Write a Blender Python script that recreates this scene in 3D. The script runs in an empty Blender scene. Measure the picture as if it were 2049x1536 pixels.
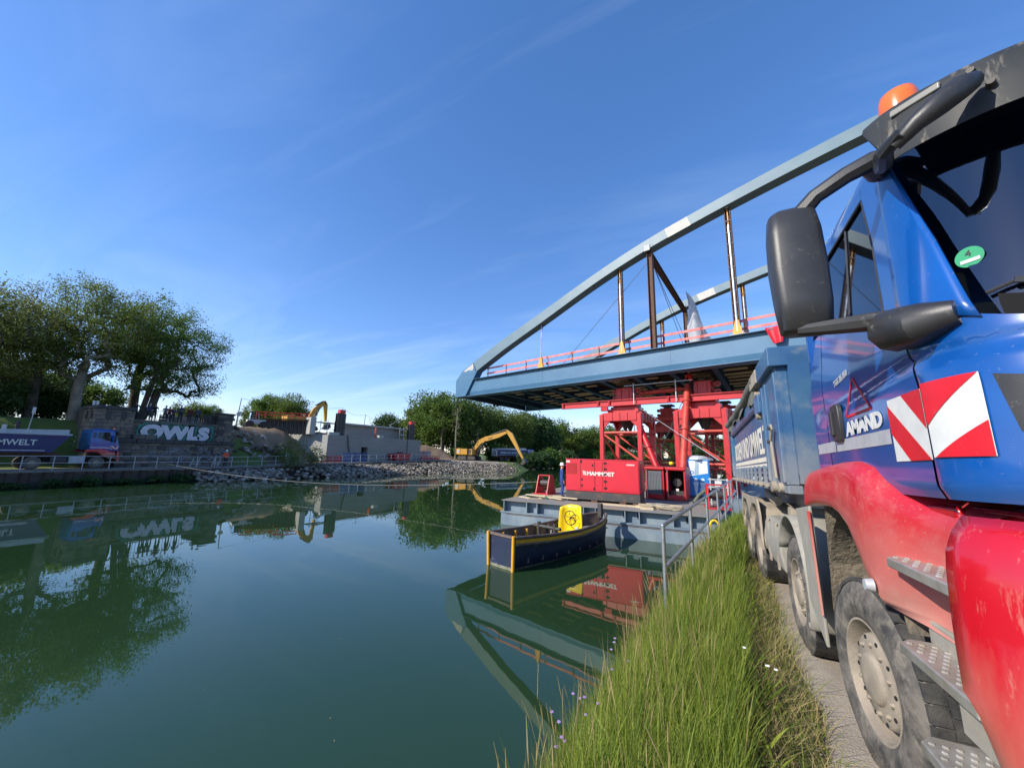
import bpy, bmesh, math, random
import numpy as np
from mathutils import Vector, Matrix, Quaternion
R_ = math.radians
scene = bpy.context.scene
COL = scene.collection
# ------------------------------------------------------------------ camera
H = 3.468                      # lens above the water
PITCH, ROLL, YAW = R_(10.50), R_(1.395), R_(26.16)
fw = Vector((-math.sin(YAW)*math.cos(PITCH), math.cos(YAW)*math.cos(PITCH), math.sin(PITCH)))
rr = Vector((math.cos(YAW), math.sin(YAW), 0.0))
uu = rr.cross(fw)
r2 = rr*math.cos(ROLL) + uu*math.sin(ROLL)
u2 = -rr*math.sin(ROLL) + uu*math.cos(ROLL)
cam_d = bpy.data.cameras.new('camera')
cam = bpy.data.objects.new('camera', cam_d)
COL.objects.link(cam)
cam.matrix_world = Matrix(((r2.x, u2.x, -fw.x, 0), (r2.y, u2.y, -fw.y, 0), (r2.z, u2.z, -fw.z, H), (0, 0, 0, 1)))
cam_d.sensor_width = 36.0
cam_d.lens = 36.0*754.66/2049
cam_d.clip_start = 0.05
cam_d.clip_end = 3000
scene.camera = cam
# ------------------------------------------------------------------ sky and sun
SUN_AZ = math.atan2(-0.65, -0.76)      # direction towards the sun (x, y)
SUN_EL = R_(34)
sun_dir = Vector((math.sin(SUN_AZ)*math.cos(SUN_EL), math.cos(SUN_AZ)*math.cos(SUN_EL), math.sin(SUN_EL)))
world = bpy.data.worlds.new('World')
scene.world = world
world.use_nodes = True
wn = world.node_tree; wn.nodes.clear()
def N(nt, typ, **kw):
    n = nt.nodes.new(typ)
    for k, v in kw.items(): setattr(n, k, v)
    return n
sky = N(wn, 'ShaderNodeTexSky', sky_type='NISHITA', sun_disc=False, sun_elevation=SUN_EL,
        sun_rotation=SUN_AZ % (2*math.pi), altitude=100.0, air_density=1.0, dust_density=.25, ozone_density=3.0)
tc = N(wn, 'ShaderNodeTexCoord')
# thin cirrus: noise on a flat sheet of air overhead, stretched by the wind
sep = N(wn, 'ShaderNodeSeparateXYZ'); wn.links.new(tc.outputs['Generated'], sep.inputs[0])
zc = N(wn, 'ShaderNodeMath', operation='MAXIMUM'); wn.links.new(sep.outputs['Z'], zc.inputs[0]); zc.inputs[1].default_value = 0.0
za = N(wn, 'ShaderNodeMath', operation='ADD'); wn.links.new(zc.outputs[0], za.inputs[0]); za.inputs[1].default_value = 0.14
dx = N(wn, 'ShaderNodeMath', operation='DIVIDE'); wn.links.new(sep.outputs['X'], dx.inputs[0]); wn.links.new(za.outputs[0], dx.inputs[1])
dy = N(wn, 'ShaderNodeMath', operation='DIVIDE'); wn.links.new(sep.outputs['Y'], dy.inputs[0]); wn.links.new(za.outputs[0], dy.inputs[1])
cmb = N(wn, 'ShaderNodeCombineXYZ'); wn.links.new(dx.outputs[0], cmb.inputs[0]); wn.links.new(dy.outputs[0], cmb.inputs[1])
def cloud_layer(rotz, scl, noise_scale, lo, hi, dist, seed):
    mp = N(wn, 'ShaderNodeMapping'); mp.inputs['Rotation'].default_value = (0, 0, rotz); mp.inputs['Scale'].default_value = scl
    mp.inputs['Location'].default_value = (seed, seed*.7, 0)
    wn.links.new(cmb.outputs[0], mp.inputs[0])
    nz = N(wn, 'ShaderNodeTexNoise'); nz.inputs['Scale'].default_value = noise_scale; nz.inputs['Detail'].default_value = 7
    nz.inputs['Roughness'].default_value = .58; nz.inputs['Distortion'].default_value = dist
    wn.links.new(mp.outputs[0], nz.inputs['Vector'])
    mr = N(wn, 'ShaderNodeMapRange'); mr.inputs['From Min'].default_value = lo; mr.inputs['From Max'].default_value = hi
    wn.links.new(nz.outputs['Fac'], mr.inputs['Value'])
    return mr.outputs[0]
c1 = cloud_layer(R_(24), (.55, 1.3, 1), 1.1, .52, .92, 1.2, 3.1)
c2 = cloud_layer(R_(-30), (.28, 1.5, 1), 2.2, .50, .86, .5, 8.4)
cm = N(wn, 'ShaderNodeMath', operation='MAXIMUM'); wn.links.new(c1, cm.inputs[0]); wn.links.new(c2, cm.inputs[1])
fade = N(wn, 'ShaderNodeMapRange'); wn.links.new(sep.outputs['Z'], fade.inputs['Value'])
for k_, v_ in (('From Min', .10), ('From Max', .42), ('To Min', .34), ('To Max', .10)): fade.inputs[k_].default_value = v_
ca = N(wn, 'ShaderNodeMath', operation='MULTIPLY'); wn.links.new(cm.outputs[0], ca.inputs[0]); wn.links.new(fade.outputs[0], ca.inputs[1])
hs = N(wn, 'ShaderNodeHueSaturation'); hs.inputs['Saturation'].default_value = 1.30; hs.inputs['Value'].default_value = 1.0
gm = N(wn, 'ShaderNodeGamma'); gm.inputs['Gamma'].default_value = .84
wn.links.new(sky.outputs[0], gm.inputs['Color']); wn.links.new(gm.outputs[0], hs.inputs['Color'])
cmix = N(wn, 'ShaderNodeMixRGB'); cmix.inputs['Color2'].default_value = (4.6, 5.2, 5.9, 1)
tint = N(wn, 'ShaderNodeMixRGB', blend_type='MULTIPLY'); tint.inputs['Fac'].default_value = 1; tint.inputs['Color2'].default_value = (1.10, 1.02, 1.18, 1)
wn.links.new(hs.outputs[0], tint.inputs['Color1'])
wn.links.new(ca.outputs[0], cmix.inputs['Fac']); wn.links.new(tint.outputs[0], cmix.inputs['Color1'])
bg = N(wn, 'ShaderNodeBackground'); bg.inputs['Strength'].default_value = 0.145
wn.links.new(cmix.outputs[0], bg.inputs['Color'])
wo = N(wn, 'ShaderNodeOutputWorld'); wn.links.new(bg.outputs[0], wo.inputs['Surface'])
sun_d = bpy.data.lights.new('sun', 'SUN'); sun_d.energy = 3.7; sun_d.angle = R_(.53); sun_d.color = (1.0, .93, .82)
sun = bpy.data.objects.new('sun', sun_d); COL.objects.link(sun)
sun.rotation_euler = (-sun_dir).to_track_quat('-Z', 'Y').to_euler(); sun.location = (-40, -40, 60)
vs = scene.view_settings
vs.view_transform = 'Standard'; vs.look = 'None'; vs.exposure = 0.80; vs.gamma = 1.0; vs.use_curve_mapping = False
scene.cycles.max_bounces = 8; scene.cycles.transparent_max_bounces = 16
# ------------------------------------------------------------------ materials
MATS = {}
def srgb(r, g, b):
    f = lambda c: ((c/255+.055)/1.055)**2.4 if c/255 > .04045 else c/255/12.92
    return (f(r), f(g), f(b))
def pm(name, col, rough=.6, metal=0.0, col2=None, nscale=4.0, bump=0.0, bscale=20.0, dirt=None, coat=0.0,
       lo=.35, hi=.65, stretch=None, spec=.5, dirt2=None, zdust=None):
    """procedural surface: two tones of noise, optional dirt (colour, amount 0-1, scale, rough) and fine bump"""
    if name in MATS: return MATS[name]
    m = bpy.data.materials.new(name); m.use_nodes = True
    nt = m.node_tree; L = nt.links
    b = nt.nodes['Principled BSDF']
    b.inputs['Roughness'].default_value = rough; b.inputs['Metallic'].default_value = metal
    b.inputs['Specular IOR Level'].default_value = spec
    if coat: b.inputs['Coat Weight'].default_value = coat; b.inputs['Coat Roughness'].default_value = .06
    t = nt.nodes.new('ShaderNodeTexCoord'); src = t.outputs['Object']
    if stretch:
        mp = nt.nodes.new('ShaderNodeMapping'); mp.inputs['Scale'].default_value = stretch
        L.new(src, mp.inputs[0]); src = mp.outputs[0]
    def noise(scale, detail=5, rgh=.6):
        n = nt.nodes.new('ShaderNodeTexNoise'); n.inputs['Scale'].default_value = scale
        n.inputs['Detail'].default_value = detail; n.inputs['Roughness'].default_value = rgh
        L.new(src, n.inputs['Vector']); return n.outputs['Fac']
    def rng(o, a, c):
        r = nt.nodes.new('ShaderNodeMapRange'); r.inputs['From Min'].default_value = a; r.inputs['From Max'].default_value = c
        L.new(o, r.inputs['Value']); return r.outputs[0]
    c2 = col2 if col2 else tuple(c*.82 for c in col)
    mx = nt.nodes.new('ShaderNodeMixRGB'); mx.inputs['Color1'].default_value = (*col, 1); mx.inputs['Color2'].default_value = (*c2, 1)
    L.new(rng(noise(nscale), lo, hi), mx.inputs['Fac']); out = mx.outputs[0]; rout = None
    for k, d in enumerate((dirt, dirt2)):
        if not d: continue
        dc, amt, ds, dr = d
        dm = nt.nodes.new('ShaderNodeMixRGB'); dm.inputs['Color2'].default_value = (*dc, 1)
        w = rng(noise(ds, 10, .72), .64-.36*amt, .86-.26*amt)
        L.new(w, dm.inputs['Fac']); L.new(out, dm.inputs['Color1']); out = dm.outputs[0]
        rm = nt.nodes.new('ShaderNodeMixRGB'); rm.inputs['Color1'].default_value = (rough,)*3+(1,); rm.inputs['Color2'].default_value = (dr,)*3+(1,)
        if rout is not None: L.new(rout, rm.inputs['Color1'])
        L.new(w, rm.inputs['Fac']); rout = rm.outputs[0]
    if zdust:                          # road dust settled towards the bottom: colour, full below, none above, roughness
        zc_, za_, zb_, zr_ = zdust
        sp_ = nt.nodes.new('ShaderNodeSeparateXYZ'); L.new(t.outputs['Object'], sp_.inputs[0])
        nn_ = nt.nodes.new('ShaderNodeMath'); nn_.operation = 'MULTIPLY_ADD'; nn_.inputs[1].default_value = (zb_-za_)*1.3; L.new(noise(5, 9, .7), nn_.inputs[0]); L.new(sp_.outputs['Z'], nn_.inputs[2])
        mr_ = nt.nodes.new('ShaderNodeMapRange'); mr_.inputs['From Min'].default_value = za_+(zb_-za_)*.65; mr_.inputs['From Max'].default_value = zb_+(zb_-za_)*.65; mr_.inputs['To Min'].default_value = .72; mr_.inputs['To Max'].default_value = 0
        L.new(nn_.outputs[0], mr_.inputs['Value'])
        dm = nt.nodes.new('ShaderNodeMixRGB'); dm.inputs['Color2'].default_value = (*zc_, 1); L.new(mr_.outputs[0], dm.inputs['Fac']); L.new(out, dm.inputs['Color1']); out = dm.outputs[0]
        rm = nt.nodes.new('ShaderNodeMixRGB'); rm.inputs['Color1'].default_value = (rough,)*3+(1,); rm.inputs['Color2'].default_value = (zr_,)*3+(1,)
        if rout is not None: L.new(rout, rm.inputs['Color1'])
        L.new(mr_.outputs[0], rm.inputs['Fac']); rout = rm.outputs[0]
    L.new(out, b.inputs['Base Color'])
    if rout is not None: L.new(rout, b.inputs['Roughness'])
    if bump:
        bp = nt.nodes.new('ShaderNodeBump'); bp.inputs['Strength'].default_value = min(1, bump); bp.inputs['Distance'].default_value = .02
        L.new(noise(bscale, 4), bp.inputs['Height']); L.new(bp.outputs[0], b.inputs['Normal'])
    MATS[name] = m
    return m
def leafmat(name, col, col2, trans=.35):
    m = bpy.data.materials.new(name); m.use_nodes = True; nt = m.node_tree; L = nt.links
    b = nt.nodes['Principled BSDF']; b.inputs['Roughness'].default_value = .55; b.inputs['Specular IOR Level'].default_value = .3
    t = nt.nodes.new('ShaderNodeTexCoord'); n = nt.nodes.new('ShaderNodeTexNoise'); n.inputs['Scale'].default_value = .45; n.inputs['Detail'].default_value = 6
    n.inputs['Roughness'].default_value = .75
    L.new(t.outputs['Object'], n.inputs['Vector'])
    r = nt.nodes.new('ShaderNodeMapRange'); r.inputs['From Min'].default_value = .38; r.inputs['From Max'].default_value = .62
    L.new(n.outputs['Fac'], r.inputs['Value'])
    mx = nt.nodes.new('ShaderNodeMixRGB'); mx.inputs['Color1'].default_value = (*col, 1); mx.inputs['Color2'].default_value = (*col2, 1)
    L.new(r.outputs[0], mx.inputs['Fac'])
    L.new(mx.outputs[0], b.inputs['Base Color'])
    tr = nt.nodes.new('ShaderNodeBsdfTranslucent'); L.new(mx.outputs[0], tr.inputs['Color'])
    ms = nt.nodes.new('ShaderNodeMixShader'); ms.inputs[0].default_value = trans
    L.new(b.outputs[0], ms.inputs[1]); L.new(tr.outputs[0], ms.inputs[2])
    L.new(ms.outputs[0], nt.nodes['Material Output'].inputs['Surface'])
    MATS[name] = m; return m
def glassmat(name, tint=(.25, .3, .3), rough=.02, ior=1.6):
    m = bpy.data.materials.new(name); m.use_nodes = True; nt = m.node_tree; L = nt.links
    nt.nodes.remove(nt.nodes['Principled BSDF'])
    tr = nt.nodes.new('ShaderNodeBsdfTransparent'); tr.inputs['Color'].default_value = (*tint, 1)
    gl = nt.nodes.new('ShaderNodeBsdfGlossy'); gl.inputs['Roughness'].default_value = rough; gl.inputs['Color'].default_value = (.9, .95, 1, 1)
    fr = nt.nodes.new('ShaderNodeFresnel'); fr.inputs['IOR'].default_value = ior
    ms = nt.nodes.new('ShaderNodeMixShader'); L.new(fr.outputs[0], ms.inputs[0]); L.new(tr.outputs[0], ms.inputs[1]); L.new(gl.outputs[0], ms.inputs[2])
    L.new(ms.outputs[0], nt.nodes['Material Output'].inputs['Surface'])
    MATS[name] = m; return m

DUST = (.36, .30, .22)
M_blue = pm('truck_blue', (.002, .080, .34), .28, coat=.9, col2=(.003, .062, .26), nscale=2, dirt=(DUST, .06, 40, .6), zdust=((.06, .11, .22), 1.46, 1.66, .5))
M_bluelow = pm('truck_blue_dusty', (.018, .085, .21), .45, coat=.15, col2=(.045, .12, .22), nscale=2.2, dirt=((.16, .19, .22), .30, 4, .8), dirt2=(DUST, .10, 45, .8), zdust=((.26, .25, .22), 1.45, 2.1, .85))
M_red = pm('truck_red_muddy', (.46, .006, .018), .38, coat=.25, col2=(.46, .05, .05), nscale=1.6, dirt=((.48, .16, .14), .42, 2.5, .7), dirt2=((.46, .30, .23), .20, 70, .85), zdust=((.47, .27, .21), .96, 1.42, .85))
M_reds = pm('truck_red', (.44, .005, .014), .26, coat=.7, dirt=((.48, .26, .20), .17, 26, .7), stretch=(1, 1, .2), zdust=((.42, .24, .18), .6, 1.2, .8))
M_tarmetal = pm('dusty_metal', (.36, .31, .24), .75, .1, col2=(.25, .215, .165), nscale=6, bump=.3, bscale=40)
M_tyre = pm('tyre_rubber', (.035, .034, .033), .75, col2=(.14, .125, .105), nscale=7, bump=.25, bscale=50, dirt=((.26, .23, .185), .42, 9, .9))
M_tread = pm('tyre_tread', (.022, .023, .025), .8, col2=(.07, .066, .06), nscale=9, bump=.3, bscale=40)
M_rim = pm('dusty_rim', (.30, .255, .195), .75, .0, col2=(.22, .185, .145), nscale=6, bump=.25, bscale=60)
M_black = pm('black_plastic', (.022, .022, .024), .42, col2=(.035, .035, .036), nscale=5, bump=.08, bscale=220, dirt=((.2, .18, .15), .10, 18, .8))
M_frit = pm('black_glass_band', (.014, .014, .015), .85, spec=.1)
M_dark = pm('dark_void', (.012, .012, .012), .8)
M_mud = pm('mud_caked', (.19, .155, .11), .95, col2=(.11, .095, .075), nscale=10, bump=1.0, bscale=26)
M_greypl = pm('grey_dusty_plastic', (.30, .285, .24), .75, col2=(.20, .195, .17), nscale=6, bump=.1, bscale=60, dirt=((.36, .31, .24), .4, 6, .9))
M_galv = pm('galvanised', (.42, .44, .45), .42, .75, col2=(.30, .32, .33), nscale=14, bump=.12, bscale=60)
M_alu = pm('checker_alu', (.52, .50, .46), .45, .6, col2=(.38, .35, .30), nscale=9, dirt=(DUST, .4, 12, .8))
M_white = pm('white_film', (.62, .62, .60), .5, col2=(.54, .55, .54), nscale=12, dirt=((.45, .42, .38), .06, 30, .7))
M_redfilm = pm('red_film', (.60, .012, .022), .38, dirt=((.5, .25, .2), .08, 30, .7))
M_lamp = pm('dusty_lens', (.26, .25, .22), .4)
M_silver = pm('silver_film', (.50, .53, .56), .4, .3, nscale=18)
M_glass = glassmat('cab_glass', (.30, .36, .37)); M_screen = glassmat('screen_glass', (.36, .40, .40), .03, 2.3)
M_glassd = glassmat('dark_glass', (.10, .12, .13))
M_orange = pm('amber_lens', (.85, .16, .02), .25, coat=.4)
M_visor = pm('visor_grey', (.026, .029, .030), .5, spec=.25, col2=(.040, .041, .040), nscale=3, dirt=((.30, .27, .22), .22, 7, .8), stretch=(3, 3, .6))
M_interior = pm('cab_trim', (.15, .155, .16), .8, col2=(.19, .19, .19)); M_dash = pm('dash_trim', (.035, .035, .037), .7)
M_steelblue = pm('bridge_blue', (.042, .130, .235), .45, col2=(.062, .160, .270), nscale=.5, bump=.03, bscale=6, dirt=((.12, .22, .32), .14, 1.5, .6))
M_archgrey = pm('arch_greyblue', (.090, .160, .205), .5, col2=(.118, .188, .228), nscale=.6, dirt=((.09, .18, .25), .3, .8, .6))
M_primer = pm('bare_weld_primer', (.47, .45, .40), .6, col2=(.36, .36, .35), nscale=2)
M_darkblue = pm('beam_blue', (.040, .10, .17), .5, col2=(.02, .06, .11), nscale=1.0)
M_rust = pm('rust_brown', (.13, .062, .036), .8, col2=(.075, .040, .028), nscale=5, bump=.3, bscale=40)
M_deckwood = pm('formwork_brown', (.10, .062, .035), .85, col2=(.055, .036, .022), nscale=2)
M_plank = pm('pale_plank', (.56, .45, .29), .8, col2=(.44, .35, .22), nscale=5, stretch=(1, 9, 9), bump=.1)
M_pinkwood = pm('faded_red_plank', (.66, .13, .12), .75, col2=(.72, .26, .23), nscale=2.5)
M_yellow = pm('hanger_yellow', (.72, .33, .02), .5, col2=(.6, .26, .02))
M_chrome = pm('bright_sheath', (.6, .6, .58), .3, .7, col2=(.4, .38, .36))
M_mamred = pm('crane_red', (.50, .014, .020), .42, col2=(.40, .014, .018), nscale=2, dirt=((.22, .05, .035), .18, 6, .8))
M_mamred2 = pm('faded_orange_red', (.50, .06, .035), .5, col2=(.40, .035, .025), nscale=3)
M_genred = pm('generator_red', (.60, .012, .030), .38, coat=.25, col2=(.54, .012, .028), nscale=1.5, dirt=((.35, .12, .09), .12, 10, .6))
M_gendark = pm('skid_black_rusty', (.05, .048, .047), .6, col2=(.16, .09, .045), nscale=3, lo=.5, hi=.75)
M_barge = pm('barge_bluegrey', (.12, .17, .22), .6, col2=(.20, .25, .28), nscale=1.2, dirt=((.22, .12, .06), .16, 3, .85), bump=.1, bscale=8, stretch=(1, 1, .5))
M_bargedeck = pm('barge_deck', (.17, .19, .19), .8, col2=(.24, .19, .14), nscale=1.5, bump=.1, bscale=20)
M_navy = pm('boat_navy', (.006, .014, .045), .55, col2=(.012, .022, .058), nscale=2, dirt=((.35, .36, .34), .10, 4, .7))
M_boatrim = pm('boat_timber', (.085, .06, .05), .7, col2=(.16, .12, .10), nscale=4, bump=.2)
M_boatyel = pm('boat_yellow', (.72, .36, .02), .5, col2=(.6, .28, .02), dirt=((.2, .12, .05), .15, 6, .7))
M_console = pm('console_yellow', (.82, .58, .01), .35, coat=.3, dirt=((.5, .35, .1), .05, 9, .7))
M_weedline = pm('weed_line', (.26, .25, .21), .9, col2=(.10, .11, .07), nscale=12)
M_concrete = pm('board_concrete', (.225, .21, .18), .85, col2=(.285, .265, .23), nscale=1.1, bump=.25, bscale=3, stretch=(.25, .25, 4))
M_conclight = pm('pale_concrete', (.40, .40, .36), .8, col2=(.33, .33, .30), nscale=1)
M_stone = pm('dark_sandstone', (.165, .145, .115), .9, col2=(.085, .080, .072), nscale=1.6, bump=.5, bscale=7)
M_stone2 = pm('tan_sandstone', (.24, .20, .145), .9, col2=(.12, .105, .085), nscale=1.8, bump=.5, bscale=7)
M_stone3 = pm('blackened_stone', (.075, .072, .066), .9, col2=(.045, .045, .045), nscale=1.8, bump=.5, bscale=7)
M_mortar = pm('mortar', (.10, .095, .085), .95, bump=.4)
M_pile = pm('sheet_pile_rust', (.070, .045, .032), .85, col2=(.038, .030, .024), nscale=1.5, bump=.3, bscale=10)
M_quaycap = pm('quay_cap', (.20, .19, .165), .9, col2=(.13, .125, .11), nscale=1)
M_rock = pm('riprap_rock', (.175, .145, .105), .9, col2=(.08, .068, .052), nscale=1.2, bump=.5, bscale=5)
M_rockp = pm('pale_rock', (.40, .355, .29), .9, col2=(.26, .23, .19), nscale=1.2, bump=.5, bscale=5)
M_cat = pm('excavator_yellow', (.50, .265, .025), .45, col2=(.42, .21, .022), dirt=((.3, .2, .1), .12, 3, .8))
M_steel = pm('dark_steel', (.05, .05, .052), .6, .4, col2=(.08, .07, .06))
M_hivis = pm('hi_vis_orange', (.95, .10, .02), .7)
M_hivisy = pm('hi_vis_yellow', (.75, .75, .02), .7)
M_skin = pm('skin', (.50, .28, .20), .6)
M_jeans = pm('dark_trousers', (.018, .022, .035), .85)
M_cloth = {'navy': pm('navy_cloth', (.025, .035, .085), .85), 'grey': pm('grey_cloth', (.12, .13, .14), .85), 'maroon': pm('maroon_cloth', (.13, .012, .018), .85),
           'black': pm('black_cloth', (.012, .012, .014), .85), 'workblue': pm('work_blue', (.018, .045, .22), .8), 'redw': pm('red_cloth', (.55, .02, .02), .8), 'olive': pm('olive_cloth', (.09, .10, .06), .85)}
M_hair = pm('hair', (.10, .08, .06), .8); M_hairg = pm('grey_hair', (.45, .44, .42), .8)
M_helmet = pm('white_helmet', (.8, .8, .78), .35)
M_bark = pm('bark', (.085, .068, .048), .95, col2=(.045, .038, .030), nscale=3, bump=.8, bscale=9)
M_barkpale = pm('pale_bark', (.24, .21, .16), .95, col2=(.13, .115, .09), nscale=2, bump=.5, bscale=6)
M_leaf = {'olive': leafmat('leaf_olive', (.165, .215, .042), (.115, .165, .032), .55), 'green': leafmat('leaf_green', (.13, .21, .040), (.09, .16, .030), .58),
          'bright': leafmat('leaf_bright', (.13, .18, .026), (.085, .135, .022), .42), 'dark': leafmat('leaf_dark', (.060, .115, .032), (.040, .082, .024), .42),
          'brown': leafmat('leaf_brownish', (.185, .215, .052), (.135, .165, .040), .55)}
M_rope = pm('rope', (.42, .35, .24), .9, col2=(.30, .25, .17), nscale=30)
M_pale = pm('pale_grey_tarp', (.45, .47, .48), .7, col2=(.36, .38, .39))
M_tarp = pm('tarp_roll', (.145, .145, .125), .85, col2=(.095, .095, .082), nscale=3, bump=.8, bscale=7, stretch=(1, 1, 1))
M_toiletblue = pm('toilet_blue', (.02, .22, .60), .4); M_toiletgrey = pm('toilet_grey', (.50, .54, .58), .5)
M_conreds = pm('site_red', (.40, .012, .015), .5); M_conblue = pm('fence_blue', (.015, .06, .22), .5)

# ------------------------------------------------------------------ mesh builder
class MB:
    def __init__(self, M=None):
        self.v = []; self.f = []; self.mi = []; self.M = M; self.cm = 0
    def add(self, vs, fs):
        o = len(self.v)
        if self.M is not None: vs = [tuple(self.M @ Vector(p)) for p in vs]
        self.v += [tuple(p) for p in vs]; self.f += [tuple(i+o for i in f) for f in fs]; self.mi += [self.cm]*len(fs); return self
    def box(self, a, b, M=None):
        x0, y0, z0 = a; x1, y1, z1 = b
        vs = [(x0, y0, z0), (x1, y0, z0), (x1, y1, z0), (x0, y1, z0), (x0, y0, z1), (x1, y0, z1), (x1, y1, z1), (x0, y1, z1)]
        if M is not None: vs = [tuple(M @ Vector(p)) for p in vs]
        return self.add(vs, [(0, 3, 2, 1), (4, 5, 6, 7), (0, 1, 5, 4), (1, 2, 6, 5), (2, 3, 7, 6), (3, 0, 4, 7)])
    def cbox(self, c, s, M=None):
        return self.box([c[i]-s[i]/2 for i in range(3)], [c[i]+s[i]/2 for i in range(3)], M)
    def beam(self, p, q, w, h, up=(0, 0, 1)):
        p = Vector(p); q = Vector(q); d = (q-p).normalized(); up = Vector(up)
        s = d.cross(up)
        if s.length < 1e-4: s = d.cross(Vector((1, 0, 0)))
        s.normalize(); t = s.cross(d).normalized(); s *= w/2; t *= h/2
        vs = [p-s-t, p+s-t, p+s+t, p-s+t, q-s-t, q+s-t, q+s+t, q-s+t]
        return self.add(vs, [(0, 1, 2, 3), (7, 6, 5, 4), (0, 4, 5, 1), (1, 5, 6, 2), (2, 6, 7, 3), (3, 7, 4, 0)])
    def ibeam(self, p, q, w, h, t=.02, up=(0, 0, 1)):
        p = Vector(p); q = Vector(q); d = (q-p).normalized(); upv = Vector(up); s = d.cross(upv).normalized(); n = s.cross(d).normalized()
        self.beam(p+n*(h/2-t/2), q+n*(h/2-t/2), w, t, up); self.beam(p-n*(h/2-t/2), q-n*(h/2-t/2), w, t, up)
        return self.beam(p, q, t, h-2*t-.001, up)
    def cyl(self, p, q, r, r2=None, n=12, caps=True):
        p = Vector(p); q = Vector(q); d = (q-p).normalized(); r2 = r if r2 is None else r2
        a = d.cross(Vector((0, 0, 1)))
        if a.length < 1e-4: a = Vector((1, 0, 0))
        a.normalize(); b = d.cross(a); vs = []
        for (c, rad) in ((p, r), (q, r2)):
            for i in range(n):
                t = 2*math.pi*i/n; vs.append(c+(a*math.cos(t)+b*math.sin(t))*rad)
        fs = [(i, (i+1) % n, n+(i+1) % n, n+i) for i in range(n)]
        if caps: fs += [tuple(range(n))[::-1], tuple(range(n, 2*n))]
        return self.add(vs, fs)
    def tube(self, pts, r, n=8, caps=True, closed=False):
        pts = [Vector(p) for p in pts]; m = len(pts); vs = []; prev = None
        rs = r if isinstance(r, (list, tuple)) else [r]*m
        for k, p in enumerate(pts):
            if closed: d = pts[(k+1) % m]-pts[k-1]
            else: d = pts[min(k+1, m-1)]-pts[max(k-1, 0)]
            d.normalize()
            if prev is None:
                a = d.cross(Vector((0, 0, 1)))
                if a.length < .05: a = d.cross(Vector((1, 0, 0)))
            else: a = prev - d*prev.dot(d)
            a.normalize(); prev = a; b = d.cross(a)
            for i in range(n):
                t = 2*math.pi*i/n; vs.append(p+(a*math.cos(t)+b*math.sin(t))*rs[k])
        fs = []
        for k in range(m if closed else m-1):
            k2 = (k+1) % m
            for i in range(n): fs.append((k*n+i, k*n+(i+1) % n, k2*n+(i+1) % n, k2*n+i))
        if caps and not closed: fs += [tuple(range(n))[::-1], tuple(range((m-1)*n, m*n))]
        return self.add(vs, fs)
    def lathe(self, prof, n=32, axis='x', c=(0, 0, 0)):
        """prof: list of (radius, along)"""
        vs = []
        for (r, h) in prof:
            for i in range(n):
                t = 2*math.pi*i/n; a, b = r*math.cos(t), r*math.sin(t)
                p = {'x': (h, a, b), 'y': (a, h, b), 'z': (a, b, h)}[axis]
                vs.append((p[0]+c[0], p[1]+c[1], p[2]+c[2]))
        fs = []
        for k in range(len(prof)-1):
            for i in range(n): fs.append((k*n+i, k*n+(i+1) % n, (k+1)*n+(i+1) % n, (k+1)*n+i))
        return self.add(vs, fs)
    def prism(self, poly, depth, axis='x', at=0.0):
        """poly in the plane normal to axis (pairs), extruded from at to at+depth"""
        n = len(poly); vs = []
        for h in (at, at+depth):
            for (a, b) in poly: vs.append({'x': (h, a, b), 'y': (a, h, b), 'z': (a, b, h)}[axis])
        fs = [tuple(range(n))[::-1], tuple(range(n, 2*n))] + [(i, (i+1) % n, n+(i+1) % n, n+i) for i in range(n)]
        return self.add(vs, fs)
    def grid(self, fn, nu, nv):
        vs = [fn(i/nu, j/nv) for i in range(nu+1) for j in range(nv+1)]
        fs = [(i*(nv+1)+j, (i+1)*(nv+1)+j, (i+1)*(nv+1)+j+1, i*(nv+1)+j+1) for i in range(nu) for j in range(nv)]
        return self.add(vs, fs)
    def ball(self, c, r, n=10, m=7, sq=(1, 1, 1)):
        vs = []; fs = []
        for j in range(m+1):
            ph = math.pi*j/m
            for i in range(n):
                t = 2*math.pi*i/n; vs.append((c[0]+r*sq[0]*math.sin(ph)*math.cos(t), c[1]+r*sq[1]*math.sin(ph)*math.sin(t), c[2]+r*sq[2]*math.cos(ph)))
        for j in range(m):
            for i in range(n): fs.append((j*n+i, (j+1)*n+i, (j+1)*n+(i+1) % n, j*n+(i+1) % n))
        return self.add(vs, fs)
    def mesh(self, name, mat, smooth=None):
        me = bpy.data.meshes.new(name); me.from_pydata(self.v, [], self.f)
        for m in (mat if isinstance(mat, (list, tuple)) else [mat]): me.materials.append(m)
        if any(self.mi): me.polygons.foreach_set('material_index', self.mi)
        if smooth:
            me.polygons.foreach_set('use_smooth', [True]*len(self.f)); me.set_sharp_from_angle(angle=R_(smooth if smooth is not True else 40))
        me.update(); return me
    def build(self, name, mat, parent=None, smooth=None, bevel=0, fix=False):
        me = self.mesh(name, mat, smooth)
        if fix:
            bm = bmesh.new(); bm.from_mesh(me); bmesh.ops.recalc_face_normals(bm, faces=bm.faces); bm.to_mesh(me); bm.free()
        o = obj(name, me, parent)
        if bevel:
            b = o.modifiers.new('bevel', 'BEVEL'); b.width = bevel; b.segments = 2; b.limit_method = 'ANGLE'; b.angle_limit = R_(40)
            if not smooth:
                me.polygons.foreach_set('use_smooth', [True]*len(me.polygons)); b.harden_normals = True
        return o
def obj(name, me, parent=None):
    o = bpy.data.objects.new(name, me); COL.objects.link(o)
    if parent is not None: o.parent = parent
    return o
def tag(o, label=None, cat=None, group=None, kind=None):
    for k, v in (('label', label), ('category', cat), ('group', group), ('kind', kind)):
        if v: o[k] = v
    return o
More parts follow.
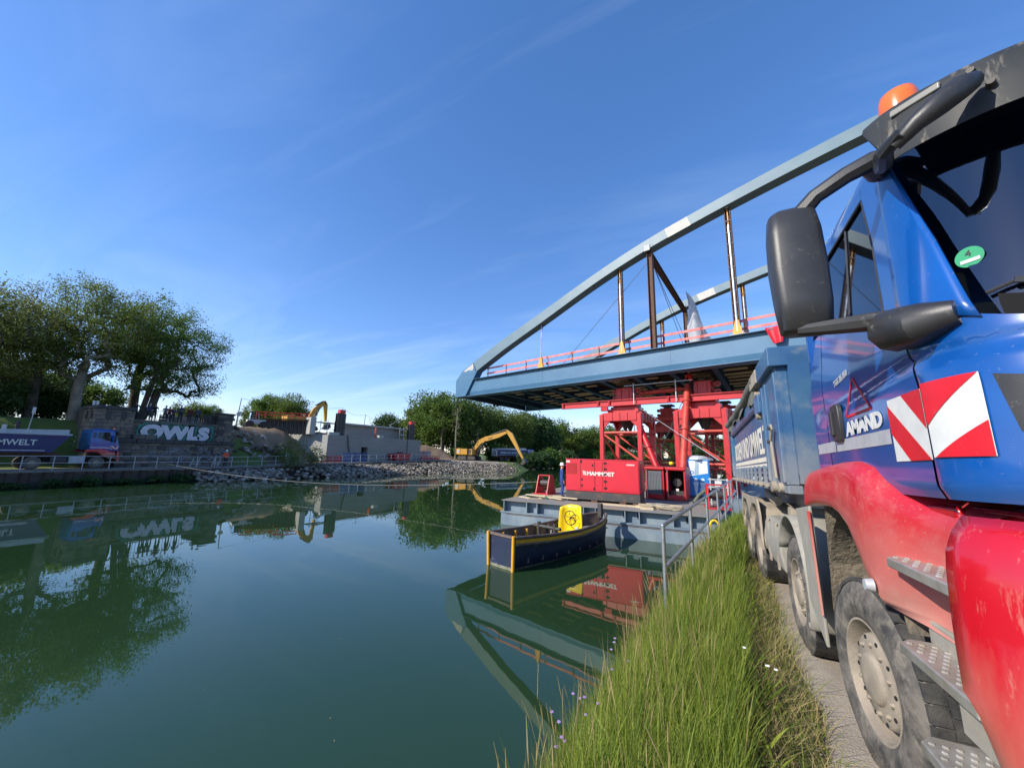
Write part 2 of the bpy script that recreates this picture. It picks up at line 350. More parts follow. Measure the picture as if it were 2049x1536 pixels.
def empty(name, loc=(0, 0, 0), rot=(0, 0, 0), label=None, cat=None, group=None):
    o = bpy.data.objects.new(name, None); COL.objects.link(o); o.location = loc; o.rotation_euler = rot; o.empty_display_size = .3
    return tag(o, label, cat, group)
KIDS = {}
def copy_tree(o, parent=None):
    c = o.copy(); COL.objects.link(c)
    if parent is not None:
        c.parent = parent
    for ch in list(o.children): copy_tree(ch, c)
    return c
def text_mesh(name, body, size, mat, parent, M, extrude=.001, bold=0.0, shear=0.0, align='LEFT', sx=1.0):
    cu = bpy.data.curves.new(name, 'FONT'); cu.body = body; cu.size = size; cu.extrude = extrude; cu.offset = bold; cu.shear = shear
    cu.align_x = align; cu.fill_mode = 'BOTH'; cu.resolution_u = 3
    t = bpy.data.objects.new(name, cu); COL.objects.link(t)
    bpy.context.view_layer.update()
    dg = bpy.context.evaluated_depsgraph_get()
    me = bpy.data.meshes.new_from_object(t.evaluated_get(dg))
    bpy.data.objects.remove(t); bpy.data.curves.remove(cu)
    me.transform(M @ Matrix.Diagonal((sx, 1, 1, 1))); me.materials.clear(); me.materials.append(mat); me.name = name
    return obj(name, me, parent)
def frame(o, ex, ey):
    """matrix whose local x,y map to ex,ey at o"""
    ex = Vector(ex).normalized(); ey = Vector(ey); ey = (ey-ex*ey.dot(ex)).normalized(); ez = ex.cross(ey)
    return Matrix(((ex.x, ey.x, ez.x, o[0]), (ex.y, ey.y, ez.y, o[1]), (ex.z, ey.z, ez.z, o[2]), (0, 0, 0, 1)))
def interp(x, xs, ys):
    return float(np.interp(x, xs, ys))
def rock_mesh(name, seed, mat, s=(1, 1, 1)):
    rng = random.Random(seed); bm = bmesh.new(); bmesh.ops.create_icosphere(bm, subdivisions=1, radius=.5)
    for v in bm.verts:
        k = 1+rng.uniform(-.32, .22); v.co = Vector((v.co.x*k*s[0], v.co.y*k*s[1], v.co.z*k*s[2]))
    me = bpy.data.meshes.new(name); bm.to_mesh(me); bm.free(); me.materials.append(mat); return me
# ------------------------------------------------------------------ water and ground
WX = ([-60, 0, 4, 8, 12, 15, 17.5, 24, 30, 60, 150, 400], [-2.6, -1.95, -1.56, -1.0, -.36, .12, .9, 4.2, 6.0, 9, 16, 40])      # near waterline
EX = ([-60, 0, 3, 5.5, 10.3, 15, 18.6, 24, 30, 60, 150, 400], [-.4, .3, .52, .70, 1.0, 1.7, 2.8, 6.2, 8.2, 11.5, 19, 44])     # grass / path edge
def path_z(y): return 1.74-.031*(min(max(y, -20), 22)-3.077)
def near_z(x, y):
    e = interp(y, *EX); w = interp(y, *WX); zp = path_z(y)
    if x >= e: return zp + max(0, (x-e-4.6))*.10 if x < e+24.6 else zp+2.0
    t = (e-x)/(e-w)                    # 0 at the path, 1 at the waterline
    if t < .48: return zp+.03*math.sin(t*6)-.12*t
    if t < 1: return (zp-.06)*(1-((t-.48)/.52)**1.15)+.0
    return max(-1.5, -(t-1)*(e-w)*.8)
def nonuni(a, b, c, d, fine, coarse):
    """coordinates a..d, fine step between b and c, growing steps outside"""
    out = list(np.arange(b, c, fine)); s = fine; x = c
    while x < d: out.append(x); s = min(coarse, s*1.35); x += s
    out.append(d); s = fine; x = b-fine; lo = []
    while x > a: lo.append(x); s = min(coarse, s*1.35); x -= s
    lo.append(a); return lo[::-1]+out
def field(name, xs, ys, fn, mats, mfn, label_kind='structure', skip=None):
    nx, ny = len(xs), len(ys)
    vs = [(x, y, fn(x, y)) for x in xs for y in ys]
    fs = []; mi = []
    for i in range(nx-1):
        for j in range(ny-1):
            q = (i*ny+j, (i+1)*ny+j, (i+1)*ny+j+1, i*ny+j+1)
            if skip and all(skip(vs[k]) for k in q): continue
            fs.append(q); c = [(vs[q[0]][k]+vs[q[2]][k])/2 for k in range(3)]; mi.append(mfn(*c))
    me = bpy.data.meshes.new(name); me.from_pydata(vs, [], fs)
    for m in mats: me.materials.append(m)
    me.polygons.foreach_set('material_index', mi); me.polygons.foreach_set('use_smooth', [True]*len(fs)); me.update()
    o = obj(name, me); o['kind'] = label_kind; return o
M_soilgrass = pm('grassy_soil', (.075, .085, .025), .95, col2=(.12, .10, .05), nscale=3, bump=.6, bscale=25)
M_fargrass = pm('far_grass', (.075, .125, .022), .95, col2=(.115, .145, .034), nscale=.5, bump=1.0, bscale=6)
M_dirt = pm('bare_earth', (.23, .165, .105), .95, col2=(.15, .105, .065), nscale=.5, bump=1.0, bscale=3)
M_gravel = pm('site_gravel', (.27, .24, .20), .95, col2=(.20, .18, .15), nscale=.8, bump=.6, bscale=8)
M_path = pm('worn_path', (.36, .305, .24), .95, col2=(.27, .23, .185), nscale=2.2, bump=.9, bscale=60, dirt=((.44, .385, .31), .35, 55, .95), dirt2=((.16, .135, .11), .16, 9, .95))
M_bed = pm('canal_bed', (.05, .06, .04), .95)
water_m = bpy.data.materials.new('canal_water'); water_m.use_nodes = True
nt = water_m.node_tree; b = nt.nodes['Principled BSDF']
b.inputs['Base Color'].default_value = (.016, .040, .016, 1); b.inputs['Roughness'].default_value = .015; b.inputs['IOR'].default_value = 1.62; b.inputs['Specular Tint'].default_value = (.85, .9, .55, 1)
t = nt.nodes.new('ShaderNodeTexCoord'); mp = nt.nodes.new('ShaderNodeMapping'); mp.inputs['Rotation'].default_value = (0, 0, .5); mp.inputs['Scale'].default_value = (1, .55, 1)
nt.links.new(t.outputs['Object'], mp.inputs[0])
n1 = nt.nodes.new('ShaderNodeTexNoise'); n1.inputs['Scale'].default_value = 1.1; n1.inputs['Detail'].default_value = 2; nt.links.new(mp.outputs[0], n1.inputs['Vector'])
n2 = nt.nodes.new('ShaderNodeTexNoise'); n2.inputs['Scale'].default_value = .16; n2.inputs['Detail'].default_value = 2; nt.links.new(mp.outputs[0], n2.inputs['Vector'])
mm = nt.nodes.new('ShaderNodeMath'); mm.operation = 'MULTIPLY'; nt.links.new(n1.outputs['Fac'], mm.inputs[0]); nt.links.new(n2.outputs['Fac'], mm.inputs[1])
bp = nt.nodes.new('ShaderNodeBump'); bp.inputs['Strength'].default_value = .07; bp.inputs['Distance'].default_value = .06
nt.links.new(mm.outputs[0], bp.inputs['Height']); nt.links.new(bp.outputs[0], b.inputs['Normal'])
wb = MB(); wb.grid(lambda a, c: (-400+700*a, -80+880*c, 0), 4, 4)
tag(wb.build('water', water_m), kind='structure')
def near_m(x, y, z): return 0
near = field('near_bank', nonuni(-5, -3, 5, 300, .16, 25), nonuni(-60, -2, 26, 500, .3, 25), near_z, [M_soilgrass, M_path], near_m)

pth = MB(); pys = nonuni(-40, -2, 26, 300, .25, 12); prnd = random.Random(5)
pe = [interp(y, *EX)+.035*math.sin(y*2.1)+.02*math.sin(y*5.3+1)+prnd.uniform(-.012, .012) for y in pys]
def pathpt(i, k):
    y = pys[i]; x = pe[i]+[0, .12, .6, 1.4, 2.3, 3.2, 4.0, 4.4][k]
    return (x, y, near_z(x, y)+(-.02, .03, .04, .04, .04, .04, .04, -.02)[k])
pth.add([pathpt(i, k) for i in range(len(pys)) for k in range(8)], [(i*8+k, i*8+k+1, (i+1)*8+k+1, (i+1)*8+k) for i in range(len(pys)-1) for k in range(7)])
tag(pth.build('path', M_path, smooth=True), kind='structure')
def shore(y): return interp(y, [-80, 64, 68, 71, 74, 80, 90, 110, 150, 200, 900], [-47.0, -47.0, -42, -36.5, -33.5, -34.5, -41, -49, -75, -140, -700])
def qz(y): return interp(y, [-80, 26, 44, 66, 74, 84, 120], [1.3, 1.3, 1.65, 1.95, 1.75, 1.4, 1.5])
def far_top(y): return interp(y, [-80, 5, 14, 27, 34, 38, 60, 64, 70, 76, 84, 120, 400], [5.6, 5.6, 5.8, 6.1, 6.3, 6.4, 6.3, 5.6, 4.6, 2.4, 1.7, 2.0, 4])
def far_rise(y): return interp(y, [-80, 14, 26, 28, 37, 38, 61, 63, 72, 80, 400], [5.0, 5.0, 5.0, 5.5, 7.0, 9, 9, 6.0, 5.0, 8, 30])
def hnoise(x, y): return .5*math.sin(x*.9+1.3*y)*math.sin(y*.7-x*.4)+.5*math.sin(x*2.3+y*1.1)*math.sin(y*1.9+.5)
def far_z(x, y):
    back = 158+.10*(x+50)                         # the bank that closes the view where the canal bends away
    zb = min(3.2, (y-back)*.35) if y > back else -2
    s = shore(y)
    if y < 64: s -= 1.1
    if x > s: zf = max(-2, -(x-s)*.5) if x-s > .1 else 0
    else:
        k = s-x
        if y > 66 and k < 3: zf = min(qz(y), k*.6)
        else: zf = qz(y)
        if y < 64: k += 1.1
        r0 = 4.1 if y < 27 or 37.5 < y < 62 else 3.6
        if y > 62: r0 = interp(y, [62, 68, 74, 90], [5, 8, 15, 9])
        if k > r0:
            q = min(1, (k-r0)/far_rise(y)); q = q*q*(3-2*q)
            zf = qz(y)+(far_top(y)-qz(y))*q + (.10*hnoise(x, y) if y < 27 else .30*hnoise(x*1.7, y*1.7) if y < 75 else .1*hnoise(x, y))*min(1, q*6)
        pass
    return max(zf, zb)
rnd2 = random.Random(8)
def far_m(x, y, z):
    j = rnd2.uniform(-1, 1)
    if y+j*.6 > 150: return 0
    k = shore(y)-x
    if y < 27.5+j: return 2 if k < 3.4 else 0
    if y < 31+j*1.5 and k < 7+(31-y)*.5 and z < 4.2+j*.4: return 0
    if y < 73+j: return 1 if k > 3.6 else 2
    return 2 if k < 14+j*3 and k > 4 and y < 79 else 0
xs = nonuni(-420, -66, -36, 260, .75, 30); ys = nonuni(-80, 4, 84, 900, .75, 40)
far = field('far_bank', xs, ys, far_z, [M_fargrass, M_dirt, M_gravel], far_m, skip=lambda p: p[2] < -.9 and p[0] > -34)
# ------------------------------------------------------------------ the tipper truck beside the camera
# local frame: x to the right of the picture (into the truck), y backwards, z up; tyre faces on the near side at x = 0
TW = 2.50
def lerp(a, b, t): return a+(b-a)*t
def wheel(parent, y, x=0.0, kind='steer', turn=0.0, right=False, mats=(M_rim, M_tyre)):
    g = bpy.data.objects.new('wheel', None)
    m = MB(); n = 40
    if kind == 'steer':
        prof = [(.300, .006), (.300, -.004), (.288, -.004), (.282, .010), (.270, .050), (.264, .088), (.244, .092), (.232, .070), (.226, .034), (.214, .022), (.150, .018), (.128, .014), (.122, .000), (.110, -.008), (.06, -.012), (.0, -.012)]
        dz = .020; rn = .172
    else:
        prof = [(.300, .006), (.300, -.004), (.288, -.004), (.280, .012), (.268, .060), (.262, .125), (.238, .150), (.205, .150), (.172, .142), (.150, .140), (.145, .085), (.135, .060), (.0, .055)]
        dz = .144; rn = .172
    m.lathe(prof, n); m.box((.1, -.05, -.05), (.25, .05, .05))
    w = m.build('wheel', mats[0], parent, smooth=50); w.location = (x, y, .52)
    if turn: w.rotation_euler = (0, 0, turn)
    if right: w.rotation_euler = (0, 0, math.pi)
    t = MB(); s = [(.292, .012), (.300, -.002), (.33, -.012), (.38, -.020), (.43, -.016), (.470, -.002), (.500, .018), (.516, .034), (.518, .05)]
    Wd = .315
    sp_ = s+[(r, Wd-a) for (r, a) in s[::-1]]; t.lathe(sp_, n); t.mi = [1 if 7 <= k//n <= len(sp_)-9 else 0 for k in range(len(t.f))]
    t.build('tyre', [mats[1], M_tread], w, smooth=45)
    tb = MB(); nb = 40
    for k in range(nb):
        for r_, (xa, xb) in enumerate(((.012, .088), (.093, .157), (.161, .225), (.230, .303))):
            an = 2*math.pi*(k+(.5 if r_ % 2 else 0))/nb
            rot = Matrix.Rotation(an, 4, 'X')
            zt = .5215 if 0 < r_ < 3 else .5205
            tb.box((xa, -.0355, .500), (xb, .0355, zt), rot @ Matrix.Rotation(.12*(1 if r_ % 2 else -1), 4, 'Z') if False else rot)
    tag(tb.build('tread', M_tread, w), kind='stuff')
    nb_ = MB()
    for k in range(10):
        an = 2*math.pi*(k+.5)/10; c = (dz, rn*math.cos(an), rn*math.sin(an))
        nb_.cyl(c, (dz-.018, c[1], c[2]), .015, .012, n=6)
    tag(nb_.build('wheel_nuts', mats[0], w), kind='stuff')
    hb = MB()
    for k in range(10):
        an = 2*math.pi*k/10; c = (dz+.008, .219*math.cos(an), .219*math.sin(an))
        hb.cyl((.0155 if kind == 'steer' else .149, c[1]*.93, c[2]*.93), (.03 if kind == 'steer' else .152, c[1]*.93, c[2]*.93), .011, n=8)
    tag(hb.build('hand_hole', M_dark, w), kind='stuff')
    bpy.data.objects.remove(g)
    return w
YR = .62; RC = .42
def cxs(z): return .03+.10*min(max((z-2.25)/1.0, 0), 1.2)
def cyf(z): return -1.44+.24*min(max((z-2.0)/1.15, 0), 1.2)
CX = TW/2
def S(u, z, off=0.0):
    if u > 3: p = S(6-u, z, off); return (TW-p[0], p[1], p[2])
    x0 = cxs(z); y0 = cyf(z)
    if u <= 1: return (x0-off, YR+(y0+RC-YR)*u, z)
    if u <= 2:
        a = (u-1)*math.pi/2; return (x0+RC-(RC+off)*math.cos(a), y0+RC-(RC+off)*math.sin(a), z)
    x = x0+RC+(CX-x0-RC)*(u-2); return (x, y0-off-.05*(1-((CX-x)/.8)**2), z)
def uy(y, z): return (YR-y)/(YR-cyf(z)-RC)      # u on the flat side at a given y
def patch(fn, nu, nv, off=0.0, mirror=False, thick=.0):
    """fn(a,b) -> (u,z) on the cab skin"""
    m = MB()
    def g(a, b):
        u, z = fn(a, b)
        if mirror: u = 6-u
        return S(u, z, off)
    m.grid(g, nu, nv)
    if mirror: m.f = [f[::-1] for f in m.f]
    return m
WS = ([2.05, 2.22, 2.45, 2.71, 2.93, 3.17, 3.40], [1.58, 1.52, 1.44, 1.36, 1.27, 1.17, 1.10])       # windscreen edge u(z)
def ws_u(z): return interp(z, *WS)
def win_front(z): return uy(interp(z, [2.3, 2.45, 2.85, 3.27], [-.80, -.76, -.66, -.50]), z)
def win_rear(z): return uy(interp(z, [2.4, 2.70, 3.27], [.24, .24, .22]), z)
def belt(u): return interp(u, [0, .20, .36, .62, .86, .97, 1.05, 1.25, 1.42, 1.52, 1.62, 1.8, 2.2, 3], [2.70, 2.69, 2.66, 2.50, 2.40, 2.36, 2.34, 2.28, 2.24, 2.21, 2.185, 2.165, 2.14, 2.12])
ZT = 3.30
def make_cab(parent, full=True):
    P = parent
    def sheet(name, fn, nu, nv, mat, off=0.0, smooth=60, par=P, both=True, th=.012):
        m = patch(fn, nu, nv, off)
        if both:
            m2 = patch(fn, nu, nv, off, mirror=True); o = len(m.v); m.v += m2.v; m.f += [tuple(i+o for i in f) for f in m2.f]; m.mi += m2.mi
        ob = m.build(name, mat, par, smooth=smooth)
        if th:
            sd = ob.modifiers.new('thickness', 'SOLIDIFY'); sd.thickness = th; sd.offset = 1 if True else -1
        return ob
    # lower skin, with pressed lines
    def zlow(u): return interp(u, [0, .45, .62, .75, 6], [1.62, 1.62, 1.58, 1.565, 1.585])
    def body_fn(a, b):
        u = lerp(.985, 3.0, a); z0 = zlow(u); return (u, lerp(z0, belt(u), b))
    m = MB()
    def bodyg(u0, u1, nu, nv, mir):
        def g(a, b):
            u = lerp(u0, u1, a); z0 = zlow(u); z = lerp(z0, belt(u), b)
            o = 0.0
            zc = 2.075+.0*u + (0 if u > 1 else -.10*(1-u)); o -= .012*math.exp(-((z-zc-.05)/.018)**2)       # pressed waist line
            if z < z0+.05: o -= .02*(1-(z-z0)/.05)
            if u > 1.0 and z < zc: o += .012
            return S(6-u if mir else u, z, o)
        k = MB(); k.grid(g, nu, nv)
        if mir: k.f = [f[::-1] for f in k.f]
        return k
    def merge(ks):
        r = MB()
        for k in ks: r.add(k.v, k.f)
        return r
    merge([bodyg(.995, 3, 46, 34, False), bodyg(.995, 3, 46, 34, True)]).build('front_panel', M_blue, P, smooth=50)
    dr = merge([bodyg(.20, .985, 30, 34, False)]).build('door', M_blue, P, smooth=50)
    merge([bodyg(.20, .985, 30, 34, True)]).build('door', M_blue, P, smooth=50)
    bodyg(0, .192, 8, 20, False).build('rear_side_panel', M_blue, P, smooth=50); bodyg(0, .192, 8, 20, True).build('rear_side_panel', M_blue, P, smooth=50)
    # black strips set back in the door seams
    sm = MB(); sm.grid(lambda a, b: S(lerp(.983, .997, a), lerp(1.60, 3.2, b), -.012), 1, 20); sm.build('door_seam', M_black, P)
    sm = MB(); sm.grid(lambda a, b: S(lerp(.19, .203, a), lerp(1.64, 3.2, b), -.012), 1, 14); sm.build('door_seam', M_black, P)
    # window band
    def zt(u): return ZT
    for mir in (False, True):
        sheet('a_pillar', lambda a, b: (lerp(.995, ws_u(lerp(2.36, ZT, b))-.015 if True else 0, a), lerp(belt(lerp(.995, 1.5, a)), ZT, b)), 8, 16, M_blue, 0, par=P, both=False) if not mir else \
            patch(lambda a, b: (lerp(.995, ws_u(lerp(2.36, ZT, b))-.015, a), lerp(belt(lerp(.995, 1.5, a)), ZT, b)), 8, 16, 0, True).build('a_pillar', M_blue, P, smooth=60)
        def dfront(a, b):
            z = lerp(2.35, ZT, b); return (lerp(win_front(z), .985, a), max(z, belt(lerp(win_front(z), .985, a))))
        patch(dfront, 5, 14, 0, mir).build('door_frame', M_blue, P, smooth=60)
        def drear(a, b): z = lerp(2.67, ZT, b); return (lerp(.20, win_rear(z), a), max(z, belt(lerp(.2, win_rear(z), a))))
        patch(drear, 4, 8, 0, mir).build('door_frame', M_blue, P, smooth=60)
        def dtop(a, b): u = lerp(win_rear(3.2), win_front(3.2), a); return (u, lerp(3.22, ZT, b))
        patch(dtop, 8, 2, 0, mir).build('door_frame', M_blue, P, smooth=60)
        # rear quarter with a small window
        patch(lambda a, b: (lerp(0, .05, a), lerp(2.70, ZT, b)), 2, 6, 0, mir).build('rear_pillar', M_blue, P, smooth=60)
        patch(lambda a, b: (lerp(.05, .192, a), lerp(3.15, ZT, b)), 2, 2, 0, mir).build('rear_pillar', M_blue, P, smooth=60)
        patch(lambda a, b: (lerp(.05, .192, a), lerp(2.69, 3.15, b)), 3, 4, -.012, mir).build('quarter_window', M_glassd, P, smooth=60)
        # side window glass and rubber
        def gl(a, b):
            z = lerp(2.36, 3.235, b); uf = win_front(z)+.012; ur = win_rear(z)-.012
            u = lerp(ur, uf, a); return (u, max(z, belt(u)-.02))
        patch(gl, 12, 10, -.014, mir).build('side_window', M_glass, P, smooth=60)
        edge = [(win_rear(2.69), belt(win_rear(2.69)))]+[(u, belt(u)) for u in np.linspace(.36, win_front(2.42), 8)]+[(win_front(z), z) for z in np.linspace(2.45, 3.22, 7)]+[(win_rear(3.22), 3.22)]
        MB().tube([S(6-u if mir else u, z, -.004) for (u, z) in edge], .009, n=6, closed=True).build('window_seal', M_black, P, smooth=True)
        # vertical bar of the quarter light
        zz = [2.56, 3.22]
        MB().beam(S(6-.58 if mir else .58, 2.53, -.012), S(6-.60 if mir else .60, 3.22, -.012), .012, .012).build('window_bar', M_black, P)
    def wsf(a, b):
        z0 = 0; ua = ws_u(lerp(2.22, 3.26, b)); u = lerp(ua, 6-ua, a)
        uu_ = u if u <= 3 else 6-u
        return (u, lerp(belt(uu_)+.004, 3.26, b))
    wsm = MB(); wsm.grid(lambda a, b: S(*wsf(a, b), -.008), 40, 14)
    wsm.build('windscreen', M_screen, P, smooth=80)
    # black lower band of the windscreen
    lb = MB(); lb.grid(lambda a, b: S(lerp(1.53, 4.47, a), belt(min(lerp(1.53, 4.47, a), 6-lerp(1.53, 4.47, a)))+lerp(.0, .085, b), -.0045), 40, 2)
    lb.build('windscreen_frit', M_frit, P, smooth=80)
    # roof
    rf = MB()
    def rg(a, b):
        u = lerp(0, 6.6, a); cx_, cy_ = CX, -.25
        p = S(u, ZT, 0) if u <= 6 else tuple(Vector(S(6, ZT, 0)).lerp(Vector(S(0, ZT, 0)), (u-6)/.6))
        s_ = math.cos(b*math.pi/2)**.55 if b < 1 else 0
        return (cx_+(p[0]-cx_)*s_, cy_+(p[1]-cy_)*s_, ZT+.24*math.sin(b*math.pi/2)**.8)
    rf.grid(rg, 60, 10); rf.build('roof', M_blue, P, smooth=70)
    bw = MB(); bw.box((.05, .60, 1.62), (TW-.05, .64, 3.34)); bw.build('rear_wall', M_blue, P)
    # interior
    it = MB(); it.box((.25, -1.05, 1.62), (TW-.25, .55, 1.66)); it.build('floor_pan', M_interior, P)
    it = MB(); it.prism([(-1.30, 1.7), (-1.30, 2.14), (-1.0, 2.20), (-.78, 2.10), (-.78, 1.7)], TW-.36, 'x', .18); it.build('dashboard', M_dash, P, bevel=.02)
    for sx in (.42, TW-.42-.5):
        st = MB(); st.box((sx, -.35, 1.95), (sx+.5, .2, 2.12)); st.box((sx, .12, 2.1), (sx+.5, .28, 2.75)); st.box((sx+.1, .14, 2.76), (sx+.4, .26, 2.98)); st.build('seat', M_interior, P, bevel=.04)
    sw = MB(); pts = [(.75+.21*math.cos(t), -.68+.09*math.sin(t), 2.22+.19*math.sin(t)) for t in np.linspace(0, 2*math.pi, 24, endpoint=False)]
    sw.tube(pts, .015, n=6, closed=True); sw.beam((.75, -.62, 2.22), (.75, -.95, 2.05), .05, .05); sw.build('steering_wheel', M_black, P, smooth=True)
    # sun visor over the screen
    vv = MB()
    prof = [(.02, 3.20), (.06, 3.275), (.115, 3.285), (.135, 3.24), (.125, 3.12), (.105, 3.02), (.095, 3.025), (.11, 3.13), (.10, 3.19)]
    us = list(np.linspace(0, 1, 60))
    vs = []
    for u in us:
        for (o, z) in prof:
            u0 = interp(z, [3.02, 3.285], [1.31, 1.20]); uq = lerp(u0, 6-u0, u); ua = min(uq, 6-uq); vs.append(S(uq, z+interp(ua, [1.2, 1.35, 1.55, 1.9], [.10, .08, .04, 0])*(1 if z > 3.1 else .5), o+.01))
    np_ = len(prof)
    fs = [(i*np_+j, (i+1)*np_+j, (i+1)*np_+(j+1) % np_, i*np_+(j+1) % np_) for i in range(len(us)-1) for j in range(np_)]
    fs += [tuple(range(np_))[::-1], tuple(range((len(us)-1)*np_, len(us)*np_))]
    vv.add(vs, fs); vo = vv.build('sun_visor', M_visor, P, smooth=50, fix=True)
    for u in (1.47, 4.53):
        a_ = S(u-.09, 3.29, .152); b_ = S(u+.10, 3.27, .152)
        MB().beam(a_, b_, .014, .032).build('marker_lamp', M_lamp, vo, bevel=.006)
    for (u, z) in ((1.66, 3.25), (1.70, 3.14), (2.0, 3.22), (2.06, 3.12), (2.3, 3.18)):
        c = S(u, z, .13); d = S(u, z, .160); MB().cyl(c, d, .016, .012, n=8).build('fixing_screw', M_steel, vo, smooth=True)
    # beacon
    for bx in (.25, TW-.25):
        b0 = MB(); b0.lathe([(.0, 0), (.085, 0), (.085, .05), (.07, .06)], 20, 'z', (bx, -.78, 3.44)); bo = b0.build('beacon_base', M_black, P, smooth=True)
        b1 = MB(); b1.lathe([(.078, .055), (.080, .10), (.078, .16), (.070, .195), (.05, .21), (0, .215)], 24, 'z', (bx, -.78, 3.44)); b1.build('beacon_lens', M_orange, P, smooth=60)
    # mirrors
    for mir in (False, True):
        K = Matrix.Identity(4) if not mir else Matrix(((-1, 0, 0, TW), (0, 1, 0, 0), (0, 0, 1, 0), (0, 0, 0, 1)))
        mb = MB(K)
        rows = []
        for (z, xa, xb, d) in ((2.345, -.36, -.19, .08), (2.36, -.385, -.17, .12), (2.50, -.40, -.160, .155), (2.70, -.410, -.160, .165), (2.90, -.405, -.165, .155), (3.02, -.392, -.178, .13), (3.05, -.36, -.20, .09)):
            ring = []
            for k in range(20):
                t = 2*math.pi*k/20; cx_ = (xa+xb)/2; hw = (xb-xa)/2
                sx = math.copysign(abs(math.cos(t))**.38, math.cos(t)); sy = math.copysign(abs(math.sin(t))**.5, math.sin(t))
                y = -.80+(d*.75*sy if sy < 0 else .03*sy)
                ring.append((cx_+hw*sx, y, z))
            rows.append(ring)
        vs = [p for r in rows for p in r]; n = 20
        fs = [(k*n+i, k*n+(i+1) % n, (k+1)*n+(i+1) % n, (k+1)*n+i) for k in range(len(rows)-1) for i in range(n)]+[tuple(range(n))[::-1], tuple(range(6*n, 7*n))]
        mb.add(vs, fs); mo = mb.build('mirror_housing', M_black, P, smooth=55, fix=True)
        MB(K).box((-.385, -.772, 2.42), (-.185, -.766, 2.96)).build('mirror_glass', M_chrome, mo)
        ar = MB(K); ar.tube([(.10, -.86, 3.17), (.04, -.95, 3.16), (-.06, -.93, 3.13), (-.18, -.88, 3.08), (-.26, -.84, 3.0)], [.05, .048, .042, .04, .045], n=8); ar.build('mirror_arm', M_black, P, smooth=True)
        ar = MB(K); ar.tube([(.03, -.95, 2.33), (-.06, -.95, 2.335), (-.20, -.90, 2.345), (-.32, -.86, 2.355)], [.055, .046, .038, .028], n=8); ar.build('mirror_arm', M_black, P, smooth=True)
        br = MB(K); br.tube([(.06, -.90, 2.34), (.025, -.86, 2.31), (-.01, -1.00, 2.27), (.02, -1.13, 2.25), (.10, -1.20, 2.26)], [.06, .085, .095, .085, .05], n=10); br.build('mirror_bracket', M_black, P, smooth=True)
        br = MB(K); br.tube([(.11, -.80, 3.19), (.06, -.90, 3.18), (.07, -.98, 3.14)], [.05, .06, .045], n=10); br.build('mirror_bracket', M_black, P, smooth=True)
        ob_ = MB(K); ob_.tube([(.08, -.92, 3.14), (.02, -1.10, 3.03), (-.04, -1.26, 2.97), (-.01, -1.33, 2.99)], [.036, .032, .028, .024], n=8); ob_.build('mirror_arm', M_black, P, smooth=True)
        if not mir:
            fm = MB(); fm.tube([(-.02, -1.29, 2.965), (.03, -1.34, 3.005), (.10, -1.355, 3.055), (.17, -1.34, 3.11), (.22, -1.315, 3.145), (.25, -1.29, 3.16)], [.024, .034, .046, .046, .034, .010], n=12)
            fm.build('front_mirror', M_black, P, smooth=True)
    # door furniture on the near side
    def onside(y, z, off=.0): return (cxs(z)-off, y, z)
    hd = MB(); hd.prism([(-.03, 1.86), (.10, 1.86), (.12, 1.90), (.12, 2.06), (.09, 2.10), (-.03, 2.10), (-.05, 2.06), (-.05, 1.90)], .03, 'x', .003); ho = hd.build('door_handle', M_black, dr, bevel=.008)
    hd = MB(); hd.box((-.012, .045, 1.90), (.006, .085, 2.06)); hd.build('handle_grip', M_black, dr, bevel=.006)
    st = MB()
    for (ya, yb) in ((.58, .16), (.14, -.68)): st.grid(lambda a, b: onside(lerp(ya, yb, a), lerp(1.80, 1.872, b), .0035), 4, 1)
    st.build('reflective_stripe', M_silver, P)
    Tm = frame((.022, -.10, 1.895), (0, -1, 0), (0, 0, 1))
    text_mesh('lettering', 'AMAND', .108, M_white, dr, frame((.0255, -.09, 1.888), (0, -1, .015), (0, .12, 1)), bold=.006, sx=1.34)
    tri = [(-.12, 2.00), (-.30, 2.21), (-.50, 2.00)]
    tm = MB()
    for k in range(3): a_, b_ = tri[k], tri[(k+1) % 3]; tm.beam((.0265, a_[0], a_[1]), (.0265, b_[0], b_[1]), .002, .014, up=(0, -(b_[1]-a_[1]), b_[0]-a_[0]))
    tm.build('emblem', M_redfilm, dr)
    text_mesh('lettering', 'TGS 35.450', .055, M_silver, dr, frame((.0245, .02, 2.215), (0, -1, .10), (0, .05, 1)), bold=.002)
    # chevron warning plates: chevron 1 on the door, chevron 2 round the corner
    def chev(y0, y1, u0, u1, z0, z1, slope, off):
        w = MB(); r = MB()
        n = 24
        for i in range(n):
            for j in range(n):
                a, b = (i+.5)/n, (j+.5)/n
        def pt(a, b):
            if y0 is not None: return onside(lerp(y0, y1, a), lerp(z0, z1, b), off)
            return S(lerp(u0, u1, a), lerp(z0, z1, b), off)
        return pt
    def stripes(pt, lines, n=16):
        """lines: list of (poly in a,b, red?)"""
        for (poly, red, lift) in lines:
            bm = bmesh.new(); vs_ = [bm.verts.new((p[0], p[1], 0)) for p in poly]; f = bm.faces.new(vs_)
            bmesh.ops.triangulate(bm, faces=[f]); bmesh.ops.subdivide_edges(bm, edges=bm.edges, cuts=6, use_grid_fill=True)
            for v in bm.verts:
                q = pt(v.co.x, v.co.y); v.co = Vector((q[0]-(lift if pt.__name__ != 'x' else 0), q[1], q[2]))
            me = bpy.data.meshes.new('warning_plate'); bm.to_mesh(me); bm.free(); me.materials.append(M_redfilm if red else M_white)
            me.polygons.foreach_set('use_smooth', [True]*len(me.polygons)); obj('warning_plate', me, P)
    p1_ = chev(-.70, -1.015, 0, 0, 1.715, 2.005, 0, .004)
